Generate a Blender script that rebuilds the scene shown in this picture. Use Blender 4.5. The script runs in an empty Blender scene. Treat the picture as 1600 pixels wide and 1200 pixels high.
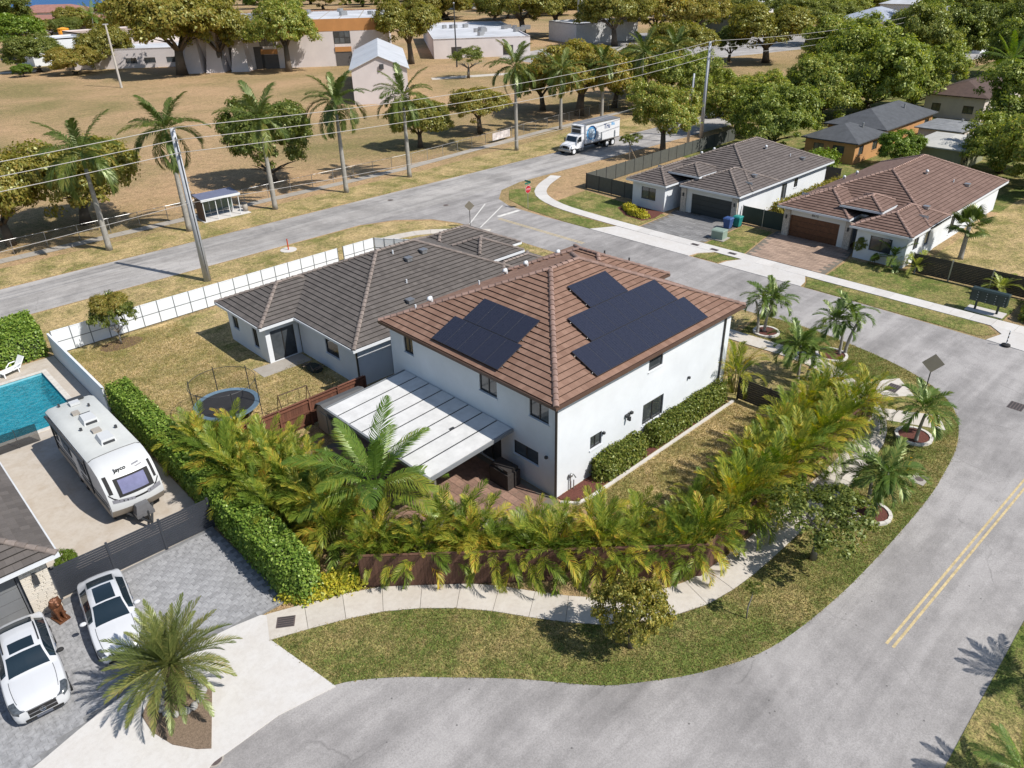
import bpy, math, random
import numpy as np
from mathutils import Vector, Matrix
RD = math.radians
S = bpy.context.scene
C = S.collection
rng = np.random.default_rng(7)
random.seed(7)

# ---------------------------------------------------------------- camera, sky, sun, exposure
CAMH = 24.0
FPX, PITCH, ROLL, YAW = 1172.04, RD(29.3814), RD(-1.3576), RD(46.6605)
_f = Vector((math.cos(YAW) * math.cos(PITCH), math.sin(YAW) * math.cos(PITCH), -math.sin(PITCH)))
_r0 = Vector((math.sin(YAW), -math.cos(YAW), 0))
_u0 = _r0.cross(_f)
_r = math.cos(ROLL) * _r0 + math.sin(ROLL) * _u0
_u = _r.cross(_f)
cd = bpy.data.cameras.new('camera')
cam = bpy.data.objects.new('camera', cd)
C.objects.link(cam)
cd.sensor_width = 36.0
cd.lens = FPX / 1600 * 36
cd.clip_end = 6000
cam.matrix_world = Matrix(((_r.x, _u.x, -_f.x, 0), (_r.y, _u.y, -_f.y, 0), (_r.z, _u.z, -_f.z, CAMH), (0, 0, 0, 1)))
S.camera = cam

SUN_EL = RD(48)
SUN_DIR = Vector((0.34, -0.94, 0)).normalized()          # horizontal direction towards the sun
w = bpy.data.worlds.new('World')
S.world = w
w.use_nodes = True
wn = w.node_tree
bg = wn.nodes['Background']
sky = wn.nodes.new('ShaderNodeTexSky')
sky.sky_type = 'NISHITA'
sky.sun_disc = False
sky.sun_elevation = SUN_EL
sky.sun_rotation = math.atan2(SUN_DIR.x, SUN_DIR.y)
sky.air_density = 1.0
sky.dust_density = 0.6
wn.links.new(sky.outputs[0], bg.inputs[0])
bg.inputs[1].default_value = 0.1
sl = bpy.data.lights.new('sun', 'SUN')
sl.energy = 4.6
sl.angle = RD(0.53)
sl.color = (1.0, 0.955, 0.89)
so = bpy.data.objects.new('sun', sl)
C.objects.link(so)
sd = Vector((SUN_DIR.x * math.cos(SUN_EL), SUN_DIR.y * math.cos(SUN_EL), math.sin(SUN_EL)))
so.rotation_euler = sd.to_track_quat('Z', 'Y').to_euler()
so.location = sd * 100
S.view_settings.view_transform = 'Standard'
S.view_settings.look = 'None'
S.view_settings.exposure = 0.32
S.view_settings.gamma = 1.0
S.cycles.max_bounces = 6
S.cycles.transparent_max_bounces = 12
S.cycles.caustics_reflective = False
S.cycles.caustics_refractive = False


def G(px, py, z=0.0):
    """World point at height z seen at this pixel of the 1600x1200 photograph."""
    d = (px - 800) / FPX * _r - (py - 600) / FPX * _u + _f
    t = (z - CAMH) / d.z
    return (d.x * t, d.y * t)


# ---------------------------------------------------------------- materials
def nd(nt, typ, ins=None, **props):
    n = nt.nodes.new(typ)
    for k, v in props.items():
        setattr(n, k, v)
    for k, v in (ins or {}).items():
        s = n.inputs[k]
        if isinstance(v, bpy.types.NodeSocket):
            nt.links.new(v, s)
        else:
            s.default_value = v
    return n


def c4(c):
    return (c[0], c[1], c[2], 1.0)


def newmat(name):
    m = bpy.data.materials.new(name)
    m.use_nodes = True
    nt = m.node_tree
    nt.nodes.clear()
    return m, nt, nt.nodes.new('ShaderNodeOutputMaterial')


def mix(nt, fac, a, b, mode='MIX'):
    n = nt.nodes.new('ShaderNodeMix')
    n.data_type = 'RGBA'
    n.blend_type = mode
    for i, v in ((0, fac), (6, a), (7, b)):
        if isinstance(v, bpy.types.NodeSocket):
            nt.links.new(v, n.inputs[i])
        else:
            n.inputs[i].default_value = v if i == 0 else c4(v)
    return n.outputs[2]


def math_(nt, op, a, b=0.0, c=0.0):
    n = nt.nodes.new('ShaderNodeMath')
    n.operation = op
    for i, v in enumerate((a, b, c)):
        if isinstance(v, bpy.types.NodeSocket):
            nt.links.new(v, n.inputs[i])
        else:
            n.inputs[i].default_value = v
    return n.outputs[0]


def noise(nt, vec, scale, detail=5, rough=0.6, dist=0.0):
    return nd(nt, 'ShaderNodeTexNoise', {'Vector': vec, 'Scale': scale, 'Detail': detail, 'Roughness': rough, 'Distortion': dist}).outputs[0]


def ramp(nt, fac, stops):
    n = nt.nodes.new('ShaderNodeValToRGB')
    nt.links.new(fac, n.inputs[0])
    e = n.color_ramp.elements
    while len(e) < len(stops):
        e.new(0.5)
    for el, (p, c) in zip(e, stops):
        el.position = p
        el.color = c4(c) if len(c) == 3 else c
    return n.outputs[0]


def sc(c, k):
    return tuple(min(1, v * k) for v in c)


MATS = {}


def mat(name, col, rough=0.7, var=0.12, scale=1.5, bump=0.0, bscale=30, metal=0.0, spec=0.4, coat=0.0, obrand=0.0, space='Object'):
    """General surface: base colour, slow mottling, fine dirt and relief."""
    if name in MATS:
        return MATS[name]
    m, nt, out = newmat(name)
    tc = nt.nodes.new('ShaderNodeTexCoord')
    vec = tc.outputs['Object']
    if space == 'World':
        vec = nt.nodes.new('ShaderNodeNewGeometry').outputs['Position']
    n1 = noise(nt, vec, scale, 6, 0.65)
    f = ramp(nt, n1, [(0.3, (0, 0, 0)), (0.7, (1, 1, 1))])
    colr = mix(nt, f, sc(col, 1 - var), sc(col, 1 + var * 0.7))
    if obrand:
        oi = nt.nodes.new('ShaderNodeObjectInfo').outputs['Random']
        k = math_(nt, 'MULTIPLY_ADD', oi, obrand, 1 - obrand / 2)
        hs = nd(nt, 'ShaderNodeHueSaturation', {'Color': colr, 'Value': k})
        colr = hs.outputs[0]
    b = nd(nt, 'ShaderNodeBsdfPrincipled', {'Base Color': colr, 'Roughness': rough, 'Metallic': metal, 'Specular IOR Level': spec, 'Coat Weight': coat, 'Coat Roughness': 0.05})
    if bump:
        n2 = noise(nt, vec, bscale, 4, 0.6)
        nt.links.new(nd(nt, 'ShaderNodeBump', {'Height': n2, 'Strength': bump, 'Distance': 0.02}).outputs[0], b.inputs['Normal'])
    nt.links.new(b.outputs[0], out.inputs[0])
    MATS[name] = m
    return m


def grass_mat(name, green, straw, brown, amount, patch=0.35):
    """Mown lawn going dry: green and straw tufts, worn earth showing between."""
    m, nt, out = newmat(name)
    p = nt.nodes.new('ShaderNodeNewGeometry').outputs['Position']
    big = noise(nt, p, patch, 5, 0.6, 0.4)
    mid = noise(nt, p, 2.1, 5, 0.65)
    fine = noise(nt, p, 8, 4, 0.75)
    vfine = noise(nt, p, 17, 3, 0.8)
    k = math_(nt, 'ADD', math_(nt, 'MULTIPLY', big, 2.0), math_(nt, 'MULTIPLY', mid, 0.9))
    k = math_(nt, 'ADD', k, math_(nt, 'MULTIPLY', fine, 1.0))
    k = math_(nt, 'ADD', k, amount - 1.95)
    f = ramp(nt, k, [(0.2, (0, 0, 0)), (0.8, (1, 1, 1))])
    col = mix(nt, f, green, straw)
    b2 = noise(nt, p, 0.9, 6, 0.7, 0.6)
    col = mix(nt, ramp(nt, b2, [(0.54, (0, 0, 0)), (0.72, (0.75, 0.75, 0.75))]), col, brown)
    col = mix(nt, 0.85, col, ramp(nt, vfine, [(0.38, (0.32, 0.32, 0.3)), (0.5, (0.98, 0.98, 0.98)), (0.6, (1.6, 1.58, 1.5))]), 'MULTIPLY')
    grain = noise(nt, p, 3.6, 6, 0.9)
    col = mix(nt, 0.6, col, ramp(nt, grain, [(0.40, (0.45, 0.46, 0.42)), (0.5, (1.0, 1.0, 1.0)), (0.6, (1.5, 1.47, 1.42))]), 'MULTIPLY')
    grain2 = noise(nt, p, 0.8, 6, 0.85, 0.5)
    col = mix(nt, 0.6, col, ramp(nt, grain2, [(0.36, (0.6, 0.62, 0.58)), (0.5, (1.0, 1.0, 1.0)), (0.66, (1.35, 1.3, 1.25))]), 'MULTIPLY')
    b = nd(nt, 'ShaderNodeBsdfPrincipled', {'Base Color': col, 'Roughness': 0.95, 'Specular IOR Level': 0.1})
    hgt = math_(nt, 'ADD', vfine, fine)
    nt.links.new(nd(nt, 'ShaderNodeBump', {'Height': hgt, 'Strength': 0.6, 'Distance': 0.05}).outputs[0], b.inputs['Normal'])
    nt.links.new(b.outputs[0], out.inputs[0])
    MATS[name] = m
    return m


def road_mat(name, col, ang):
    m, nt, out = newmat(name)
    p = nt.nodes.new('ShaderNodeNewGeometry').outputs['Position']
    mp = nd(nt, 'ShaderNodeMapping', {'Vector': p, 'Rotation': (0, 0, ang), 'Scale': (0.07, 0.9, 1)}).outputs[0]
    streak = noise(nt, mp, 1.0, 4, 0.6, 0.3)
    big = noise(nt, p, 0.16, 6, 0.6, 0.8)
    mid = noise(nt, p, 1.3, 5, 0.7)
    fine = noise(nt, p, 15, 4, 0.9)
    k = math_(nt, 'ADD', math_(nt, 'MULTIPLY', big, 0.9), math_(nt, 'MULTIPLY', streak, 0.7))
    k = math_(nt, 'ADD', k, math_(nt, 'MULTIPLY', mid, 0.35))
    c = ramp(nt, math_(nt, 'SUBTRACT', k, 0.45), [(0.3, sc(col, 0.70)), (0.5, sc(col, 0.97)), (0.68, sc(col, 1.28))])
    c = mix(nt, 0.6, c, ramp(nt, fine, [(0.34, (0.6, 0.6, 0.6)), (0.62, (1.25, 1.25, 1.25))]), 'MULTIPLY')
    pt = noise(nt, p, 0.33, 7, 0.6, 0.9)
    c = mix(nt, ramp(nt, pt, [(0.54, (0, 0, 0)), (0.64, (0.2, 0.2, 0.2)), (0.72, (0.3, 0.3, 0.3))]), c, sc(col, 1.34))
    c = mix(nt, ramp(nt, pt, [(0.33, (0.25, 0.25, 0.25)), (0.43, (0, 0, 0))]), c, sc(col, 0.66))
    oil = noise(nt, p, 1.7, 3, 0.5)
    c = mix(nt, ramp(nt, oil, [(0.70, (0, 0, 0)), (0.76, (0.45, 0.45, 0.45))]), c, sc(col, 0.5))
    dv = nd(nt, 'ShaderNodeVectorMath', {0: p, 1: nd(nt, 'ShaderNodeTexNoise', {'Vector': p, 'Scale': 0.5, 'Detail': 5}).outputs[1]}, operation='ADD').outputs[0]
    vo = nd(nt, 'ShaderNodeTexVoronoi', {'Vector': dv, 'Scale': 0.17}, feature='DISTANCE_TO_EDGE').outputs[0]
    crack = ramp(nt, vo, [(0.0, (1, 1, 1)), (0.0055, (0, 0, 0))])
    crack = math_(nt, 'MULTIPLY', crack, ramp(nt, noise(nt, p, 0.21, 2), [(0.54, (0, 0, 0)), (0.62, (0.45, 0.45, 0.45))]))
    c = mix(nt, crack, c, sc(col, 0.4))
    sp = nd(nt, 'ShaderNodeTexVoronoi', {'Vector': p, 'Scale': 1.1}).outputs[0]
    c = mix(nt, ramp(nt, sp, [(0.035, (0.8, 0.8, 0.8)), (0.05, (0, 0, 0))]), c, sc(col, 0.35))
    b = nd(nt, 'ShaderNodeBsdfPrincipled', {'Base Color': c, 'Roughness': 0.85, 'Specular IOR Level': 0.25})
    nt.links.new(nd(nt, 'ShaderNodeBump', {'Height': fine, 'Strength': 0.5, 'Distance': 0.012}).outputs[0], b.inputs['Normal'])
    nt.links.new(b.outputs[0], out.inputs[0])
    return m


def concrete_mat(name, col, stain, amt=0.5):
    m, nt, out = newmat(name)
    p = nt.nodes.new('ShaderNodeNewGeometry').outputs['Position']
    n1 = noise(nt, p, 0.8, 7, 0.65, 0.7)
    n2 = noise(nt, p, 5, 5, 0.7)
    n3 = noise(nt, p, 70, 2, 0.7)
    c = mix(nt, ramp(nt, n1, [(0.42, (0, 0, 0)), (0.72, (amt, amt, amt))]), col, stain)
    c = mix(nt, ramp(nt, n2, [(0.45, (0, 0, 0)), (0.8, (0.35, 0.35, 0.35))]), c, sc(stain, 0.8))
    c = mix(nt, 0.25, c, ramp(nt, n3, [(0.3, (0.6, 0.6, 0.6)), (0.6, (1.1, 1.1, 1.1))]), 'MULTIPLY')
    oi = nt.nodes.new('ShaderNodeObjectInfo').outputs['Random']
    c = nd(nt, 'ShaderNodeHueSaturation', {'Color': c, 'Value': math_(nt, 'MULTIPLY_ADD', oi, 0.12, 0.94)}).outputs[0]
    b = nd(nt, 'ShaderNodeBsdfPrincipled', {'Base Color': c, 'Roughness': 0.85, 'Specular IOR Level': 0.25})
    nt.links.new(nd(nt, 'ShaderNodeBump', {'Height': n3, 'Strength': 0.25, 'Distance': 0.01}).outputs[0], b.inputs['Normal'])
    nt.links.new(b.outputs[0], out.inputs[0])
    return m


def tile_mat(name, col, col2):
    """Concrete roof tile: each tile its own shade, joints along the course."""
    m, nt, out = newmat(name)
    uv = nt.nodes.new('ShaderNodeUVMap').outputs[0]
    s = nd(nt, 'ShaderNodeSeparateXYZ', {0: uv})
    row = math_(nt, 'FLOOR', s.outputs[1])
    u = math_(nt, 'ADD', s.outputs[0], math_(nt, 'MULTIPLY', math_(nt, 'MODULO', row, 2.0), 0.5))
    cell = nd(nt, 'ShaderNodeCombineXYZ', {0: math_(nt, 'FLOOR', u), 1: row})
    wn_ = nd(nt, 'ShaderNodeTexWhiteNoise', {'Vector': cell.outputs[0]}, noise_dimensions='2D').outputs[0]
    p = nt.nodes.new('ShaderNodeNewGeometry').outputs['Position']
    st = noise(nt, p, 0.7, 6, 0.65, 0.5)
    k = math_(nt, 'ADD', math_(nt, 'MULTIPLY', wn_, 0.4), math_(nt, 'MULTIPLY', st, 0.6))
    c = mix(nt, k, col, col2)
    fr = math_(nt, 'FRACT', u)
    j = math_(nt, 'LESS_THAN', fr, 0.045)
    c = mix(nt, math_(nt, 'MULTIPLY', j, 0.35), c, sc(col, 0.35))
    c = mix(nt, math_(nt, 'LESS_THAN', math_(nt, 'FRACT', s.outputs[1]), 0.25), c, sc(col, 0.38))
    n3 = noise(nt, p, 18, 4, 0.7)
    c = mix(nt, 0.5, c, ramp(nt, n3, [(0.3, (0.72, 0.72, 0.72)), (0.68, (1.15, 1.15, 1.15))]), 'MULTIPLY')
    b = nd(nt, 'ShaderNodeBsdfPrincipled', {'Base Color': c, 'Roughness': 0.8, 'Specular IOR Level': 0.3})
    nt.links.new(nd(nt, 'ShaderNodeBump', {'Height': n3, 'Strength': 0.3, 'Distance': 0.015}).outputs[0], b.inputs['Normal'])
    nt.links.new(b.outputs[0], out.inputs[0])
    return m


def leaf_mat(name, stops, trans=0.3, objw=0.35, gloss=0.08):
    """Foliage: every leaf its own shade, every plant a little different, light passing through."""
    m, nt, out = newmat(name)
    isl = nt.nodes.new('ShaderNodeNewGeometry').outputs['Random Per Island']
    oi = nt.nodes.new('ShaderNodeObjectInfo').outputs['Random']
    k = math_(nt, 'ADD', math_(nt, 'MULTIPLY', isl, 1 - objw), math_(nt, 'MULTIPLY', oi, objw))
    c = ramp(nt, k, stops)
    d = nd(nt, 'ShaderNodeBsdfDiffuse', {'Color': c})
    t = nd(nt, 'ShaderNodeBsdfTranslucent', {'Color': nd(nt, 'ShaderNodeHueSaturation', {'Color': c, 'Saturation': 1.15, 'Value': 1.35}).outputs[0]})
    mx = nd(nt, 'ShaderNodeMixShader', {0: trans, 1: d.outputs[0], 2: t.outputs[0]})
    g = nd(nt, 'ShaderNodeBsdfGlossy', {'Roughness': 0.4, 'Color': (0.85, 0.95, 0.6, 1)})
    mx2 = nd(nt, 'ShaderNodeMixShader', {0: gloss * 0.42, 1: mx.outputs[0], 2: g.outputs[0]})
    nt.links.new(mx2.outputs[0], out.inputs[0])
    return m


M_glass = mat('window_glass', (0.06, 0.068, 0.075), 0.06, 0.35, 1.2, spec=0.8, obrand=1.4)
M_white = mat('white_paint', (0.62, 0.64, 0.66), 0.55, 0.05, 0.6)
M_wall = mat('white_stucco', (0.65, 0.675, 0.70), 0.85, 0.09, 0.35, bump=0.35, bscale=60, spec=0.2)
M_wallc = mat('cream_stucco', (0.66, 0.66, 0.62), 0.85, 0.06, 0.5, bump=0.35, bscale=60, spec=0.2)
M_bronze = mat('bronze_aluminium', (0.035, 0.033, 0.032), 0.4, 0.1, spec=0.5)
M_brown_tile = tile_mat('brown_roof_tile', (0.15, 0.082, 0.056), (0.30, 0.185, 0.135))
M_grey_tile = tile_mat('greybrown_roof_tile', (0.075, 0.066, 0.06), (0.155, 0.137, 0.125))
M_greyer_tile = tile_mat('taupe_roof_tile', (0.085, 0.07, 0.064), (0.175, 0.15, 0.138))
M_rust_tile = tile_mat('reddish_roof_tile', (0.115, 0.068, 0.052), (0.23, 0.15, 0.12))
M_brown_ridge = mat('brown_ridge_tile', (0.25, 0.165, 0.135), 0.85, 0.25, 3, obrand=0.35)
M_grey_ridge = mat('greybrown_ridge_tile', (0.20, 0.165, 0.145), 0.85, 0.25, 3, obrand=0.35)
M_rust_ridge = mat('reddish_ridge_tile', (0.28, 0.185, 0.15), 0.85, 0.25, 3, obrand=0.35)
M_under = mat('roof_underlay', (0.06, 0.05, 0.045), 0.9)
M_road = road_mat('worn_asphalt', (0.285, 0.27, 0.26), RD(40))
M_road2 = road_mat('worn_arterial_asphalt', (0.32, 0.303, 0.287), 0.0)
M_conc = concrete_mat('sidewalk_concrete', (0.53, 0.49, 0.435), (0.40, 0.345, 0.285))
M_concw = concrete_mat('apron_concrete', (0.57, 0.55, 0.525), (0.48, 0.44, 0.39), 0.5)
M_concd = concrete_mat('stained_deck_concrete', (0.46, 0.415, 0.36), (0.36, 0.295, 0.225), 0.7)
M_concg = concrete_mat('old_grey_concrete', (0.36, 0.33, 0.29), (0.26, 0.23, 0.19))
M_field = grass_mat('dry_field_grass', (0.19, 0.165, 0.07), (0.39, 0.265, 0.155), (0.35, 0.22, 0.135), 0.60, 0.035)
M_swale = grass_mat('green_swale_grass', (0.11, 0.14, 0.036), (0.31, 0.245, 0.11), (0.27, 0.19, 0.10), 0.36)
M_yard = grass_mat('dry_yard_grass', (0.17, 0.165, 0.055), (0.42, 0.315, 0.165), (0.38, 0.265, 0.15), 0.54)
M_metal = mat('galvanised_metal', (0.42, 0.42, 0.42), 0.45, 0.1, metal=0.8)
M_dark = mat('dark_metal', (0.04, 0.042, 0.045), 0.5, 0.1)
M_black = mat('black_rubber', (0.018, 0.018, 0.018), 0.8, 0.1)
M_mulch = mat('red_brown_mulch', (0.12, 0.042, 0.03), 0.95, 0.5, 14, bump=0.9, bscale=25)
M_stone = mat('pale_stone', (0.55, 0.52, 0.47), 0.85, 0.2, 4, bump=0.4, bscale=14)
M_bark = mat('tree_bark', (0.13, 0.105, 0.08), 0.95, 0.3, 6, bump=0.8, bscale=18)
M_palmtrunk = mat('palm_trunk', (0.30, 0.285, 0.255), 0.9, 0.22, 4, bump=0.5, bscale=14)
M_shaft = mat('green_crownshaft', (0.10, 0.16, 0.035), 0.5, 0.15)
M_cane = mat('areca_cane', (0.20, 0.19, 0.05), 0.6, 0.25, 5)


# ---------------------------------------------------------------- mesh building
class MB:
    def __init__(self):
        self.v, self.f, self.uv = [], [], []

    def add(self, vs, fs):
        o = len(self.v)
        self.v += [tuple(p) for p in vs]
        self.f += [tuple(i + o for i in f) for f in fs]
        return self

    def box(self, x0, x1, y0, y1, z0, z1):
        return self.add([(x0, y0, z0), (x1, y0, z0), (x1, y1, z0), (x0, y1, z0), (x0, y0, z1), (x1, y0, z1), (x1, y1, z1), (x0, y1, z1)],
                        [(0, 3, 2, 1), (4, 5, 6, 7), (0, 1, 5, 4), (1, 2, 6, 5), (2, 3, 7, 6), (3, 0, 4, 7)])

    def obox(self, c, s, rz=0.0, ry=0.0):
        """box centred at c, full size s, turned about y then z"""
        m = Matrix.Rotation(rz, 3, 'Z') @ Matrix.Rotation(ry, 3, 'Y')
        vs = []
        for k in range(8):
            p = Vector(((k & 1) - 0.5, ((k >> 1) & 1) - 0.5, (k >> 2) - 0.5))
            vs.append(tuple(m @ Vector((p.x * s[0], p.y * s[1], p.z * s[2])) + Vector(c)))
        return self.add(vs, [(0, 2, 3, 1), (4, 5, 7, 6), (0, 1, 5, 4), (1, 3, 7, 5), (3, 2, 6, 7), (2, 0, 4, 6)])

    def prism(self, poly, z0, z1):
        n = len(poly)
        a = sum(poly[i][0] * poly[(i + 1) % n][1] - poly[(i + 1) % n][0] * poly[i][1] for i in range(n))
        if a < 0:
            poly = poly[::-1]
        vs = [(p[0], p[1], z0) for p in poly] + [(p[0], p[1], z1) for p in poly]
        return self.add(vs, [tuple(range(n))[::-1], tuple(range(n, 2 * n))] + [(i, (i + 1) % n, n + (i + 1) % n, n + i) for i in range(n)])

    def tube(self, pts, rad, n=8, cap=True):
        pts = [Vector(p) for p in pts]
        if not isinstance(rad, (list, tuple)):
            rad = [rad] * len(pts)
        o = len(self.v)
        for i, p in enumerate(pts):
            t = (pts[min(i + 1, len(pts) - 1)] - pts[max(i - 1, 0)]).normalized()
            a = Vector((0, 0, 1)) if abs(t.z) < 0.9 else Vector((1, 0, 0))
            u = t.cross(a).normalized()
            v = t.cross(u)
            for k in range(n):
                an = 2 * math.pi * k / n
                self.v.append(tuple(p + (u * math.cos(an) + v * math.sin(an)) * rad[i]))
        for i in range(len(pts) - 1):
            for k in range(n):
                a, b = o + i * n + k, o + i * n + (k + 1) % n
                self.f.append((a, b, b + n, a + n))
        if cap:
            self.f.append(tuple(range(o, o + n))[::-1])
            e = o + (len(pts) - 1) * n
            self.f.append(tuple(range(e, e + n)))
        return self

    def ball(self, c, r, nu=12, nv=8):
        r = r if isinstance(r, (tuple, list)) else (r, r, r)
        vs, fs = [], []
        for j in range(nv + 1):
            th = math.pi * j / nv
            for i in range(nu):
                ph = 2 * math.pi * i / nu
                vs.append((c[0] + r[0] * math.sin(th) * math.cos(ph), c[1] + r[1] * math.sin(th) * math.sin(ph), c[2] + r[2] * math.cos(th)))
        for j in range(nv):
            for i in range(nu):
                a, b = j * nu + i, j * nu + (i + 1) % nu
                fs.append((a, a + nu, b + nu, b))
        return self.add(vs, fs)

    def disc(self, c, r, h, n=20, r2=None):
        r2 = r if r2 is None else r2
        return self.tube([(c[0], c[1], c[2]), (c[0], c[1], c[2] + h)], [r, r2], n)

    def mesh(self, name, smooth=False):
        me = bpy.data.meshes.new(name)
        me.from_pydata(self.v, [], self.f)
        if self.uv:
            l = me.uv_layers.new(name='uv')
            l.data.foreach_set('uv', np.array(self.uv, dtype=np.float32).ravel())
        if smooth:
            me.polygons.foreach_set('use_smooth', [True] * len(me.polygons))
        me.update()
        return me

    def build(self, name, m, parent=None, smooth=False):
        off = OFF.get(parent.name) if parent else None
        if off and (off[0] or off[1] or off[2]):
            self.v = [(a - off[0], b - off[1], c - off[2]) for a, b, c in self.v]
        me = self.mesh(name, smooth)
        me.materials.append(m)
        return link(name, me, parent)


OFF = {}


def link(name, me, parent=None):
    o = bpy.data.objects.new(name, me)
    C.objects.link(o)
    if parent:
        o.parent = parent
        OFF[o.name] = OFF.get(parent.name)
    return o


def tag(o, label, cat, group=None, kind=None):
    o['label'] = label
    o['category'] = cat
    if group:
        o['group'] = group
    if kind:
        o['kind'] = kind
    return o


def thing(name, label, cat, loc=(0, 0, 0), rz=0.0, group=None, world=False, kind=None):
    """Empty at the thing's base; with world=True its parts are given in world coordinates."""
    o = bpy.data.objects.new(name, None)
    C.objects.link(o)
    o.location = loc
    o.rotation_euler = (0, 0, rz)
    o.empty_display_size = 0.2
    OFF[o.name] = tuple(loc) if world else None
    return tag(o, label, cat, group, kind)


def copy_tree(o, parent=None):
    c = o.copy()
    C.objects.link(c)
    c.parent = parent
    for ch in list(o.children):
        copy_tree(ch, c)
    return c


def inst(name, me, parent, loc, rot=(0, 0, 0), scale=1.0):
    o = link(name, me, parent)
    o.location = loc
    o.rotation_euler = rot
    o.scale = (scale,) * 3 if not isinstance(scale, (tuple, list)) else scale
    return o


def smooth_line(pts, n=6):
    """Catmull-Rom through the points"""
    P = [np.array(p, float) for p in pts]
    P = [2 * P[0] - P[1]] + P + [2 * P[-1] - P[-2]]
    out = []
    for i in range(1, len(P) - 2):
        for k in range(n):
            t = k / n
            a, b, c, d = P[i - 1:i + 3]
            out.append(tuple(0.5 * (2 * b + (c - a) * t + (2 * a - 5 * b + 4 * c - d) * t * t + (3 * b - a - 3 * c + d) * t ** 3)))
    out.append(tuple(P[-2]))
    return out


def offset_line(pts, d):
    out = []
    for i, p in enumerate(pts):
        a, b = pts[max(i - 1, 0)], pts[min(i + 1, len(pts) - 1)]
        t = np.array([b[0] - a[0], b[1] - a[1]], float)
        t /= np.linalg.norm(t)
        out.append((p[0] - t[1] * d, p[1] + t[0] * d))
    return out


def sheet(name, poly, z, m, label, cat, kind='structure', z0=-0.02):
    return tag(MB().prism(list(poly), z0, z).build(name, m), label, cat, kind=kind)


def resample(pts, step):
    P = np.array(pts, float)
    s = np.concatenate([[0], np.cumsum(np.linalg.norm(np.diff(P, axis=0), axis=1))])
    n = max(1, round(s[-1] / step))
    q = np.linspace(0, s[-1], n + 1)
    return [(float(np.interp(v, s, P[:, 0])), float(np.interp(v, s, P[:, 1]))) for v in q]


def inpoly(x, y, poly):
    r = np.zeros(len(x), bool)
    n = len(poly)
    for i in range(n):
        x1, y1 = poly[i]
        x2, y2 = poly[(i + 1) % n]
        if y1 == y2:
            continue
        c = ((y1 > y) != (y2 > y)) & (x < (x2 - x1) * (y - y1) / (y2 - y1) + x1)
        r ^= c
    return r


def fast_mesh(name, V, F, m, smooth=False):
    """V (n,3), F (k,4 or 3) numpy arrays"""
    me = bpy.data.meshes.new(name)
    k = F.shape[1]
    me.vertices.add(len(V))
    me.vertices.foreach_set('co', V.astype(np.float32).ravel())
    me.loops.add(F.size)
    me.loops.foreach_set('vertex_index', F.astype(np.int32).ravel())
    me.polygons.add(len(F))
    me.polygons.foreach_set('loop_start', np.arange(0, F.size, k, dtype=np.int32))
    me.polygons.foreach_set('loop_total', np.full(len(F), k, dtype=np.int32))
    me.update(calc_edges=True)
    me.validate()
    if m:
        me.materials.append(m)
    if smooth:
        me.polygons.foreach_set('use_smooth', [True] * len(me.polygons))
    return me

# ================================================================ GROUND, ROADS, PAVEMENTS
POOL = (-7.0, 7.9, 47.3, 55.4)
g = MB()
xs = [-1500, POOL[0], POOL[1], 3000]
ys = [-1500, POOL[2], POOL[3], 3000]
for i in range(3):
    for j in range(3):
        if i == 1 and j == 1:
            continue
        g.add([(xs[i], ys[j], 0), (xs[i + 1], ys[j], 0), (xs[i + 1], ys[j + 1], 0), (xs[i], ys[j + 1], 0)], [(0, 1, 2, 3)])
tag(g.build('ground', M_field), 'dry brown and olive grass ground reaching to the horizon', 'ground', kind='structure')

# side street bending round the corner lot, and the arterial road behind
road_in = smooth_line([(49.6, 55.5), (49.7, 40), (49.9, 27), (50.2, 21.5), (49.3, 15.8), (47.8, 12), (45.5, 9.6), (42, 8.2), (38, 7.6), (34.8, 7.4), (30, 7.4), (25.6, 7.6), (21.5, 8.2), (18.7, 9.4),
                       (16.6, 10.8), (15.3, 11.9), (13.4, 14.2), (11.5, 16.2), (10, 17.7), (8.2, 19.0), (6, 19.4), (3.5, 19.3), (0.0, 18.2), (-8, 14), (-14, 9)], 5)
road_out = smooth_line([(57.2, 55), (57.3, 40), (57.3, 23), (56.9, 12), (56.6, 7.5), (54, 3.6), (50, 1.9), (44, 1.5), (30, 1.5), (21, 1.4), (12, 0.5), (0, -3), (-14, -8)], 5)
junction = [(57.3, 60.5), (58.6, 63.6), (61.5, 66.2), (66, 67.4), (66, 68.5), (42, 68.5), (42, 67.2), (45.5, 66.0), (48.4, 63.2), (49.4, 60)]
sheet('road', road_in[::-1] + junction[::-1][:0] + [(49.5, 60), (48.4, 63.2), (45.5, 66.0), (42, 67.2), (42, 68.4), (66, 68.4), (66, 67.4), (61.5, 66.2), (58.6, 63.6), (57.4, 60.5)] + road_out,
      0.012, M_road, 'sun bleached grey asphalt side street bending round the corner lot', 'road')
sheet('road', [(-120, 67.3), (41.9, 67.3), (66.1, 67.3), (330, 66.9), (330, 75.0), (80, 75.2), (-120, 75.2)], 0.020, M_road2, 'pale worn asphalt arterial road passing the school field', 'road')
M_yel = mat('yellow_road_paint', (0.52, 0.41, 0.22), 0.7, 0.35, 4, space='World')
M_ywht = mat('worn_white_road_paint', (0.62, 0.60, 0.56), 0.7, 0.25, 3, space='World')
yl = thing('centre_line', 'double yellow centre line painted on the side street', 'road marking', (40, 4.4, 0), world=True, kind='structure')
a0, a1 = Vector((*G(1390, 1009), 0)), Vector((*G(1600, 757), 0))
dr = (a1 - a0).normalized()
nr = Vector((-dr.y, dr.x, 0))
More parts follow.
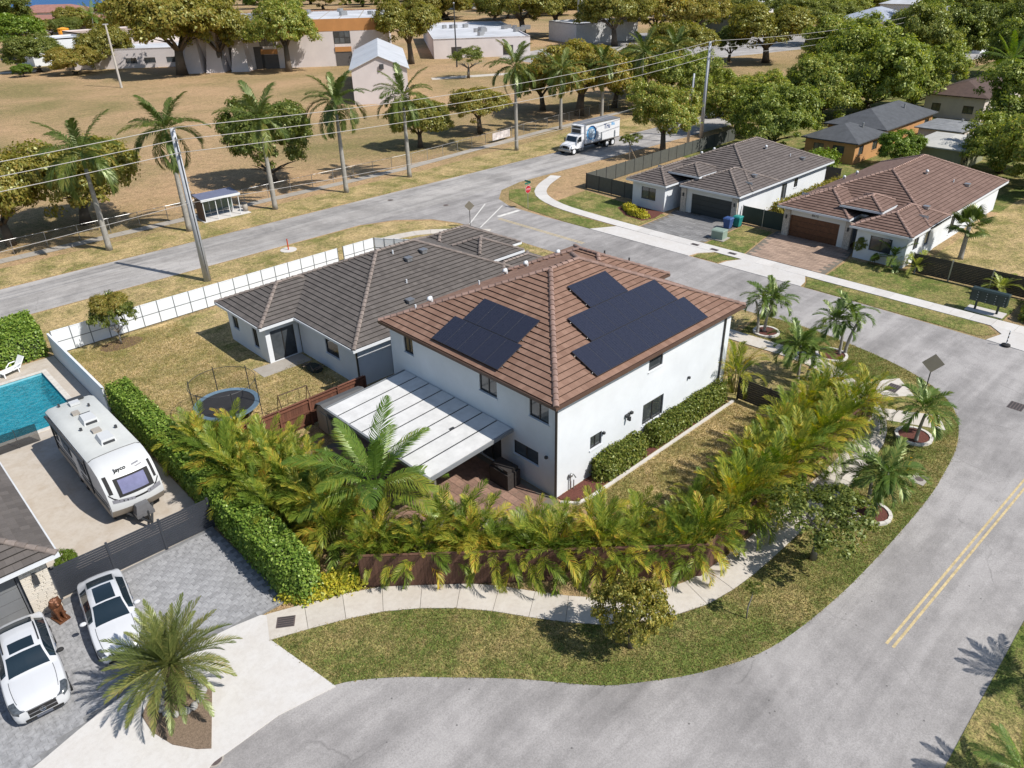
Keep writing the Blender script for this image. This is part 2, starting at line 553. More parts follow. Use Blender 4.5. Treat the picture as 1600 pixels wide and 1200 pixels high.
for s in (-0.13, 0.13):
    c0, c1 = a0 + nr * s, a0 + nr * s + dr * 17.5
    MB().prism([(c0 + nr * .052)[:2], (c0 - nr * .052)[:2], (c1 - nr * .052)[:2], (c1 + nr * .052)[:2]], 0.013, 0.017).build('stripe', M_yel, yl)
st = thing('stop_line', 'worn white stop bar and edge lines painted across the junction', 'road marking', (55, 58, 0), world=True, kind='structure')
for (p, q, wd) in (((53.8, 58.6), (57.0, 58.6), 0.5), ((49.7, 58.7), (56.2, 63.3), 0.13), ((50.0, 57.2), (57.0, 61.3), 0.13)):
    P, Q = Vector((*p, 0)), Vector((*q, 0))
    d_ = (Q - P).normalized()
    n_ = Vector((-d_.y, d_.x, 0)) * wd / 2
    MB().prism([(P + n_)[:2], (P - n_)[:2], (Q - n_)[:2], (Q + n_)[:2]], 0.013, 0.018).build('stripe', M_ywht, st)
ce = thing('centre_line', 'faded yellow centre stripe at the mouth of the side street', 'road marking', (53.4, 50, 0), world=True, kind='structure')
for s in (-0.14, 0.14):
    MB().box(53.4 + s - .06, 53.4 + s + .06, 46, 58, 0.013, 0.017).build('stripe', M_yel, ce)

# sidewalks, slab by slab
M_joint = mat('sidewalk_bed', (0.16, 0.14, 0.11), 0.95)


def sidewalk(name, line, width, step, label, m=None, z=0.055):
    """line is the kerb-side edge; slabs lie to its left"""
    t = thing(name, label, 'sidewalk', (line[0][0], line[0][1], 0), world=True, kind='structure')
    P = resample(line, step)
    Q = offset_line(P, width)
    MB().prism(P + Q[::-1], -0.01, 0.03).build('bed', M_joint, t)
    for i in range(len(P) - 1):
        q = [np.array(P[i]), np.array(P[i + 1]), np.array(Q[i + 1]), np.array(Q[i])]
        c = sum(q) / 4
        q = [tuple(c + (p - c) * (1 - 0.014 / max(0.3, np.linalg.norm(p - c)))) for p in q]
        MB().prism(q, 0.0, z + random.uniform(-.004, .004)).build('slab', m or M_conc, t)
    return t


sw_line = smooth_line([(7.5, 22.75), (8.8, 22.2), (10.8, 21.25), (12.3, 20.3), (13.8, 18.9), (14.9, 17.6), (15.8, 16.2), (16.7, 14.9), (18.0, 13.4), (20.1, 11.95), (21.7, 11.25), (23.5, 10.9), (25.5, 10.75),
                       (28.8, 10.7), (31.5, 10.7), (35.1, 10.7), (38.8, 11.0), (40.9, 11.65), (42.5, 12.6), (43.7, 13.8), (44.9, 15.4), (46.0, 17.4), (46.4, 19.6), (46.3, 22.2), (46.1, 25.8), (46, 30), (46, 40), (46, 51)], 5)
sidewalk('sidewalk', sw_line, 1.5, 1.55, 'pale concrete sidewalk curving round the corner lot past the palms')
opp = smooth_line([(70.5, 66.6), (66.0, 64.5), (62.6, 61.6), (60.6, 57.0), (60.0, 51.5), (59.75, 45), (59.7, 35), (59.65, 20), (59.6, 8), (59.6, 3)], 6)
sidewalk('sidewalk', offset_line(opp, 1.45)[::-1], 1.45, 1.5, 'pale concrete sidewalk in front of the two white houses', M_concw)
sidewalk('sidewalk', [(-20, 82.6), (20, 82.8), (60, 83.2), (90, 86.5), (140, 89)], 1.4, 1.6, 'narrow grey sidewalk beside the chain link school fence', M_concg)
sidewalk('sidewalk', smooth_line([(36.5, 60.2), (40, 60.6), (44, 60.0), (47, 57.6), (49.2, 55.0)], 5), 1.4, 1.5, 'short curved path behind the white vinyl fence to the junction')

# kerb ramps and driveway aprons
M_tact = mat('yellow_tactile_paving', (0.62, 0.42, 0.10), 0.8, 0.2, 8)
M_iron = mat('cast_iron', (0.11, 0.085, 0.08), 0.7, 0.25, 9, bump=0.5)
M_hole = mat('cover_recess', (0.05, 0.045, 0.045), 0.8)
sheet('kerb_ramp', [G(1340, 599), G(1405, 592), G(1428, 619), G(1366, 622)], 0.045, M_conc, 'concrete kerb ramp with a rusty grate in it', 'kerb ramp')
sheet('kerb_ramp', [G(1381, 639), G(1467, 650), G(1477, 673), G(1385, 657)], 0.045, M_conc, 'concrete kerb ramp with a yellow tactile plate', 'kerb ramp')
sheet('tactile_plate', [G(1450, 649), G(1465, 652), G(1470, 668), G(1455, 666)], 0.052, M_tact, 'yellow tactile plate at the foot of the kerb ramp', 'tactile plate', kind='thing', z0=0.03)


def cover(cx, cy, sx, sy, label, rz=0.0, round_=False, z=0.02):
    t = thing('utility_cover', label, 'utility cover', (cx, cy, z), rz)
    if round_:
        MB().disc((0, 0, -.01), sx / 2, 0.018, 20).build('rim', M_concg, t)
        MB().disc((0, 0, .009), sx / 2 - .06, 0.006, 20).build('lid', M_iron, t)
    else:
        MB().box(-sx / 2, sx / 2, -sy / 2, sy / 2, -.01, 0.008).build('rim', M_iron, t)
        for k in range(5):
            y = -sy / 2 + sy * (k + .5) / 5
            MB().box(-sx / 2 + .05, sx / 2 - .05, y - sy * .06, y + sy * .06, 0.007, 0.013).build('bar', M_hole, t)
    return t


cx, cy = G(1395, 607)
cover(cx, cy, 1.1, 0.7, 'rusty rectangular grate set in the kerb ramp', z=0.05)
cx, cy = G(447, 973)
cover(cx, cy, .75, .6, 'dark square meter cover in the sidewalk by the clipped hedge', RD(-35), z=0.062)
cx, cy = G(1588, 635)
cover(cx, cy, 1.0, .8, 'square iron storm drain cover in the side street', z=0.016)
for k, (px, py) in enumerate(((1086, 383), (1116, 391), (1144, 397))):
    cx, cy = G(px, py)
    cover(cx, cy, .8, .45, 'small dark cover in a line of three along the opposite sidewalk', RD(90), z=0.062)['group'] = 'three covers in the opposite sidewalk'
cx, cy = G(1436, 750)
t = thing('meter_box', 'grey concrete meter box flush with the grass by the yellow marker', 'meter box', (cx, cy, 0))
MB().box(-.45, .45, -.35, .35, -.02, .06).build('frame', M_concg, t)
MB().disc((0, 0, .059), .2, .012, 16).build('lid', M_iron, t)
for px, py in ((610, 313), (697, 321)):
    cx, cy = G(px, py)
    cover(cx, cy, .75, .75, 'round manhole cover in the arterial road', round_=True, z=0.024)['group'] = 'manholes in the arterial road'
cx, cy = G(336, 1187)
cover(cx, cy, .6, .6, 'round manhole cover at the cul-de-sac by the date palm bed', round_=True, z=0.016)

road_e = [(9.8, 17.9), (8.2, 19.0), (6, 19.4), (3.5, 19.3)]
M_bed = mat('paver_sand_bed', (0.2, 0.2, 0.2), 0.9, 0.2, 6)
drv = smooth_line([G(408, 962), G(352, 986), G(290, 1020), G(220, 1068), G(140, 1128), G(55, 1199), G(-60, 1290)], 5)
sheet('driveway_apron', [(7.55, 22.74), (8.15, 24.0)] + drv + [(-6, 15.0), (0.0, 18.0), (3.5, 19.2), (6, 19.3), (8.2, 18.9)], 0.05, M_concw, 'broad white concrete driveway apron around the date palm', 'driveway apron')
sheet('driveway', [(9.0, 31.28), (9.2, 24.2)] + drv + [(-14, 24), (-14, 31.0), (2.1, 31.0), (2.1, 31.28)], 0.045, M_bed, 'bed under the grey paver driveway where two white cars are parked', 'driveway')
# pavers of that driveway: running bond blocks, nearest ones as pieces, the rest one mass
M_paver = mat('grey_concrete_paver', (0.30, 0.30, 0.305), 0.85, 0.25, 5, bump=0.35, bscale=40, obrand=0.28)
M_paver2 = mat('grey_paver_field', (0.30, 0.30, 0.305), 0.85, 0.35, 5, bump=0.35, bscale=40, space='World')
dpoly = [(8.98, 31.25), (9.18, 24.2)] + drv + [(-12, 24), (-12, 30.98), (2.1, 30.98), (2.1, 31.25)]
pvd = bpy.data.objects['driveway']
pme = MB().box(-.195, .195, -.125, .125, 0, .022).mesh('paver')
pme.materials.append(M_paver)
cand = []
for r_ in range(int(17 / .26)):
    for k in range(int(24 / .4)):
        cand.append((-12 + k * .4 + (r_ % 2) * .2, 15.6 + r_ * .26))
cand = np.array(cand)
ok = np.ones(len(cand), bool)
for ddx, ddy in ((-.2, -.13), (.2, -.13), (.2, .13), (-.2, .13)):
    ok &= inpoly(cand[:, 0] + ddx, cand[:, 1] + ddy, dpoly)
cand = cand[ok]
near = np.argsort(np.hypot(cand[:, 0] - 5.5, cand[:, 1] - 27.5))
mass = MB()
for n_, k in enumerate(near):
    x, y = cand[k]
    if n_ < 300:
        inst('paver', pme, pvd, (x, y, .045 + random.uniform(-.004, .004)))
    else:
        mass.box(x - .195, x + .195, y - .125, y + .125, .045, .067 + random.uniform(-.004, .004))
mass.build('paver_field', M_paver2, pvd)['kind'] = 'stuff'

# opposite side: aprons and driveways
sheet('driveway_apron', [(59.7, 47.0), (57.2, 48.5), (57.25, 36.6), (58.4, 36.4), (59.7, 35.4)], 0.048, M_concw, 'concrete apron of the house with the dark garage door', 'driveway apron')
sheet('driveway_apron', [(59.7, 32.5), (58.4, 33.2), (57.25, 33.4), (57.3, 25.6), (58.5, 25.8), (59.7, 26.4)], 0.048, M_concw, 'concrete apron of the house with the brown garage door', 'driveway apron')
sheet('driveway_apron', [(59.7, 12.0), (58.6, 10.9), (56.9, 11.4), (56.6, 7.4), (55, 3.0), (59.7, 2.0)], 0.048, M_concw, 'wide concrete apron with a weighted post standing on it', 'driveway apron')


def brick_drive(poly, col, label, step, nm):
    m = mat(nm, col, 0.85, 0.3, 4, bump=0.4, bscale=30, obrand=0.4)
    t = tag(MB().prism(poly, -.02, 0.05).build('driveway', M_joint), label, 'driveway', kind='structure')
    me = MB().box(-step * .48, step * .48, -step * .97, step * .97, 0, .015).mesh('paver')
    me.materials.append(m)
    x0, x1 = min(p[0] for p in poly), max(p[0] for p in poly)
    y0, y1 = min(p[1] for p in poly), max(p[1] for p in poly)
    n = 0
    for i in range(int((x1 - x0) / step) + 1):
        for j in range(int((y1 - y0) / (2 * step)) + 2):
            x, y = x0 + (i + .5) * step, y0 + j * 2 * step + (i % 2) * step
            q = np.array([[x - .4 * step, y - .9 * step], [x + .4 * step, y - .9 * step], [x + .4 * step, y + .9 * step], [x - .4 * step, y + .9 * step]])
            if inpoly(q[:, 0], q[:, 1], poly).all() and n < 300:
                inst('paver', me, t, (x, y, .05 + random.uniform(-.003, .003)))
                n += 1


brick_drive([(61.2, 45.2), (61.2, 37.6), (68.4, 37.8), (68.9, 38.6), (68.6, 46.0), (66.2, 45.4)], (0.21, 0.205, 0.20), 'grey stamped paver driveway leading to the dark garage door', .42, 'grey_stamped_paver')
brick_drive([(61.2, 33.0), (61.2, 25.4), (66.4, 25.8), (69.2, 26.4), (69.2, 34.2), (66.0, 33.9)], (0.33, 0.235, 0.175), 'tan and pink brick driveway leading to the brown garage door', .42, 'tan_brick_paver')

# lawns
swale = [p for p in resample(sw_line, 0.8) if p[0] < 46.2 and p[1] < 25][::1]
rin = [p for p in road_in if p[1] < 26 and p[0] > 7.95]
sheet('lawn', swale + [(49.9, 25)] + rin, 0.03, M_swale, 'patchy green and straw verge grass between the corner sidewalk and the street', 'grass verge')
sheet('lawn', [(49.5, 25.05), (46.15, 25.05), (46.05, 54), (48.7, 55.4), (49.5, 54)], 0.03, M_yard, 'strip of dry verge grass along the side street beyond the house', 'grass verge')
sheet('lawn', [(23, 12.6), (37.4, 12.6), (44.4, 17.0), (44.5, 26), (44.5, 36), (23, 36)], 0.024, M_yard, 'dry side lawn between the white house and the palm hedge', 'lawn')
sheet('lawn', [(9.5, 35.5), (44.4, 36.05), (44.4, 56.5), (9.5, 57.7)], 0.027, M_yard, 'dry back lawn around the grey roofed house with the trampoline', 'lawn')
for pl_, lb in (([(59.6, 46.8), (59.8, 52), (60.4, 57), (62.3, 61.4), (65, 63.8), (62.2, 65.6), (59.2, 62.5), (57.9, 58), (57.3, 52), (57.3, 48.6)], 'curving strip of verge grass by the stop sign'),
                ([(59.6, 35.2), (58.5, 36.2), (57.5, 36.2), (57.5, 33.7), (58.5, 33.5), (59.6, 32.7)], 'small island of verge grass between two aprons'),
                ([(59.6, 26.2), (58.4, 25.6), (57.45, 25.3), (57.2, 12.0), (58.4, 11.2), (59.6, 12.3)], 'long strip of verge grass by the mail boxes'),
                ([(61.2, 55.5), (61.2, 45.5), (66.2, 45.6), (66.8, 50.5), (68, 58.5), (62.5, 58)], 'front lawn with the yellow flower bed'),
                ([(61.2, 37.4), (61.2, 33.2), (66, 34.1), (68.6, 34.4), (68.6, 37.6)], 'small square of lawn around the green utility box'),
                ([(61.2, 25.2), (61.2, 11.6), (66.2, 11.6), (66.5, 20.6), (66.3, 25.5)], 'front lawn between the slatted fence and the sidewalk')):
    sheet('lawn', pl_, 0.034, M_swale, lb, 'lawn')
sheet('lawn', [(-40, 57.9), (36.3, 58.3), (44, 58.7), (47.6, 57.0), (49.0, 57.2), (49.2, 59.6), (48.0, 62.8), (45, 65.6), (42, 67.0), (-40, 67.1)], 0.026, M_yard, 'worn dry verge between the white fence and the arterial road', 'grass verge')
sheet('lawn', [(-40, 75.5), (150, 75.4), (150, 85), (90, 83.4), (62, 81.2), (-40, 81.0)], 0.024, M_yard, 'dry verge under the royal palms by the arterial road', 'grass verge')
sheet('lawn', [(60, 1.6), (44, 1.6), (30, 1.6), (21, 1.5), (12, 0.6), (0, -2.95), (0, -14), (60, -14)], 0.03, M_swale, 'grass verge across the street with low palms', 'grass verge')
sheet('lawn', [(78, 12), (110, 10), (112, 20.4), (73, 20.5), (67, 20.4), (67, 12)], 0.026, M_yard, 'dry side yard with the fan palm', 'lawn')
sheet('lawn', [(90, 62), (90, 20), (112, 8), (420, 8), (420, 62)], 0.015, M_swale, 'shaded green garden ground under the mango trees', 'lawn')
# school forecourt
sheet('path', [(118, 150), (165, 128), (167, 131), (120, 153)], 0.03, M_conc, 'pale path crossing the school lawn', 'path')
sheet('parking_lot', [(150, 130), (240, 110), (300, 150), (240, 190), (160, 172)], 0.02, M_road2, 'grey parking lot by the low white school building', 'parking lot')
sheet('path', [(40, 262), (62, 254), (63, 257), (40, 266)], 0.03, M_conc, 'pale path at the far end of the field', 'path')
# lake far behind
M_lake = mat('lake_water', (0.03, 0.10, 0.24), 0.5, 0.1, 0.02, spec=0.15)
sheet('lake', [(60, 560), (245, 600), (330, 1000), (60, 1000)], 0.03, M_lake, 'blue lake beyond the far houses', 'lake')

# ================================================================ HOUSES
SL = 0.43
_ridge = {}


def ridge_mesh(m):
    """One barrel-shaped ridge tile, along +X, slightly tapered and lifted at its lap"""
    if m.name in _ridge:
        return _ridge[m.name]
    b = MB()
    n = 6
    for (x, r, z) in ((-.02, .155, .030), (.44, .125, .0)):
        for k in range(n + 1):
            a = math.pi * k / n
            b.v.append((x, math.cos(a) * r, z - .03 + math.sin(a) * r * .72))
    b.f = [(k, k + 1, n + 2 + k, n + 1 + k) for k in range(n)] + [tuple(range(n + 1)), tuple(range(n + 1, 2 * n + 2))[::-1]]
    me = b.mesh('ridge_tile')
    me.materials.append(m)
    _ridge[m.name] = me
    return me


class Roofs:
    """All hip roofs of one house; each carries its courses of tiles and its ridge tiles"""
    def __init__(self, house, tmat, rmat, fascia):
        self.h, self.t, self.r, self.fa, self.list = house, tmat, rmat, fascia, []

    def height(self, x, y, skip):
        h = -9
        for k, (x0, x1, y0, y1, z) in enumerate(self.list):
            if k != skip and x0 < x < x1 and y0 < y < y1:
                h = max(h, z + SL * min(x - x0, x1 - x, y - y0, y1 - y))
        return h

    def add(self, x0, x1, y0, y1, z):
        self.list.append((x0, x1, y0, y1, z))

    def make(self, course=0.37):
        for k, (x0, x1, y0, y1, z) in enumerate(self.list):
            self.one(k, x0, x1, y0, y1, z, course)

    def one(self, idx, x0, x1, y0, y1, z, course):
        W = min(x1 - x0, y1 - y0) / 2
        zr = z + SL * W
        lx = (x1 - x0) >= (y1 - y0)
        if lx:
            r0, r1 = (x0 + W, (y0 + y1) / 2, zr), (x1 - W, (y0 + y1) / 2, zr)
        else:
            r0, r1 = ((x0 + x1) / 2, y0 + W, zr), ((x0 + x1) / 2, y1 - W, zr)
        b = MB()
        e = [(x0, y0), (x1, y0), (x1, y1), (x0, y1)]
        vs = [(p[0], p[1], z - .18) for p in e] + [(p[0], p[1], z - .004) for p in e] + [(r0[0], r0[1], r0[2] - .004), (r1[0], r1[1], r1[2] - .004)]
        fs = [(0, 3, 2, 1), (0, 1, 5, 4), (1, 2, 6, 5), (2, 3, 7, 6), (3, 0, 4, 7)]
        fs += [(4, 5, 9, 8), (5, 6, 9), (6, 7, 8, 9), (7, 4, 8)] if lx else [(4, 5, 8), (5, 6, 9, 8), (6, 7, 9), (7, 4, 8, 9)]
        roof = b.add(vs, fs).build('roof', M_under, self.h)
        gt = MB()
        th = .07
        gt.box(x0 - th, x1 + th, y0 - th, y0 - .002, z - .17, z + .01).box(x0 - th, x1 + th, y1 + .002, y1 + th, z - .17, z + .01)
        gt.box(x0 - th, x0 - .002, y0 - .001, y1 + .001, z - .17, z + .01).box(x1 + .002, x1 + th, y0 - .001, y1 + .001, z - .17, z + .01)
        gt.build('gutter', self.fa, roof)
        c = course * math.cos(math.atan(SL))
        n = int(math.ceil(W / c - .05))
        faces = [((x0, y0), (1, 0), (0, 1), x1 - x0), ((x1, y0), (0, 1), (-1, 0), y1 - y0), ((x1, y1), (-1, 0), (0, -1), x1 - x0), ((x0, y1), (0, -1), (1, 0), y1 - y0)]
        for fi, (a, d, nn, L) in enumerate(faces):
            for i in range(n):
                d0, d1 = i * c, min((i + 1) * c + .02, W)
                # skip courses wholly buried inside another roof
                pts = []
                for dd in (d0, d1):
                    for u in (dd, L - dd):
                        pts.append((a[0] + d[0] * u + nn[0] * dd, a[1] + d[1] * u + nn[1] * dd, dd))
                if L - 2 * d0 < .15:
                    continue
                (A, B, C_, D) = pts
                jz = random.uniform(-.004, .004)
                V = [(A[0], A[1], z + SL * d0 + .002), (B[0], B[1], z + SL * d0 + .002), (A[0], A[1], z + SL * d0 + .075 + jz), (B[0], B[1], z + SL * d0 + .075 + jz),
                     (C_[0], C_[1], z + SL * d1 + .012), (D[0], D[1], z + SL * d1 + .012)]
                mid = [((A[0] * (1 - q) + B[0] * q), (A[1] * (1 - q) + B[1] * q)) for q in (.02, .25, .5, .75, .98)]
                if all(self.height(p[0], p[1], idx) > z + SL * d0 + .09 for p in mid):
                    continue
                m = MB()
                m.add(V, [(0, 1, 3, 2), (2, 3, 5, 4)])
                t_ = .34
                uA, uB, uC, uD = d0 / t_, (L - d0) / t_, d1 / t_, (L - d1) / t_
                vv = i + .5 + fi * 100
                ve = vv - .4
                m.uv = [(uA, ve), (uB, ve), (uB, ve), (uA, ve), (uA, vv), (uB, vv), (uD, vv), (uC, vv)]
                m.build('tile_course', self.t, roof)
        rm = ridge_mesh(self.r)
        off = OFF[roof.name]
        lines = [((x0, y0, z), r0), ((x1, y1, z), r1)]
        lines += [((x0, y1, z), r0), ((x1, y0, z), r1)] if lx else [((x1, y0, z), r0), ((x0, y1, z), r1)]
        if (Vector(r0) - Vector(r1)).length > .3:
            lines.append((r0, r1))
        for p, q in lines:
            p, q = Vector(p), Vector(q)
            L = (q - p).length
            dv = (q - p).normalized()
            k = int(L / .4)
            eu = dv.to_track_quat('X', 'Z').to_euler()
            for i in range(k):
                c_ = p + dv * (L * i / k) + Vector((0, 0, .05))
                if self.height(c_.x, c_.y, idx) > c_.z - .02:
                    continue
                inst('ridge_tile', rm, roof, (c_.x - off[0], c_.y - off[1], c_.z - off[2]), (eu.x + random.uniform(-.04, .04), eu.y, eu.z + random.uniform(-.02, .02)))
        self.last = roof
        return roof


def facade(house, p0, p1, z0, z1, m, wins=(), fm=None, depth=.11):
    """Wall from p0 to p1 (outside on the right hand when walking p0->p1), with real openings.
    wins: (kind, u0, u1, v0, v1) in metres along / above ground"""
    p0, p1 = Vector((*p0, 0)), Vector((*p1, 0))
    L = (p1 - p0).length
    d = (p1 - p0) / L
    n = Vector((d.y, -d.x, 0))
    fm = fm or M_bronze

    def P(u, v, o=0.0):
        q = p0 + d * u + n * o
        return (q.x, q.y, v)
    us = sorted({0, L} | {u for w_ in wins for u in w_[1:3]})
    vs = sorted({z0, z1} | {v for w_ in wins for v in w_[3:5]})
    b = MB()
    for i in range(len(us) - 1):
        for j in range(len(vs) - 1):
            um, vm = (us[i] + us[i + 1]) / 2, (vs[j] + vs[j + 1]) / 2
            if any(w_[1] < um < w_[2] and w_[3] < vm < w_[4] for w_ in wins):
                continue
            b.add([P(us[i], vs[j]), P(us[i + 1], vs[j]), P(us[i + 1], vs[j + 1]), P(us[i], vs[j + 1])], [(0, 1, 2, 3)])
    for (k, u0, u1, v0, v1) in wins:
        for q in ([(u0, v0), (u1, v0)], [(u1, v0), (u1, v1)], [(u1, v1), (u0, v1)], [(u0, v1), (u0, v0)]):
            b.add([P(*q[0]), P(*q[1]), P(*q[1], -depth - .05), P(*q[0], -depth - .05)], [(0, 1, 2, 3)])
    b.build('wall', m, house)

    def bar(mb, u0, u1, v0, v1, o0, o1):
        mb.add([P(u0, v0, o0), P(u1, v0, o0), P(u1, v0, o1), P(u0, v0, o1), P(u0, v1, o0), P(u1, v1, o0), P(u1, v1, o1), P(u0, v1, o1)],
               [(0, 1, 2, 3), (4, 7, 6, 5), (0, 4, 5, 1), (1, 5, 6, 2), (2, 6, 7, 3), (3, 7, 4, 0)])
    for (k, u0, u1, v0, v1) in wins:
        f = MB()
        t = .055
        if k in ('win', 'slide', 'win1'):
            for a in ((u0 + .002, u0 + t, v0 + .002, v1 - .002), (u1 - t, u1 - .002, v0 + .002, v1 - .002), (u0 + t, u1 - t, v0 + .002, v0 + t), (u0 + t, u1 - t, v1 - t, v1 - .002)):
                bar(f, *a, -depth, -depth + .05)
            if k != 'win1':
                um = (u0 + u1) / 2
                bar(f, um - .03, um + .03, v0 + t, v1 - t, -depth, -depth + .055)
            w_ = f.build('window' if k != 'slide' else 'sliding_door', fm, house)
            cuts = [(u0 + t, u1 - t)] if k == 'win1' else [(u0 + t, (u0 + u1) / 2 - .03), ((u0 + u1) / 2 + .03, u1 - t)]
            for a, c in cuts:
                g_ = MB()
                bar(g_, a + .001, c - .001, v0 + t + .001, v1 - t - .001, -depth + .01, -depth + .02)
                g_.build('pane', M_glass, w_)
            if k != 'slide':
                s_ = MB()
                bar(s_, u0 - .06, u1 + .06, v0 - .07, v0 - .003, -.01, .06)
                s_.build('sill', m, w_)
        elif k == 'garage':
            bar(f, u0 + .002, u1 - .002, v0 + .002, v1 - .002, -depth - .03, -depth)
            w_ = f.build('garage_door', M_black, house)
            nr_ = 4
            for j in range(nr_):
                g_ = MB()
                h = (v1 - v0) / nr_
                bar(g_, u0 + .03, u1 - .03, v0 + j * h + .012, v0 + (j + 1) * h - .012, -depth + .001, -depth + .022)
                g_.build('panel', fm, w_)
        elif k == 'door':
            bar(f, u0 + .03, u1 - .03, v0 + .02, v1 - .03, -depth, -depth + .04)
            f.build('door', fm, house)
    return P


def light_fixture(name, house, p, n, m=M_dark):
    p = Vector(p)
    n = Vector(n)
    c = p + n * .09
    MB().obox(tuple(c), (.16 + abs(n.x) * .02, .16, .34)).build(name, m, house)


def downspout(house, x, y, z0, z1, m):
    MB().box(x - .045, x + .045, y - .045, y + .045, z0, z1).build('downspout', m, house)


def vent(roof, x, y, z, kind, m):
    """gooseneck or pipe vent standing on the slope"""
    b = MB()
    if kind == 'goose':
        b.tube([(x, y, z - .1), (x, y, z + .2), (x - .06, y - .03, z + .34), (x - .18, y - .08, z + .36), (x - .27, y - .13, z + .24)], [.12, .12, .13, .14, .15], 8)
    elif kind == 'pipe':
        b.tube([(x, y, z - .1), (x, y, z + .28)], .055, 8)
    else:
        b.obox((x, y, z + .1), (.42, .42, .26)).obox((x, y, z + .25), (.52, .52, .05))
    b.build('roof_vent', m, roof, smooth=(kind == 'goose'))


# ---- main two-storey house
MH = thing('house', 'two storey white stucco house with brown tile hip roof and solar panels', 'house', (30, 27.5, 0), world=True)
rf = Roofs(MH, M_brown_tile, M_brown_ridge, mat('brown_gutter', (0.10, 0.06, 0.045), 0.5))
rf.add(22.05, 38.55, 20.4, 34.6, 5.8)
rf.add(33.0, 39.7, 26.7, 35.0, 5.792)
rf.make()
mroof = [o for o in MH.children if o.name.startswith('roof')]
facade(MH, (22.5, 34.3), (22.5, 20.8), 0.0, 5.66, M_wall,
       [('win', 1.35, 2.2, 4.2, 5.42), ('win', 7.95, 9.3, 4.22, 5.4), ('win', 11.68, 13.0, 4.22, 5.4), ('win', 10.48, 12.28, 1.42, 2.26), ('slide', 3.6, 6.4, .08, 2.2), ('slide', 7.9, 9.5, .08, 2.15)])
facade(MH, (22.5, 20.8), (37.9, 20.8), 0.0, 5.66, M_wall,
       [('win1', 7.3, 8.55, 4.5, 5.5), ('win', 7.05, 8.95, 1.16, 2.5), ('win', 2.6, 3.52, 1.7, 2.5)])
facade(MH, (37.9, 20.8), (37.9, 27.1), 0.0, 5.66, M_wall, [('win', 2, 4, 1.2, 2.6), ('win', 2, 4, 4.1, 5.3)])
facade(MH, (37.9, 27.1), (39.2, 27.1), 0.0, 5.66, M_wall)
facade(MH, (39.2, 27.1), (39.2, 34.6), 0.0, 5.66, M_wall, [('garage', 1, 6, .05, 2.2), ('win', 2.5, 4.5, 4.1, 5.3)])
facade(MH, (39.2, 34.6), (37, 34.6), 0.0, 5.66, M_wall)
facade(MH, (37, 34.3), (22.5, 34.3), 0.0, 5.66, M_wall, [('win', 3, 5, 4.1, 5.3)])
downspout(MH, 22.42, 20.72, 0.0, 5.7, M_bronze)
downspout(MH, 37.2, 20.74, 0.0, 5.7, M_bronze)
for p, n_ in (((26.1, 20.8, 2.35), (0, -1, 0)), ((22.5, 21.4, 2.3), (-1, 0, 0)), ((33.8, 20.8, 2.6), (0, -1, 0))):
    MB().obox((p[0] + n_[0] * .08, p[1] + n_[1] * .08, p[2]), (.13, .13, .13)).build('wall_light', M_dark, MH)
t_ = MB().box(27.9, 28.25, 20.66, 20.798, 2.5, 2.62).box(28.0, 28.1, 20.5, 20.7, 2.3, 2.55).box(28.2, 28.36, 20.55, 20.7, 2.62, 2.75)
t_.build('flood_light', M_dark, MH)
b_ = MB().tube([(23.5, 20.7, .1), (23.5, 20.7, .95), (23.62, 20.6, 1.05), (23.7, 20.5, .85)], .035, 7)
b_.tube([(23.72, 20.66, .05), (23.72, 20.66, .62)], .03, 7).ball((23.5, 20.65, 1.02), (.1, .1, .12), 8, 6)
b_.build('standpipe', M_metal, MH)
R0 = mroof[0]
for (x, y, k) in ((24.9, 33.2, 'goose'), (23.6, 33.0, 'pipe'), (28.8, 33.3, 'pipe')):
    z_ = 5.8 + SL * min(x - 22.05, 34.6 - y)
    vent(R0, x, y, z_ + .05, k, M_white)
for (x, y, k) in ((33.5, 33.8, 'goose'), (36.2, 33.4, 'goose'), (31.5, 33.7, 'goose')):
    vent(R0, x, y, 5.8 + SL * (34.6 - y) + .05, k, M_white)
for x, y in ((38.2, 31.0), (38.6, 29.2)):
    vent(mroof[1], x, y, 5.8 + SL * (39.7 - x) + .05, 'pipe', M_dark)


# solar arrays on two slopes
def panel_mat():
    m, nt, out = newmat('solar_panel_glass')
    tc = nt.nodes.new('ShaderNodeTexCoord').outputs['Object']
    br = nd(nt, 'ShaderNodeTexBrick', {'Vector': tc, 'Scale': 1.0, 'Mortar Size': 0.004, 'Brick Width': 0.166, 'Row Height': 0.083, 'Color1': (0.018, 0.02, 0.034, 1), 'Color2': (0.022, 0.024, 0.04, 1), 'Mortar': (0.045, 0.047, 0.062, 1)}, offset=0.0)
    b = nd(nt, 'ShaderNodeBsdfPrincipled', {'Base Color': br.outputs[0], 'Roughness': 0.2, 'Specular IOR Level': 0.6})
    nt.links.new(b.outputs[0], out.inputs[0])
    return m


M_pan = panel_mat()


def panel_me(w_, h_):
    b = MB().box(.012, w_ - .012, .012, h_ - .012, .0, .012)
    me = b.mesh('solar_panel')
    me.materials.append(M_pan)
    f = MB()
    for a in ((0, w_, 0, .014), (0, w_, h_ - .014, h_), (0, .014, .014, h_ - .014), (w_ - .014, w_, .014, h_ - .014)):
        f.box(a[0], a[1], a[2], a[3], -.03, .015)
    fm_ = f.mesh('frame')
    fm_.materials.append(mat('panel_frame', (0.09, 0.09, 0.1), 0.35, 0.05, metal=.6))
    return me, fm_


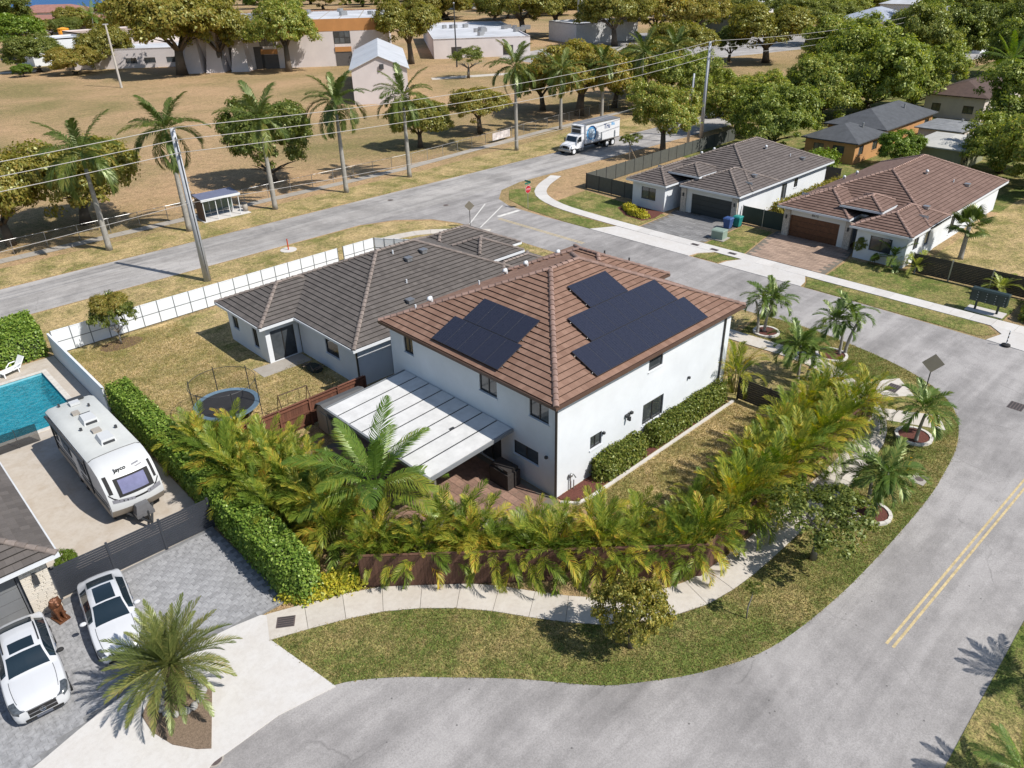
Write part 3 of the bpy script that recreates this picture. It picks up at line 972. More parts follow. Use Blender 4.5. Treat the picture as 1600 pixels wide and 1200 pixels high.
def solar(label, origin, udir, rows, z_of):
    """rows: (u_start, count, inset0, panel width, panel height along the slope)"""
    t = thing('solar_array', label, 'solar panels', origin, group='solar arrays on the brown roof')
    U = Vector((udir[0], udir[1], 0))
    N2 = Vector((-udir[1], udir[0], 0))          # inward, uphill
    up = (N2 + Vector((0, 0, SL))).normalized()
    nz = U.cross(up)
    mw = Matrix((U, up, nz)).transposed().to_euler()
    for (u0, cnt, d0, w_, h_) in rows:
        me, fm_ = panel_me(w_, h_)
        for k in range(cnt):
            p = U * (u0 + k * (w_ + .003)) + N2 * d0 + Vector((0, 0, SL * d0)) + nz * .17
            o = inst('solar_panel', me, t, tuple(p), tuple(mw))
            q = inst('frame', fm_, o, (0, 0, 0))
        # rails and feet under the row
        b = MB()
        for hh in (.3, h_ - .3):
            s0 = U * (u0 - .06) + N2 * d0 + Vector((0, 0, SL * d0)) + up * hh + nz * .12
            s1 = s0 + U * (cnt * (w_ + .003) + .12)
            b.tube([tuple(s0), tuple(s1)], .022, 4)
            b.tube([tuple(s0), tuple(s0 - nz * .12)], .02, 4)
            b.tube([tuple(s1), tuple(s1 - nz * .12)], .02, 4)
        b.build('rail', M_metal, t)
    return t


# right slope (faces -Y): u runs +X from the front eave corner
solar('large dark solar array of three stepped rows on the sunny slope', (22.05, 20.4, 5.8), (1, 0),
      [(3.25, 9, .33, 1.075, 1.885), (4.85, 7, 2.085, 1.075, 1.885), (6.75, 3, 3.84, 1.075, 1.885)], None)
# left slope (faces -X): u runs -Y from the left eave corner
solar('smaller dark solar array of two rows on the shaded slope', (22.05, 34.6, 5.8), (0, -1),
      [(4.6, 5, .34, 1.06, 1.90), (5.25, 4, 2.11, 1.08, 1.80)], None)

# patio cover on the left side, its posts, and the brick patio below
pc = thing('patio_cover', 'white insulated panel patio cover attached to the two storey house', 'patio cover', (19.7, 28.4, 0), world=True)
M_pcov = mat('weathered_white_panel', (0.60, 0.595, 0.58), 0.65, 0.13, 1.6, bump=0.1, bscale=6)
y0_, y1_ = 23.85, 33.05
npan = 8
for k in range(npan):
    a, c = y0_ + (y1_ - y0_) * k / npan, y0_ + (y1_ - y0_) * (k + 1) / npan
    q = MB().add([(17.0, a + .05, 2.52), (22.44, a + .05, 2.80), (22.44, c - .05, 2.80), (17.0, c - .05, 2.52), (17.0, a + .05, 2.64), (22.44, a + .05, 2.92), (22.44, c - .05, 2.92), (17.0, c - .05, 2.64)],
                 [(0, 3, 2, 1), (4, 5, 6, 7), (0, 1, 5, 4), (1, 2, 6, 5), (2, 3, 7, 6), (3, 0, 4, 7)])
    q.build('roof_panel', M_pcov, pc)
sm = MB()
for k in range(1, npan):
    a = y0_ + (y1_ - y0_) * k / npan
    sm.add([(17.0, a - .05, 2.50), (22.43, a - .05, 2.78), (22.43, a + .05, 2.78), (17.0, a + .05, 2.50), (17.0, a - .05, 2.625), (22.43, a - .05, 2.905), (22.43, a + .05, 2.905), (17.0, a + .05, 2.625)],
           [(0, 3, 2, 1), (4, 5, 6, 7), (0, 1, 5, 4), (1, 2, 6, 5), (2, 3, 7, 6), (3, 0, 4, 7)])
sm.build('seam', M_dark, pc)
M_pgut = mat('grey_fascia', (0.20, 0.21, 0.22), 0.5)
MB().box(16.88, 16.998, y0_ - .09, y1_ + .09, 2.44, 2.64).build('gutter', M_pgut, pc)
for yy in (y0_ - .09, y1_ + .01):
    MB().add([(17.0, yy, 2.46), (22.44, yy, 2.74), (22.44, yy + .08, 2.74), (17.0, yy + .08, 2.46), (17.0, yy, 2.66), (22.44, yy, 2.94), (22.44, yy + .08, 2.94), (17.0, yy + .08, 2.66)],
             [(0, 3, 2, 1), (4, 5, 6, 7), (0, 1, 5, 4), (1, 2, 6, 5), (2, 3, 7, 6), (3, 0, 4, 7)]).build('fascia', M_pgut, pc)
for yy in (24.1, 28.4, 32.8):
    MB().box(17.35, 17.47, yy - .06, yy + .06, 0.05, 2.53).build('post', M_metal, pc)
MB().box(20.2, 20.5, 26.1, 26.3, 2.80, 2.835).build('skylight', M_dark, pc)
brick_drive([(14.6, 33.4), (14.6, 25.5), (17.0, 22.8), (19.6, 20.6), (22.4, 20.5), (22.45, 33.4)], (0.25, 0.155, 0.115), 'reddish terracotta tiled patio under and beside the patio cover', .5, 'terracotta_paver')
pt_ = bpy.data.objects['driveway.003']
pt_.name = 'patio'
pt_['category'] = 'patio'

# air conditioner / barbecue under tarp by the wall
t = thing('covered_grill', 'dark fabric covered grill standing against the shaded wall', 'covered grill', (21.6, 23.6, .06))
b_ = MB().prism([(-.45, -.7), (.45, -.7), (.45, .7), (-.45, .7)], 0, .95)
b_.prism([(-.38, -.62), (.38, -.62), (.34, .62), (-.34, .62)], .95, 1.16)
b_.build('cover', mat('dark_tarp', (0.035, 0.03, 0.028), 0.8, 0.3, 5, bump=0.8, bscale=6), t)
MB().tube([(-.4, -.3, 1.1), (-.44, 0, 1.18), (-.4, .3, 1.1)], .025, 6).build('handle', M_dark, t)

# ---- grey roofed single-storey house
HB = thing('house', 'single storey white house with grey brown tile roof behind the white fence', 'house', (31, 44, 0), world=True)
rf = Roofs(HB, M_grey_tile, M_grey_ridge, M_white)
rf.add(21.65, 39.0, 37.3, 51.3, 3.0)
rf.add(19.1, 27.5, 44.62, 51.29, 2.992)
rf.add(34.0, 43.4, 44.5, 51.292, 2.984)
rf.add(34.5, 42.0, 37.308, 42.3, 2.976)
rf.add(35.5, 40.3, 41.0, 46.0, 3.9)
rf.make()
rB = [o for o in HB.children if o.name.startswith('roof')]
facade(HB, (22.1, 45.0), (22.1, 37.75), 0, 2.85, M_wall, [('win1', 3.4, 5.0, 1.25, 2.45)])
facade(HB, (22.1, 37.75), (38.5, 37.75), 0, 2.85, M_wall, [('win', 6, 7.6, 1.1, 2.3)])
facade(HB, (38.5, 37.75), (38.5, 50.8), 0, 2.85, M_wall)
facade(HB, (41.5, 37.75), (41.5, 41.9), 0, 2.85, M_wall, [('win', 1, 3, 1, 2.3)])
facade(HB, (38.5, 37.76), (41.5, 37.76), 0, 2.85, M_wall)
facade(HB, (41.5, 41.9), (38.5, 41.9), 0, 2.85, M_wall)
facade(HB, (42.9, 45.0), (42.9, 50.8), 0, 2.85, M_wall, [('garage', .5, 5.3, .05, 2.2)])
facade(HB, (38.5, 45.0), (42.9, 45.0), 0, 2.85, M_wall)
facade(HB, (42.9, 50.8), (19.6, 50.8), 0, 2.85, M_wall, [('win', 12, 14, 1, 2.3)])
facade(HB, (19.6, 50.8), (19.6, 45.1), 0, 2.85, M_wall, [('win', .7, 1.55, 1.25, 2.4), ('win', 3.7, 4.4, .75, 2.4)])
facade(HB, (19.6, 45.1), (22.1, 45.1), 0, 2.85, M_wall, [('slide', .35, 2.15, .08, 2.35)])
downspout(HB, 22.03, 37.68, 0, 2.85, M_bronze)
downspout(HB, 24.8, 37.68, 0, 2.85, M_bronze)
for x, y, k in ((31.8, 42.9, 'box'), (30.2, 42.6, 'box'), (29.6, 43.6, 'pipe'), (27.6, 39.2, 'box'), (28.6, 40.8, 'pipe'), (31.0, 38.3, 'pipe')):
    vent(rB[0], x, y, 3 + SL * min(y - 37.3, x - 21.65) + .04, k, M_white if k == 'pipe' else M_metal)
sheet('path', [(18.3, 43.6), (21.9, 43.5), (21.9, 45.0), (18.3, 45.2)], 0.045, M_concg, 'small grey slab by the sliding door of the grey roofed house', 'path')
t = thing('firewood_heap', 'dark low heap of garden cuttings against the grey roofed house', 'heap', (21.3, 42.2, 0))
for k in range(14):
    a = random.uniform(0, 3.1)
    p = Vector((random.uniform(-.35, .35), random.uniform(-.7, .7), random.uniform(.06, .35)))
    d_ = Vector((math.cos(a), math.sin(a), random.uniform(-.1, .1))) * .4
    MB().tube([tuple(p - d_), tuple(p + d_)], [.04, .03], 6).build('branch', M_bark, t)
MB().ball((0, 0, .1), (.5, .8, .28), 10, 6).build('pile', mat('dark_litter', (0.03, 0.035, 0.025), 0.95, 0.4, 8, bump=1), t)


# ---- the two white houses across the side street
def garage_house(label, y0, gy0, gy1, by0, by1, y1, x1, tm, rm, dm, loc):
    """garage wing between gy0..gy1, bedroom wing by0..by1 standing further out, entry recessed between them"""
    h = thing('house', label, 'house', loc, world=True)
    r = Roofs(h, tm, rm, M_white)
    r.add(70.3, x1, y0, y1, 3.0)
    r.add(67.9, 76.0, gy0, gy1, 2.99)
    r.add(66.4, 75.0, by0, by1, 2.982)
    ey = (gy1 + by0) / 2 if gy1 < by1 else (by1 + gy0) / 2
    r.add(69.0, 73.4, ey - 1.9, ey + 1.9, 3.85)
    r.make()
    wy0, wy1 = y0 + .5, y1 - .5
    Ms = mat('stacked_ledge_stone', (0.50, 0.45, 0.38), 0.9, 0.45, 7, bump=0.8, bscale=9)
    # street side walls run with the outside towards -X
    a, c = gy1 - .45, gy0 + .45
    facade(h, (68.6, a), (68.6, c), 0, 2.85, M_wallc, [('garage', a - (gy0 + gy1) / 2 - 2.45, a - (gy0 + gy1) / 2 + 2.45, .05, 2.15)], fm=dm)
    for yy in (gy0 + .45, gy1 - .45):
        MB().box(68.42, 68.74, yy - (.0 if yy < ey else .62), yy + (.62 if yy < ey else .0), 0, 2.6).build('stone_pier', Ms, h)
        MB().box(68.3, 68.42, yy + (.24 if yy < ey else -.36), yy + (.36 if yy < ey else -.24), 1.75, 2.1).build('wall_lamp', M_dark, h)
    a, c = by1 - .45, by0 + .45
    L = a - c
    facade(h, (67.0, a), (67.0, c), 0, 2.85, M_wall, [('win', L / 2 - .95, L / 2 + .95, .98, 2.3)])
    facade(h, (67.0, c), (74.0, c), 0, 2.85, M_wall, [('win', 1.5, 2.6, 1.2, 2.3), ('win1', 4.2, 5.2, 1.0, 2.3)] if by0 == y0 else [])
    facade(h, (74.0, a), (67.0, a), 0, 2.85, M_wall)
    facade(h, (68.6, gy0 + .45), (74, gy0 + .45), 0, 2.85, M_wall)
    facade(h, (74, gy1 - .45), (68.6, gy1 - .45), 0, 2.85, M_wall)
    facade(h, (71.2, max(gy1, by1) - .6), (71.2, min(gy0, by0) + .6), 0, 3.7, M_wallc, [('door', 6.0, 7.4, .05, 2.3)])
    sy = wy0
    facade(h, (74, sy), (x1 - .5, sy), 0, 2.85, M_wall, [('win', 3.5, 4.6, .5, 2.3), ('win', 6.2, 7.0, 1.4, 2.4)])
    facade(h, (x1 - .5, sy), (x1 - .5, wy1), 0, 2.85, M_wall, [('win', 3, 5, 1, 2.3)])
    facade(h, (x1 - .5, wy1), (74, wy1), 0, 2.85, M_wall)
    rr = [o for o in h.children if o.name.startswith('roof')]
    for (x, y, k) in ((80.5, y0 + 4.6, 'goose'), (82.5, y0 + 2.6, 'pipe'), (83.6, y0 + 1.6, 'box'), (73.2, y0 + 1.6, 'box'), (79, y1 - 1.2, 'goose'), (81, y1 - 1.6, 'goose')):
        vent(rr[0], x, y, 3 + SL * min(y - y0, y1 - y, x - 70.3) + .04, k, M_white if k != 'box' else M_metal)
    return h


M_gard = mat('dark_green_grey_door', (0.035, 0.042, 0.042), 0.5, 0.15)
M_gbrn = mat('stained_wood_door', (0.12, 0.05, 0.022), 0.5, 0.35, 3)
HH1 = garage_house('white house with taupe tile roof and dark green garage door', 38.1, 38.12, 45.2, 46.0, 51.2, 51.2, 88.2, M_greyer_tile, M_grey_ridge, M_gard, (77, 44.6, 0))
HH2 = garage_house('white house with reddish tile roof and brown wooden garage door', 20.8, 26.9, 33.9, 20.8, 26.1, 33.9, 91.3, M_rust_tile, M_rust_ridge, M_gbrn, (77, 27, 0))


def text(name, s, size, parent, loc, rot, m, ext=.008, align='CENTER', bold=0.0):
    cu = bpy.data.curves.new(name, 'FONT')
    cu.body = s
    cu.size = size
    cu.extrude = ext
    cu.offset = bold * size
    cu.align_x = align
    cu.align_y = 'CENTER'
    cu.materials.append(m)
    tmp = bpy.data.objects.new(name, cu)
    C.objects.link(tmp)
    bpy.context.view_layer.update()
    me = bpy.data.meshes.new_from_object(tmp.evaluated_get(bpy.context.evaluated_depsgraph_get()))
    bpy.data.objects.remove(tmp)
    if not me.materials:
        me.materials.append(m)
    o = bpy.data.objects.new(name, me)
    C.objects.link(o)
    o.parent = parent
    off = (OFF.get(parent.name) if parent else None) or (0, 0, 0)
    o.location = (loc[0] - off[0], loc[1] - off[1], loc[2] - off[2])
    o.rotation_euler = rot
    return o


text('house_number', '8615', .34, HH2, (68.585, 30.4, 2.45), (RD(90), 0, RD(-90)), M_dark)

# ---- house at the near corner: roof edge, stone pier, garage
H0 = thing('house', 'house with grey brown tile roof and stone garage pier beside the trailer', 'house', (-6, 38, 0), world=True)
rf = Roofs(H0, M_grey_tile, M_grey_ridge, mat('white_gutter', (0.6, 0.62, 0.64), 0.45))
rf.add(-16, 2.55, 30.45, 46.0, 3.0)
rf.make()
M_dkwall = mat('dark_grey_stucco', (0.10, 0.105, 0.115), 0.85, 0.1, 1, bump=0.3)
facade(H0, (-15.5, 31.1), (2.1, 31.1), 0, 2.85, M_dkwall, [('garage', 11.4, 16.4, .06, 2.3)], fm=mat('grey_garage_door', (0.17, 0.175, 0.18), 0.5))
facade(H0, (2.1, 31.1), (2.1, 45.5), 0, 2.85, M_wall, [('win', 4, 6, 1, 2.2)])
facade(H0, (2.1, 45.5), (-15.5, 45.5), 0, 2.85, M_wall)
Ms = mat('stacked_ledge_stone_pale', (0.58, 0.53, 0.45), 0.9, 0.3, 8)
stm = MB().box(0, .2, -.03, .03, 0, .1).mesh('stone')
pier = MB().box(1.05, 2.05, 30.95, 31.098, 0, 2.8).build('pier', mat('pier_mortar', (0.34, 0.31, 0.27), 0.95), H0)
off = OFF[pier.name]
for j in range(27):
    u = 1.03
    while u < 1.95:
        wd = min(random.uniform(.16, .4), 2.07 - u)
        o = inst('stone', stm, pier, (u - off[0], 30.945 - off[1] - random.uniform(0, .025), j * .103 + .01), (0, 0, 0), (wd / .2 * .95, 1, .92))
        u += wd
stm.materials.append(Ms)
MB().box(1.45, 1.63, 30.72, 30.9, 1.75, 2.15).box(1.48, 1.6, 30.76, 30.95, 2.15, 2.28).build('wall_lamp', M_dark, H0)
MB().box(-4.3, 1.0, 30.82, 31.0, .045, .1).build('threshold', M_concw, H0)

# ================================================================ VEGETATION
L_oak = leaf_mat('oak_leaves', [(0.0, (0.108, 0.126, 0.024)), (0.45, (0.228, 0.222, 0.043)), (0.8, (0.360, 0.288, 0.066)), (1.0, (0.456, 0.300, 0.084))], 0.45, 0.3)
L_mango = leaf_mat('mango_leaves', [(0.0, (0.098, 0.143, 0.029)), (0.5, (0.221, 0.273, 0.052)), (0.85, (0.403, 0.403, 0.085)), (1.0, (0.600, 0.416, 0.143))], 0.45, 0.2)
L_dark = leaf_mat('dark_evergreen_leaves', [(0.0, (0.072, 0.104, 0.023)), (0.6, (0.169, 0.202, 0.044)), (1.0, (0.351, 0.338, 0.085))], 0.45, 0.2)
L_lime = leaf_mat('lime_leaves', [(0.0, (0.081, 0.138, 0.018)), (0.6, (0.149, 0.225, 0.030)), (1.0, (0.270, 0.312, 0.048))], 0.35, 0.2)
L_hedge = leaf_mat('hedge_leaves', [(0.0, (0.065, 0.125, 0.018)), (0.5, (0.16, 0.25, 0.035)), (1.0, (0.33, 0.42, 0.08))], 0.28, 0.1)
L_hedge2 = leaf_mat('olive_hedge_leaves', [(0.0, (0.054, 0.081, 0.014)), (0.5, (0.128, 0.163, 0.026)), (1.0, (0.270, 0.263, 0.060))], 0.28, 0.1)
L_gold = leaf_mat('golden_shrub_leaves', [(0.0, (0.176, 0.213, 0.018)), (0.5, (0.432, 0.400, 0.036)), (1.0, (0.648, 0.525, 0.072))], 0.3, 0.1)
L_near = leaf_mat('olive_gold_leaves', [(0.0, (0.09, 0.105, 0.02)), (0.5, (0.23, 0.22, 0.04)), (0.85, (0.40, 0.33, 0.07)), (1.0, (0.46, 0.33, 0.08))], 0.35, 0.1)
L_royal = leaf_mat('royal_palm_leaflets', [(0.0, (0.041, 0.069, 0.014)), (0.6, (0.101, 0.138, 0.030)), (0.88, (0.176, 0.181, 0.042)), (1.0, (0.324, 0.237, 0.084))], 0.3, 0.55, 0.12)
L_areca = leaf_mat('areca_leaflets', [(0.0, (0.06, 0.11, 0.016)), (0.4, (0.145, 0.205, 0.026)), (0.66, (0.31, 0.32, 0.045)), (0.82, (0.52, 0.42, 0.06)), (0.93, (0.50, 0.25, 0.045)), (1.0, (0.32, 0.18, 0.08))], 0.36, 0.62, 0.05)
L_coco = leaf_mat('coconut_leaflets', [(0.0, (0.061, 0.125, 0.022)), (0.6, (0.135, 0.213, 0.030)), (1.0, (0.351, 0.338, 0.048))], 0.38, 0.6, 0.12)
L_xmas = leaf_mat('adonidia_leaflets', [(0.0, (0.054, 0.106, 0.022)), (0.6, (0.121, 0.181, 0.036)), (1.0, (0.257, 0.250, 0.060))], 0.33, 0.5, 0.12)
L_date = leaf_mat('date_palm_leaflets', [(0.0, (0.074, 0.106, 0.030)), (0.55, (0.162, 0.188, 0.054)), (0.9, (0.324, 0.300, 0.096)), (1.0, (0.405, 0.275, 0.108))], 0.3, 0.5, 0.12)
L_pale = leaf_mat('pale_young_palm', [(0.0, (0.176, 0.237, 0.036)), (1.0, (0.459, 0.450, 0.120))], 0.35, 0.3, 0.12)


def leaf_cards(P, N, size, rngs, asp=0.55, up=0.35):
    """diamond leaves at P facing roughly N; returns V, F"""
    n = len(P)
    nr = N + rngs.normal(0, .5, (n, 3))
    nr[:, 2] += up
    nr /= np.linalg.norm(nr, axis=1)[:, None] + 1e-9
    a = rngs.normal(0, 1, (n, 3))
    t = np.cross(nr, a)
    t /= np.linalg.norm(t, axis=1)[:, None] + 1e-9
    b = np.cross(nr, t)
    s = size * rngs.uniform(.65, 1.35, (n, 1))
    V = np.stack([P - t * s, P + b * s * asp + nr * s * .18, P + t * s, P - b * s * asp + nr * s * .18], axis=1).reshape(-1, 3)
    F = np.arange(4 * n).reshape(-1, 4)
    return V, F


def crown_mesh(name, m, seed, nclump, per, leaf, lobes=7, flat=.75, hole=.16, clump_r=.17):
    """Unit crown (radius about 1, base near z=0): lobes carrying clumps of leaves, with gaps between"""
    r = np.random.default_rng(seed)
    cs, rs = [np.array([0, 0, .62])], [.62]
    for k in range(lobes):
        a = 2 * math.pi * k / lobes + r.uniform(-.3, .3)
        q = r.uniform(.36, .62)
        cs.append(np.array([math.cos(a) * q, math.sin(a) * q, r.uniform(.32, .95)]))
        rs.append(r.uniform(.3, .46))
    Ps, Ns = [], []
    for _ in range(nclump):
        k = r.integers(0, len(cs))
        d = r.normal(0, 1, 3)
        d[2] = abs(d[2]) * 1.0 - .25 * (r.random() < .5)
        d /= np.linalg.norm(d)
        c = cs[k] + d * rs[k] * r.uniform(.78, 1.08)
        if any(np.linalg.norm(c - cs[j]) < rs[j] * .62 for j in range(len(cs)) if j != k) and r.random() < .8:
            continue
        cr = clump_r * r.uniform(.6, 1.3)
        n = int(per * r.uniform(.6, 1.3))
        o = r.normal(0, 1, (n, 3))
        o /= np.linalg.norm(o, axis=1)[:, None]
        o *= (r.random((n, 1)) ** .5) * cr
        o[:, 2] *= .7
        Ps.append(c + o)
        Ns.append(np.repeat(d[None], n, 0) * .7 + o / cr * .8)
    P, N = np.concatenate(Ps), np.concatenate(Ns)
    P[:, 2] *= flat
    V, F = leaf_cards(P, N, leaf, r)
    return fast_mesh(name, V, F, m)


def trunk_mesh(name, seed, h, r0, nl=6, spread=.55, top=.9, m=None, sub=True):
    """Unit-crown trunk: bole of height h below the crown, limbs reaching into it"""
    r = np.random.default_rng(seed)
    b = MB()
    lean = r.normal(0, .04, 2)
    b.tube([(0, 0, -h - .02), (lean[0] * .3, lean[1] * .3, -h * .5), (lean[0], lean[1], .05)], [r0 * 1.35, r0, r0 * .82], 8)
    for k in range(nl):
        a = 2 * math.pi * k / nl + r.uniform(-.4, .4)
        q, zz = r.uniform(.6, 1.0) * spread, r.uniform(.5, 1.0) * top * .7
        p1 = (lean[0] + math.cos(a) * q * .4, lean[1] + math.sin(a) * q * .4, .08 + zz * .45)
        p2 = (lean[0] + math.cos(a) * q, lean[1] + math.sin(a) * q, zz)
        b.tube([(lean[0], lean[1], -.04 - .05 * r.random()), p1, p2], [r0 * .55, r0 * .36, r0 * .13], 6)
        if sub:
            for s in range(2):
                a2 = a + r.uniform(-.9, .9)
                e = (p1[0] + math.cos(a2) * q * .5, p1[1] + math.sin(a2) * q * .5, p1[2] + r.uniform(.15, .4))
                b.tube([p1, ((p1[0] + e[0]) / 2, (p1[1] + e[1]) / 2, (p1[2] + e[2]) / 2 + .04), e], [r0 * .28, r0 * .18, r0 * .07], 5)
    me = b.mesh(name, True)
    me.materials.append(m or M_bark)
    return me


CR = {
    'oak': [crown_mesh('crown', L_oak, s, 560, 95, .025, 11, clump_r=.135) for s in (1, 2, 3)],
    'mango': [crown_mesh('crown', L_mango, s, 600, 100, .0225, 12, .9, clump_r=.12) for s in (11, 12, 13)],
    'dark': [crown_mesh('crown', L_dark, s, 560, 95, .0235, 11, .95, clump_r=.125) for s in (21, 22)],
    'lime': [crown_mesh('crown', L_lime, s, 420, 80, .027, 9, .8, clump_r=.135) for s in (31,)],
}
TK = [trunk_mesh('trunk', 40 + k, .75, .075) for k in range(3)]


def tree(kind, x, y, rad, h, bole, label, group=None, name='tree', cat='tree', var=None, tr=1.0):
    """rad: crown radius, h: crown height, bole: clear trunk height"""
    t = thing(name, label, cat, (x, y, 0), random.uniform(0, 6.28), group)
    cms = CR[kind]
    cm = cms[var if var is not None else random.randrange(len(cms))]
    tk = TK[random.randrange(3)]
    inst('trunk', tk, t, (0, 0, bole), (0, 0, 0), (rad * tr, rad * tr, bole / .75))
    hs = h / (1.3 * (.75 if kind in ('oak',) else .9))
    inst('crown', cm, t, (0, 0, bole - .12 * h), (0, 0, random.uniform(0, 6.28)), (rad, rad, hs))
    return t


# --- palm fronds
def frond_mesh(name, m, L, curve, npair, ll, lw, vee=.35, hang=.3, sweep=(75, 35), seed=0, start=.14, rach=.022, prof=None):
    r = np.random.default_rng(seed)
    n = 24
    ts = np.linspace(0, 1, n)
    th = -curve * ts ** 1.35
    dx = np.cos(th)
    dz = np.sin(th)
    X = np.concatenate([[0], np.cumsum((dx[1:] + dx[:-1]) / 2)]) * L / (n - 1)
    Z = np.concatenate([[0], np.cumsum((dz[1:] + dz[:-1]) / 2)]) * L / (n - 1)
    b = MB()
    k = 9
    b.tube([(float(np.interp(q, ts, X)), 0, float(np.interp(q, ts, Z))) for q in np.linspace(0, 1, k)], [rach * (1 - .85 * q) for q in np.linspace(0, 1, k)], 4)
    for i in range(npair):
        t = start + (1 - start) * (i + .3) / npair
        x, z, a = np.interp(t, ts, X), np.interp(t, ts, Z), np.interp(t, ts, th)
        T = np.array([math.cos(a), 0, math.sin(a)])
        U = np.array([-math.sin(a), 0, math.cos(a)])
        pf = prof(t) if prof else max(.12, math.sin(math.pi * min(1, .12 + .9 * (t - start) / (1 - start))) ** .55)
        for s in (-1, 1):
            sw = RD(sweep[0] + (sweep[1] - sweep[0]) * t + r.uniform(-6, 6))
            v = vee * r.uniform(.6, 1.4)
            D = T * math.cos(sw) + np.array([0, s, 0]) * math.sin(sw) * math.cos(v) + U * math.sin(v) * math.sin(sw)
            D /= np.linalg.norm(D)
            l = ll * pf * r.uniform(.85, 1.1)
            side = np.cross(D, U)
            side /= np.linalg.norm(side)
            p0 = np.array([x, 0, z])
            g_ = np.array([0, 0, -1.0])
            p1 = p0 + D * l * .5 + g_ * hang * l * .16
            p2 = p0 + D * l * (1 - hang * .25) + g_ * hang * l * .62
            w_ = lw * r.uniform(.8, 1.15)
            o = len(b.v)
            b.v += [tuple(p0 - side * w_ * .3), tuple(p0 + side * w_ * .3), tuple(p1 + side * w_ * .5), tuple(p1 - side * w_ * .5), tuple(p2)]
            b.f += [(o, o + 1, o + 2, o + 3), (o + 3, o + 2, o + 4)]
    me = b.mesh(name)
    me.materials.append(m)
    return me


F_royal = [frond_mesh('frond', L_royal, 3.7, c, 40, 1.0, .085, .6, .85, seed=50 + i) for i, c in enumerate((.7, 1.15, 1.7))]
F_areca = [frond_mesh('frond', L_areca, 1.8, c, 26, .48, .033, .65, .55, (66, 36), seed=60 + i) for i, c in enumerate((.8, 1.3, 1.9, 2.4))]
F_coco = [frond_mesh('frond', L_coco, 3.9, c, 46, .85, .05, .25, .7, (70, 38), seed=70 + i) for i, c in enumerate((.35, .7, 1.15))]
F_xmas = [frond_mesh('frond', L_xmas, 1.75, c, 28, .56, .052, .6, .6, (66, 34), seed=80 + i) for i, c in enumerate((.9, 1.4, 1.9))]
F_date = [frond_mesh('frond', L_date, 2.4, c, 46, .42, .027, .6, .15, (58, 28), seed=90 + i, rach=.026) for i, c in enumerate((.25, .5, .8))]
F_pale = [frond_mesh('frond', L_pale, 1.25, c, 18, .4, .05, .45, .3, (66, 36), seed=95 + i) for i, c in enumerate((.7, 1.2))]


def fan_mesh():
    b = MB()
    b.tube([(0, 0, 0), (.6, 0, .03), (1.0, 0, 0)], [.02, .016, .012], 4)
    for k in range(22):
        a = RD(-135 + 270 * k / 21)
        d = Vector((math.cos(a), math.sin(a), .12 * math.cos(a * 2)))
        s = Vector((-math.sin(a), math.cos(a), 0))
        l = .75 * (1 - .18 * abs(a) / 2.3)
        o = len(b.v)
        p = Vector((1.0, 0, 0))
        b.v += [tuple(p), tuple(p + d * l * .55 + s * .05), tuple(p + d * l + Vector((0, 0, -.18))), tuple(p + d * l * .55 - s * .05)]
        b.f.append((o, o + 1, o + 2, o + 3))
    me = b.mesh('frond')
    me.materials.append(L_royal)
    return me


F_fan = [fan_mesh()]


def add_fronds(t, meshes, n, z, rings, scale=1.0, base_r=.08, jit=.12, seed=None):
    """rings: list of (share, pitch degrees, mesh index)"""
    tot = 0
    ph = random.uniform(0, 6.28)
    for (share, pitch, mi) in rings:
        k = max(1, round(n * share))
        for i in range(k):
            a = ph + 2 * math.pi * (i + random.uniform(-.25, .25)) / k
            p = RD(pitch + random.uniform(-9, 9))
            s = scale * random.uniform(.85, 1.12)
            inst('frond', meshes[mi], t, (math.cos(a) * base_r, math.sin(a) * base_r, z + random.uniform(-jit, jit)), (random.uniform(-.25, .25), -p, a), s)
        ph += 1.3


_tk = {}


def palm_trunk(h, r0, r1, bulge=1.0, lean=0.0, n=10):
    key = (round(h, 1), r0, r1, bulge, round(lean, 2))
    if key not in _tk:
        pts, rad = [], []
        for i in range(13):
            q = i / 12
            pts.append((lean * q * q, 0, h * q))
            rad.append((r0 * (1 - q) + r1 * q) * (1 + (bulge - 1) * math.sin(math.pi * min(1, q * 1.25))) * (1.25 if i == 0 else 1) * (1 + .03 * (i % 2)))
        me = MB().tube(pts, rad, n).mesh('trunk', True)
        me.materials.append(M_palmtrunk)
        _tk[key] = me
    return _tk[key]


shaft_me = MB().tube([(0, 0, 0), (0, 0, .5), (0, 0, 1.5)], [.17, .19, .09], 10).mesh('crownshaft', True)
shaft_me.materials.append(M_shaft)


def royal(x, y, hz, label, group, sc_=1.0, n=21):
    t = thing('royal_palm', label, 'palm tree', (x, y, 0), random.uniform(0, 6.28), group)
    inst('trunk', palm_trunk(hz - 1.3, .27, .17, 1.12), t, (0, 0, 0))
    inst('crownshaft', shaft_me, t, (0, 0, hz - 1.35))
    add_fronds(t, F_royal, n, hz + .1, [(.2, 64, 0), (.32, 36, 1), (.30, 8, 2), (.18, -30, 2)], sc_)
    return t


rp = [(20.4, 79.0, 9.3), (28.5, 79.0, 10.2), (38.7, 79.5, 9.7), (48.2, 79.5, 10.4), (57.9, 79.7, 9.9), (77.9, 80.4, 11.2)]
for k, (x, y, z) in enumerate(rp):
    royal(x, y, z, 'tall royal palm with grey trunk in the row along the arterial road', 'royal palms along the arterial road', 1.2)
for (px, py, hz) in ((876, 203, 8.8), (940, 187, 8.6), (1000, 172, 9.5), (1048, 165, 10)):
    x, y = G(px, py)
    royal(x, y, hz, 'royal palm half hidden among the trees beyond the delivery truck', 'royal palms beyond the truck', 1.25)

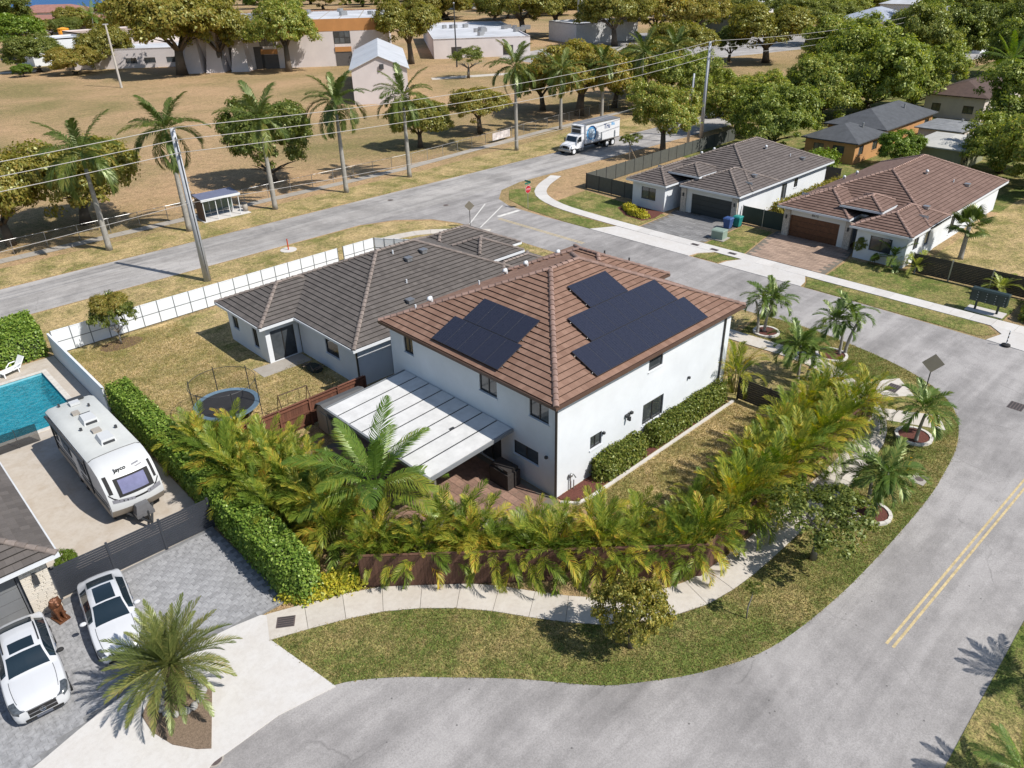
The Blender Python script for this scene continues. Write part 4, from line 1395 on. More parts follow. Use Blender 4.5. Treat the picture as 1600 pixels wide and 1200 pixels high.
# --- areca palm hedge: clumps of canes with arching, yellowing fronds
cane_me = []
for s in range(3):
    b = MB()
    r = np.random.default_rng(120 + s)
    for k in range(9):
        a, q = r.uniform(0, 6.28), r.uniform(.05, .3)
        p = (math.cos(a) * q, math.sin(a) * q)
        o = r.uniform(.1, .35)
        b.tube([(p[0], p[1], -.02), (p[0] + math.cos(a) * o * .4, p[1] + math.sin(a) * o * .4, .7), (p[0] + math.cos(a) * o, p[1] + math.sin(a) * o, 1.5)], [.035, .03, .022], 5)
    me = b.mesh('canes', True)
    me.materials.append(M_cane)
    cane_me.append(me)


def areca(x, y, label, group, s=1.0, n=30):
    t = thing('areca_palm', label, 'palm', (x, y, 0.02), random.uniform(0, 6.28), group)
    t.scale = (s, s, s * random.uniform(.9, 1.22))
    inst('canes', cane_me[random.randrange(3)], t, (0, 0, 0))
    for (share, pitch, mi, zz, br) in ((.22, 76, 0, 1.45, .16), (.33, 56, 1, 1.3, .26), (.28, 34, 2, 1.15, .34), (.17, 14, 3, .9, .36)):
        k = max(1, round(n * share))
        ph = random.uniform(0, 6.28)
        for i in range(k):
            a = ph + 2 * math.pi * (i + random.uniform(-.35, .35)) / k
            inst('frond', F_areca[mi], t, (math.cos(a) * br, math.sin(a) * br, zz * random.uniform(.85, 1.15)), (random.uniform(-.5, .5), -RD(pitch + random.uniform(-14, 14)), a), random.uniform(.72, 1.1))
    return t


g1 = ('bushy areca palm in the thick clump between the clipped hedge and the patio', 'areca palms by the patio')
g1b = ('areca palm leaning over the middle of the long clipped hedge', 'areca palms leaning over the hedge')
g2 = ('arching areca palm hanging over the brown diagonal fence', 'areca palms along the diagonal fence')
g2b = ('areca palm of the second row set back from the diagonal fence', 'areca palms set back from the diagonal fence')
g3 = ('yellowing areca palm standing against the straight side fence', 'areca palms along the side fence')
g3b = ('areca palm at the edge of the dry side lawn', 'areca palms edging the side lawn')
J = random.uniform
for k in range(10):
    y = 37.2 - k * .98
    areca(11.05 + J(-.2, .2), y, *g1b, J(1.0, 1.2))
for k in range(11):
    y = 36.2 - k * 1.1
    areca(12.6 + J(-.3, .3), y, *g1, J(.95, 1.15))
    if y < 33.5:
        areca(13.9 + J(-.3, .3), y - .5, *g1, J(.8, 1.05), 26)
for k in range(13):
    q = k / 12
    x, y = 12.45 + q * 10.3, 22.75 - q * 9.6
    bk_ = .45 if k < 5 else 0.0
    areca(x + bk_ * .68 + J(-.15, .15), y + bk_ * .74 + J(-.15, .15), *g2, J(.85, 1.15) * (.92 if k < 6 else 1), 30)
    if k < 12:
        areca(x + 1.3 + J(-.25, .25), y + .55 + J(-.25, .25), *g2b, J(.75, 1.1), 26)
for k in range(16):
    x = 23.6 + k * 1.12
    areca(x + J(-.2, .2), 12.98 + J(-.12, .12), *g3, J(.85, 1.15), 30)
    areca(x + .5 + J(-.25, .25), 14.4 + J(-.25, .25) + (.6 if k > 9 else 0), *g3b, J(.8, 1.12), 26)
areca(38.1, 20.0, 'golden areca palm at the far corner of the white house', None, 1.05, 22)
areca(39.0, 20.9, 'areca palm tucked behind the far corner of the white house', None, .85, 18)

# --- coconut palm by the patio
t = thing('coconut_palm', 'large coconut palm with long fronds spreading over the patio cover', 'palm tree', (14.95, 25.5, 0.05))
inst('trunk', palm_trunk(2.3, .2, .14, 1.0), t, (0, 0, 0))
add_fronds(t, F_coco, 17, 2.3, [(.28, 76, 1), (.4, 54, 2), (.32, 28, 2)], 1.12)
# --- date palm in the gravel bed by the driveway
dx_, dy_ = G(265, 1036, 2.0)
t = thing('date_palm', 'low date palm with a dense head of feathery fronds in a gravel bed', 'palm tree', (dx_, dy_, 0.09))
tr_ = MB()
for k in range(60):
    a, zz = k * 2.4, .25 + k * .026
    tr_.obox((math.cos(a) * .24, math.sin(a) * .24, zz), (.2, .17, .14), a, -.7)
tr_.tube([(0, 0, -.02), (0, 0, 1.85)], [.3, .24], 10)
tr_.build('trunk', mat('date_palm_boots', (0.14, 0.10, 0.06), 0.95, 0.35, 7, bump=0.8), t)
add_fronds(t, F_date, 84, 1.9, [(.18, 72, 0), (.28, 48, 1), (.3, 22, 2), (.24, -8, 2)], .95, .12)
# its bed
bed = [G(332, 1074), G(331, 1171), G(308, 1172), G(270, 1165), G(238, 1145), G(222, 1120), G(240, 1085), G(290, 1062)]
sheet('planting_bed', bed, 0.085, mat('brown_gravel', (0.20, 0.145, 0.10), 0.95, 0.5, 20, bump=0.9, bscale=30, space='World'), 'triangular brown gravel bed under the date palm', 'planting bed')
t = thing('stone_ring', 'ring of pale stones around the foot of the date palm', 'stone ring', (dx_, dy_, .085))
st_me = MB().ball((0, 0, .08), (.2, .15, .13), 8, 5).mesh('stone', True)
st_me.materials.append(mat('grey_stone', (0.34, 0.33, 0.31), 0.9, 0.3, 5))
for k in range(14):
    a = 2 * math.pi * k / 14
    inst('stone', st_me, t, (math.cos(a) * .75, math.sin(a) * .75, 0), (0, 0, random.uniform(0, 3)), random.uniform(.8, 1.15))

# --- adonidia (Christmas) palms in ringed beds
M_ring = mat('white_kerb_ring', (0.56, 0.53, 0.49), 0.8, 0.12, 4)


def ring_bed(x, y, r, label):
    t = thing('tree_ring', label, 'planting bed', (x, y, 0.03), group='ringed beds on the verge')
    for k in range(16):
        a0_, a1_ = 2 * math.pi * k / 16 + .012, 2 * math.pi * (k + 1) / 16 - .012
        MB().prism([(math.cos(a0_) * r, math.sin(a0_) * r), (math.cos(a1_) * r, math.sin(a1_) * r), (math.cos(a1_) * (r - .17), math.sin(a1_) * (r - .17)), (math.cos(a0_) * (r - .17), math.sin(a0_) * (r - .17))], -.02, .13).build('kerb_stone', M_ring, t)
    MB().disc((0, 0, -.02), r - .18, .1, 20).build('mulch', M_mulch, t)


def xmas(x, y, stems, label, sc_=1.0, z=.1):
    t = thing('adonidia_palm', label, 'palm tree', (x, y, z), random.uniform(0, 6.28))
    for (h, lean, rz, off_) in stems:
        o = inst('stem', palm_trunk(h, .11, .075, 1.0, lean, 8), t, (off_ * math.cos(rz), off_ * math.sin(rz), -.02), (0, 0, rz))
        c_ = (off_ * math.cos(rz) + lean * math.cos(rz), off_ * math.sin(rz) + lean * math.sin(rz))
        n0 = len(t.children)
        add_fronds(t, F_xmas, 17, h + .1, [(.25, 66, 0), (.42, 38, 1), (.33, 8, 2)], sc_, .05)
        for ch in list(t.children)[n0:]:
            ch.location.x += c_[0]
            ch.location.y += c_[1]
    return t


xy = G(1197, 520)
ring_bed(*xy, .95, 'white ringed mulch bed farthest along the verge')
xmas(*xy, [(2.3, .25, .6, .12), (2.6, .5, 3.6, .12)], 'twin stemmed palm in the farthest ringed bed on the verge', 1.0)
xy = G(1299, 556)
ring_bed(*xy, 1.05, 'white ringed mulch bed under the splayed twin palm')
xmas(*xy, [(2.5, .15, 2.4, .1), (2.9, .75, -.9, .12)], 'palm with two splayed stems in a ringed bed beside the street', 1.02)
xy = G(1427, 683)
ring_bed(*xy, 1.0, 'white ringed mulch bed by the tactile kerb ramp')
xmas(*xy, [(1.9, .3, .2, .1)], 'single leaning palm beside the tactile kerb ramp', 1.12)
xy = G(1361, 803)
ring_bed(*xy, .95, 'white ringed mulch bed next to the bare branched tree')
xmas(*xy, [(2.5, .2, 1.6, .1), (1.6, .3, 4.4, .1)], 'dark green palm in the ringed bed next to the yellow marker', 1.1)
xy = G(1243, 592)
xmas(*xy, [(2.4, .2, 1.0, .1), (1.8, .4, 4.0, .12)], 'dark green palm standing between the sidewalk and the areca hedge', 1.1, .02)

# --- fan palm, small palms by the red roofed house
x, y = G(1500, 405)
t = thing('fan_palm', 'stout fan palm standing in the dry side yard', 'palm tree', (x, y, .02))
inst('trunk', palm_trunk(3.0, .22, .17), t, (0, 0, 0))
add_fronds(t, F_fan, 26, 3.0, [(.25, 68, 0), (.35, 32, 0), (.4, -8, 0)], 1.15, .1)
for (px, py, lb, s_) in ((1428, 428, 'pale young palm at the end of the slatted fence', 1.25), (1560, 462, 'pale young palm in front of the slatted fence', 1.2), (1395, 415, 'green palm at the corner of the house with the brown garage', 1.3)):
    x, y = G(px, py)
    t = thing('young_palm', lb, 'palm', (x, y, .02))
    inst('trunk', palm_trunk(.7, .07, .05), t, (0, 0, 0))
    add_fronds(t, F_pale if 'pale' in lb else F_xmas, 15, .7, [(.35, 60, 0), (.35, 35, 1), (.3, 12, 1)], s_, .04)
# low palms on the verge across the street, partly in frame
for (px, py, lb, s_) in ((1585, 1235, 'low bushy palm on the verge across the street', .95), (1655, 1075, 'palm leaning over the kerb across the street', 1.2)):
    x, y = G(px, py)
    t = thing('low_palm', lb, 'palm', (x, y, .03))
    inst('trunk', palm_trunk(1.0 * s_, .12, .1), t, (0, 0, 0))
    add_fronds(t, F_coco, 20, 1.0 * s_, [(.3, 65, 0), (.35, 40, 1), (.35, 14, 1)], .42 * s_, .05)


# --- clipped hedges and shrubs
def hedge(name, poly, h, m, density, leaf, label, cat='hedge', bumpy=.08, seed=0, z=0.02, rnd=.25, crest=0.0):
    """Clipped mass over a footprint: dark solid filler hidden under a skin of separate leaves"""
    r = np.random.default_rng(seed)
    poly = [tuple(p) for p in poly]
    t = thing(name, label, cat, (poly[0][0], poly[0][1], z), world=True)
    cx_, cy_ = np.mean([p[0] for p in poly]), np.mean([p[1] for p in poly])
    core = [(p[0] + (cx_ - p[0]) * .0, p[1]) for p in poly]
    ins_ = offset_line(core + [core[0]], .22 if sum(core[i][0] * core[(i + 1) % len(core)][1] - core[(i + 1) % len(core)][0] * core[i][1] for i in range(len(core))) > 0 else -.22)[:-1]
    MB().prism(ins_, 0, h - .2).build('branches', mat('hedge_core', (0.028, 0.04, 0.012), 0.95, 0.3, 9), t)  # filler added to stop see-through, its dark green standing for shaded inner foliage
    Ps, Ns = [], []
    n = len(poly)
    area = 0.5 * sum(poly[i][0] * poly[(i + 1) % n][1] - poly[(i + 1) % n][0] * poly[i][1] for i in range(n))
    sg = 1 if area > 0 else -1
    for i in range(n):
        a, c = np.array(poly[i]), np.array(poly[(i + 1) % n])
        L = np.linalg.norm(c - a)
        k = int(L * h * density)
        u, v = r.random(k), r.random(k) ** .85
        d = (c - a) / L
        nn = np.array([d[1], -d[0]]) * sg
        zz = v * h
        inn = np.clip((zz - (h - rnd)) / rnd, 0, 1) ** 2 * rnd * .6
        P = np.zeros((k, 3))
        P[:, :2] = a + np.outer(u, c - a) - np.outer(inn, nn)
        P[:, 2] = zz + z
        P += r.normal(0, bumpy, (k, 3)) * [1, 1, .6]
        Ps.append(P)
        N = np.zeros((k, 3))
        N[:, :2] = nn
        N[:, 2] = .25
        Ns.append(N)
    xs_, ys_ = [p[0] for p in poly], [p[1] for p in poly]
    k = int((max(xs_) - min(xs_)) * (max(ys_) - min(ys_)) * density)
    x_, y_ = r.uniform(min(xs_), max(xs_), k), r.uniform(min(ys_), max(ys_), k)
    ok_ = inpoly(x_, y_, poly)
    x_, y_ = x_[ok_], y_[ok_]
    P = np.stack([x_, y_, np.full(len(x_), h + z)], 1)
    P[:, 2] += r.normal(0, bumpy, len(x_)) + .06 * np.sin(x_ * 2.3 + y_ * 1.7) + crest * np.sin(x_ * 5.1) * np.sin(y_ * 4.3)
    Ps.append(P)
    N = np.zeros((len(x_), 3))
    N[:, 2] = 1
    Ns.append(N)
    P, N = np.concatenate(Ps), np.concatenate(Ns)
    P -= np.array([poly[0][0], poly[0][1], z])
    P[:, 2] = np.maximum(P[:, 2], .02)
    V, F = leaf_cards(P, N, leaf, r, .6, .2)
    o = link('foliage', fast_mesh('foliage', V, F, m), t)
    return t


hedge('clipped_hedge', [(9.1, 24.3), (9.6, 23.4), (10.4, 23.5), (10.65, 26), (10.75, 46.3), (9.5, 46.3), (9.4, 36), (9.2, 30)], 1.95, L_hedge, 330, .075, 'long clipped bright green hedge between the trailer and the palms', seed=1)
hedge('clipped_hedge', [(9.0, 58.0), (9.4, 62.5), (2, 62.8), (-8, 62.8), (-8, 58.1)], 2.0, L_hedge, 190, .095, 'dense bright green hedge behind the swimming pool', seed=2)
hedge('clipped_hedge', [(25.3, 20.7), (25.0, 20.2), (25.4, 19.75), (28.6, 19.75), (28.95, 20.2), (28.7, 20.72)], 1.2, L_hedge2, 420, .07, 'short rounded hedge beside the small window of the white house', seed=3, rnd=.4)
hedge('clipped_hedge', [(29.7, 20.7), (29.5, 20.2), (29.9, 19.8), (36.6, 19.8), (37.0, 20.2), (36.9, 20.72)], 1.15, L_hedge2, 420, .07, 'long low hedge along the sunny wall of the white house', seed=4, rnd=.4)
hedge('golden_shrub', [G(440, 940), G(480, 944), G(530, 930), G(575, 916), G(570, 900), G(500, 912), G(455, 925)], .5, L_gold, 520, .07, 'golden yellow low shrub at the foot of the clipped hedge', 'shrub', .1, 5, crest=.12)
hedge('flower_bed', [(66.3, 50.4), (65.2, 50.6), (63.6, 48.4), (63.4, 46.6), (64.2, 46.3), (64.6, 47.8), (65.6, 49.4)], .45, L_gold, 300, .09, 'curved yellow flowering bed in front of the taupe roofed house', 'flower bed', .1, 6, crest=.12)
sheet('mulch_bed', [(67, 51), (65.0, 51.2), (63.2, 48.7), (62.9, 46.2), (64.4, 45.8), (66.8, 46.3)], 0.045, M_mulch, 'red mulch around the curved yellow flower bed', 'mulch bed')
hedge('shrub_row', [(73.5, 36.6), (88, 36.5), (88, 37.5), (73.5, 37.4)], 1.2, L_oak, 110, .12, 'ragged dry shrub row along the side of the taupe roofed house', 'hedge', .16, 7)
hedge('shrub_row', [(61.6, 8.4), (66.4, 9.6), (66.4, 11.2), (62, 10.6)], .8, L_mango, 200, .11, 'leafy shrubs beside the stepping stone driveway', 'hedge', .15, 8)
hedge('green_hedge', [(91.2, 42.6), (98, 42.0), (98, 44.4), (91.2, 45)], 1.7, L_lime, 110, .16, 'bright green hedge behind the taupe roofed house', 'hedge', .25, 9)
# mulch bed and kerb by the wall
sheet('mulch_bed', [(22.6, 20.55), (23.2, 19.75), (36.9, 19.72), (37.2, 20.75), (22.6, 20.76)], 0.05, M_mulch, 'red brown mulch bed along the sunny house wall', 'mulch bed')
kt = thing('bed_kerb', 'pale concrete kerb edging the mulch bed by the house', 'kerb', (30, 19.7, 0), world=True)
kl = resample(smooth_line([(22.45, 20.4), (22.6, 20.0), (23.3, 19.66), (25, 19.62), (37.2, 19.62)], 5), .9)
kq = offset_line(kl, -.17)
for i in range(len(kl) - 1):
    MB().prism([kl[i], kl[i + 1], kq[i + 1], kq[i]], -.01, .12).build('kerb_stone', M_ring, kt)
# two little potted bushes by the red roofed house
for (px, py, lb) in ((1343, 402, 'dark round bush beside the front window'), (1365, 415, 'small dark flowering plant under the front window')):
    x, y = G(px, py)
    s_ = 1.0 if 'round' in lb else .5
    t = thing('bush', lb, 'bush', (x, y, .02))
    inst('stems', TK[0], t, (0, 0, .3), (0, 0, 0), (.6 * s_, .6 * s_, .4))
    inst('crown', CR['dark'][0], t, (0, 0, .15), (0, 0, 1), (.8 * s_, .8 * s_, 1.5 * s_))

# --- street trees near the camera
near_crown = crown_mesh('crown', L_near, 201, 420, 48, .03, 12, .9, clump_r=.12)
sparse_crown = crown_mesh('crown', L_dark, 202, 190, 42, .036, 8, .62, clump_r=.15)
x, y = G(985, 1012)
t = thing('verge_tree', 'bushy olive green tree on the verge in front of the brown fence', 'tree', (x, y, .03))
inst('trunk', TK[1], t, (0, 0, .9), (0, 0, 0), (1.35, 1.35, 1.22))
inst('crown', near_crown, t, (0, 0, .55), (0, 0, 1.0), (1.75, 1.75, 2.55))
x, y = G(1270, 874)
tk_b = trunk_mesh('trunk', 77, 1.0, .055, 9, .8, 1.0, mat('grey_bark', (0.24, 0.22, 0.19), 0.95, 0.25, 6, bump=0.5))
t = thing('verge_tree', 'thin airy tree with grey trunk and bare branches over the sidewalk', 'tree', (x, y, .03), .6)
inst('trunk', tk_b, t, (0, 0, 1.6), (0, 0, 0), (2.3, 2.3, 1.6))
inst('crown', sparse_crown, t, (0, 0, 1.5), (0, 0, 2.0), (2.5, 2.5, 2.2))
x, y = G(1166, 967)
t = thing('sapling', 'tiny staked sapling on the verge with a few leaves', 'sapling', (x, y, .03))
MB().tube([(0, 0, -.02), (.02, .03, .6), (.12, -.02, 1.2), (.25, .05, 1.7)], [.035, .03, .022, .01], 6).tube([(.12, -.02, 1.2), (.05, .1, 1.6)], [.015, .006], 5).build('trunk', MATS['grey_bark'], t, True)
inst('crown', sparse_crown, t, (.2, 0, 1.3), (0, 0, 0), (.4, .4, .55))
x, y = G(190, 538)
t = thing('yard_tree', 'slim young tree with olive leaves inside the white fence', 'tree', (x, y, .03))
inst('trunk', tk_b, t, (0, 0, 1.0), (0, 0, 0), (1.2, 1.2, 1.0))
inst('crown', sparse_crown, t, (0, 0, .9), (0, 0, 2.0), (1.75, 1.75, 3.3))
inst('crown', CR['oak'][1], t, (0, 0, 2.3), (0, 0, .3), (1.35, 1.35, 1.7))
sheet('mulch_bed', [(x + math.cos(a) * 1.5, y + math.sin(a) * 1.0) for a in np.linspace(0, 6.0, 14)], .036, mat('leaf_litter', (0.15, 0.095, 0.055), 0.95, 0.5, 6), 'brown leaf litter under the slim yard tree', 'leaf litter')

# --- school side and street trees (pixel of the trunk foot -> ground)
for (kd, px, py, rad, h, bole, lb) in (
        ('oak', 18, 383, 5.6, 7.6, 2.2, 'broad olive tree by the fence behind the nearest royal palm'),
        ('oak', 135, 350, 7.2, 7.8, 2.0, 'wide brownish tree just inside the school fence beside the bus shelter'),
        ('dark', 428, 285, 6.6, 9.0, 1.4, 'dense round dark tree on the edge of the field behind the bus shelter'),
        ('oak', 657, 230, 4.8, 5.6, 1.9, 'medium olive tree between two royal palms by the white gable'),
        ('oak', 750, 208, 5.2, 5.2, 2.4, 'spreading olive tree with a forked trunk near the truck'),
        ('oak', 905, 180, 9.0, 9.5, 3.6, 'huge spreading tree behind the delivery truck'),
        ('mango', 1035, 242, 5.0, 7.5, 3.0, 'leafy green tree by the road behind the dark fence'),
        ('oak', 848, 172, 6.0, 7.5, 2.6, 'olive tree behind the banner on the chain link fence'),
        ('mango', 960, 168, 6.5, 8.0, 2.4, 'green tree between the half hidden royal palms'),
        ('oak', 1010, 150, 7.5, 9.0, 2.6, 'olive tree beyond the half hidden royal palms'),
        ('mango', 1065, 175, 6.5, 8.5, 2.4, 'leafy tree beside the white car on the arterial road'),
        ('oak', 1060, 110, 9.0, 9.0, 3.0, 'yellowish tree at the corner of the school grounds'),
        ('oak', 285, 117, 16, 18, 6, 'massive spreading tree in front of the school wing'),
        ('oak', 345, 112, 11, 14, 5, 'tall tree against the slanted school buttresses'),
        ('mango', 452, 112, 9.5, 13, 6, 'light green tree standing before the pale school wall'),
        ('oak', 643, 100, 9.5, 11, 5.5, 'round crowned tree behind the white gabled building'),
        ('oak', 818, 60, 15, 13, 6, 'yellowish tree in the parking lot'),
        ('oak', 870, 56, 13, 13, 6, 'second yellowish tree in the parking lot'),
        ('oak', 960, 72, 12, 13, 5, 'yellow green tree beside the rooftop tower'),
        ('oak', 1020, 62, 15, 15, 4, 'wide yellowing tree right of the rooftop tower'.replace('right of', 'beyond')),
        ('oak', 1085, 62, 11, 11, 4, 'yellow brown tree before the red roof'),
        ('dark', 1138, 97, 5.2, 6.5, 2, 'small dark tree standing alone on the grass beyond the tall pole'),
        ('oak', 1196, 98, 11, 11, 3.5, 'dark spreading oak on the grass beyond the tall pole'),
        ('dark', 1262, 70, 11, 10, 3, 'dark oak behind the wires near the grey blue roof'),
        ('mango', 1150, 208, 6.6, 7.5, 1.6, 'flowering mango tree by the end of the dark fence'),
        ('mango', 1208, 238, 7.0, 9.0, 1.4, 'big mango tree behind the taupe roofed house'),
        ('mango', 1280, 186, 8.0, 10.0, 1.5, 'mango tree overhanging the orange house'),
        ('mango', 1352, 178, 11.2, 14.3, 1.5, 'broad mango tree at the middle of the back gardens'),
        ('mango', 1422, 170, 7.6, 10.5, 1.2, 'rounded mango tree against the dark brown roof'),
        ('mango', 1562, 270, 5.6, 7.0, 1.0, 'mango tree with reddish tips behind the red tiled roof'),
        ('mango', 1625, 300, 6.5, 8.5, 1.0, 'mango tree at the back corner of the dry side yard'),
        ('mango', 1600, 215, 7.7, 10.4, 1.0, 'tall mango tree beside the pale wall'),
        ('dark', 1500, 100, 10, 12, 2, 'tall dark tree above the brown roof'),
        ('mango', 1590, 128, 9.0, 13, 2, 'large tree rising behind the brown roofed house'),
        ('dark', 1480, 60, 15, 16, 3, 'dark tree beside the white roof far away'),
        ('mango', 1600, 60, 18.9, 20.8, 3, 'tall tree beyond the large one behind the brown roof'),
        ('mango', 1120, 165, 5.0, 6.0, 1.2, 'green tree behind the tall grey utility pole'),
        ('mango', 1180, 180, 6.0, 6.5, 1.2, 'mango tree behind the end of the dark fence'),
        ('mango', 1310, 135, 9.0, 13, 1.5, 'mango tree under the grey blue roof'),
        ('dark', 1420, 128, 9.0, 14, 1.5, 'dark mango tree beside the far utility pole'),
        ('mango', 1470, 100, 10, 14, 1.5, 'tall green tree before the white roof'),
        ('dark', 1600, 120, 9, 14, 1.5, 'dark tree at the edge of the back gardens'),
        ('dark', 62, 112, 9, 9, .8, 'rounded bush at the far edge of the field'),
        ('oak', 118, 116, 7, 7, .6, 'feathery olive bush at the far edge of the field'),
        ('oak', 172, 105, 8, 11, 1.5, 'thin yellowish tree by the white annexe wall'),
        ('lime', 38, 120, 3.2, 3.6, .6, 'little green shrub beside the far path'),
        ('lime', 30, 80, 13, 12, 3, 'bright tree by the tan lot far away'),
        ('dark', 20, 55, 13, 15, 4, 'large dark green tree before the lake'),
        ('oak', 122, 52, 9, 10, 2, 'orange tinted tree between the far red roofs'),
        ('lime', 690, 28, 19, 16, 4, 'bright lime green tree behind the school roof'),
):
    x, y = G(px, py)
    tree(kd, x, y, rad, h, bole, lb)
x, y = G(732, 122)
t = thing('flowering_tree', 'small nearly bare tree with pinkish blossom on the school lawn', 'tree', (x, y, 0))
inst('trunk', tk_b, t, (0, 0, 2.2), (0, 0, 0), (5.5, 5.5, 2.2))
inst('crown', sparse_crown, t, (0, 0, 2.5), (0, 0, 1), (4.5, 4.5, 5))
x, y = G(1390, 262)
tree('lime', G(1398, 262)[0], G(1398, 262)[1], 3.3, 4.4, 1.2, 'lime green tree between the orange house and the red tiles')
# tree by junction, small staked
x, y = G(983, 250)
t = thing('sapling', 'young staked street tree with thin crown by the arterial road', 'sapling', (x, y, .02))
inst('trunk', tk_b, t, (0, 0, 1.9), (0, 0, 0), (1.1, 1.1, 1.9))
inst('crown', sparse_crown, t, (0, 0, 1.8), (0, 0, 0), (1.7, 1.7, 2.0))
MB().tube([(.1, -1.3, 0), (0, 0, 1.8)], .04, 5).build('stake', mat('timber_stake', (0.32, 0.24, 0.15), 0.9), t)
# coconut crowns among the far gardens
for (px, py, hz, lb) in ((1560, 160, 7.0, 'tall coconut palm arching over the brown roofed house'), (1350, 95, 6, 'coconut palm between mango tree and grey blue roof'), (150, 62, 8, 'coconut palm among the far houses'),
                         (1095, 45, 9, 'tall palm near the far cottage'), (1130, 38, 9, 'feathery palm beside the far cottage'), (1165, 36, 8, 'palm with yellow crown among the far houses')):
    x, y = G(px, py)
    t = thing('coconut_palm', lb, 'palm tree', (x, y, 0))
    inst('trunk', palm_trunk(hz, .25, .16, 1.0, .8), t, (0, 0, 0))
    add_fronds(t, F_coco, 16, hz, [(.25, 66, 0), (.4, 36, 1), (.35, 2, 2)], 1.35 if hz < 8 else 1.9)
    for ch in t.children:
        if ch.name.startswith('frond'):
            ch.location.x += .8
# far woods along the skyline: one mass, countless crowns
r_ = np.random.default_rng(300)
base = CR['oak'] + CR['dark'] + CR['mango']
far = thing('treeline', 'unbroken band of far trees along the skyline', 'treeline', (400, 400, 0), kind='stuff')
for k in range(420):
    px = r_.uniform(-60, 1680)
    py = r_.uniform(-38, 9) if px > 640 else r_.uniform(-40, -2)
    if px < 260 and py > -16:
        continue
    x, y = G(px, py)
    dist = math.hypot(x, y)
    if dist > 1600 or dist < 250:
        continue
    s_ = r_.uniform(8, 15) * (1 + dist / 2500)
    inst('crown', base[int(r_.integers(0, len(base)))], far, (x - 400, y - 400, -.5), (0, 0, r_.uniform(0, 6.28)), (s_, s_, s_ * .9))
# nearer filler trees on the far right gardens and beyond the school
for k in range(70):
    px = r_.uniform(1060, 1640)
    py = r_.uniform(2, 58)
    if 1320 < px < 1450 and py > 18:
        continue
    x, y = G(px, py)
    s_ = r_.uniform(6.5, 10)
    tree(['mango', 'dark', 'oak'][k % 3], x, y, s_, s_ * 1.1, 1.5, 'garden tree among the distant houses beyond the wires', 'distant garden trees')
for k in range(18):
    px = 640 + k * 25 if k > 9 else 380 + k * 26 + r_.uniform(-8, 8)
    x, y = G(px, r_.uniform(6, 16))
    s_ = r_.uniform(11, 16)
    tree(['mango', 'lime', 'oak'][k % 3], x, y, s_, s_ * 1.2, 2, 'tree in the row behind the flat school roof', 'trees behind the school')


for k in range(46):
    px = r_.uniform(640, 1080)
    py = r_.uniform(0, 34)
    if 890 < px < 950 and py > 12:
        continue
    x, y = G(px, py)
    s_ = r_.uniform(8, 13)
    tree(['oak', 'dark', 'mango', 'oak'][k % 4], x, y, s_, s_ * 1.1, 2, 'tree in the grove beyond the school parking lot', 'grove beyond the parking lot')
for k in range(26):
    px = r_.uniform(-10, 300)
    py = r_.uniform(26, 62)
    if 60 < px < 160 and py < 50:
        continue
    x, y = G(px, py)
    s_ = r_.uniform(5, 9)
    tree(['dark', 'lime', 'oak'][k % 3], x, y, s_, s_ * 1.1, 1.2, 'tree among the far houses before the lake', 'trees before the lake')
# --- grass blades on the near lawns
def grass(name, poly, dens, m, label, h=(.035, .09), z=.03, seed=0, hole=()):
    r = np.random.default_rng(seed)
    x0, x1 = min(p[0] for p in poly), max(p[0] for p in poly)
    y0, y1 = min(p[1] for p in poly), max(p[1] for p in poly)
    n = int((x1 - x0) * (y1 - y0) * dens)
    x, y = r.uniform(x0, x1, n), r.uniform(y0, y1, n)
    ok_ = inpoly(x, y, poly)
    for (hx, hy, hr) in hole:
        ok_ &= np.hypot(x - hx, y - hy) > hr
    x, y = x[ok_] + r.normal(0, .05, ok_.sum()), y[ok_] + r.normal(0, .05, ok_.sum())
    n = len(x)
    a = r.uniform(0, 6.28, n)
    hh = r.uniform(*h, n)
    wd = r.uniform(.012, .022, n)
    ln = r.uniform(-.05, .05, (n, 2))
    V = np.zeros((n, 3, 3))
    V[:, 0] = np.stack([x - np.cos(a) * wd, y - np.sin(a) * wd, np.full(n, z - .005)], 1)
    V[:, 1] = np.stack([x + np.cos(a) * wd, y + np.sin(a) * wd, np.full(n, z - .005)], 1)
    V[:, 2] = np.stack([x + ln[:, 0], y + ln[:, 1], z + hh], 1)
    o = link(name, fast_mesh(name, V.reshape(-1, 3), np.arange(3 * n).reshape(-1, 3), m))
    tag(o, label, 'grass', kind='stuff')


M_bl1 = leaf_mat('green_straw_blades', [(0.0, (0.075, 0.11, 0.022)), (0.3, (0.14, 0.155, 0.04)), (0.6, (0.30, 0.24, 0.09)), (1.0, (0.46, 0.36, 0.17))], 0.3, 0.0, 0.03)
M_bl2 = leaf_mat('dry_straw_blades', [(0.0, (0.15, 0.15, 0.04)), (0.35, (0.30, 0.235, 0.09)), (1.0, (0.50, 0.39, 0.18))], 0.3, 0.0, 0.03)
rings = [(*G(1197, 520), 1.0), (*G(1299, 556), 1.1), (*G(1427, 683), 1.05), (*G(1361, 803), 1.0), (*G(1436, 750), .6), (*G(1395, 607), 1.7), (*G(1430, 655), 1.9)]
grass('grass', swale + [(49.9, 25)] + rin, 420, M_bl1, 'short green and straw grass blades on the corner verge', seed=1, hole=rings)
grass('grass', [(23.4, 15.8), (37, 15.8), (37, 19.4), (23.4, 19.4)], 420, M_bl2, 'dry grass blades on the side lawn', seed=2)
grass('grass', [(9.6, 45.5), (11.6, 37), (19.5, 36.2), (21.5, 38), (21.5, 44), (18, 43.4), (18, 57), (9.7, 57)], 200, M_bl2, 'dry grass blades on the back lawn', seed=3, h=(.05, .11))

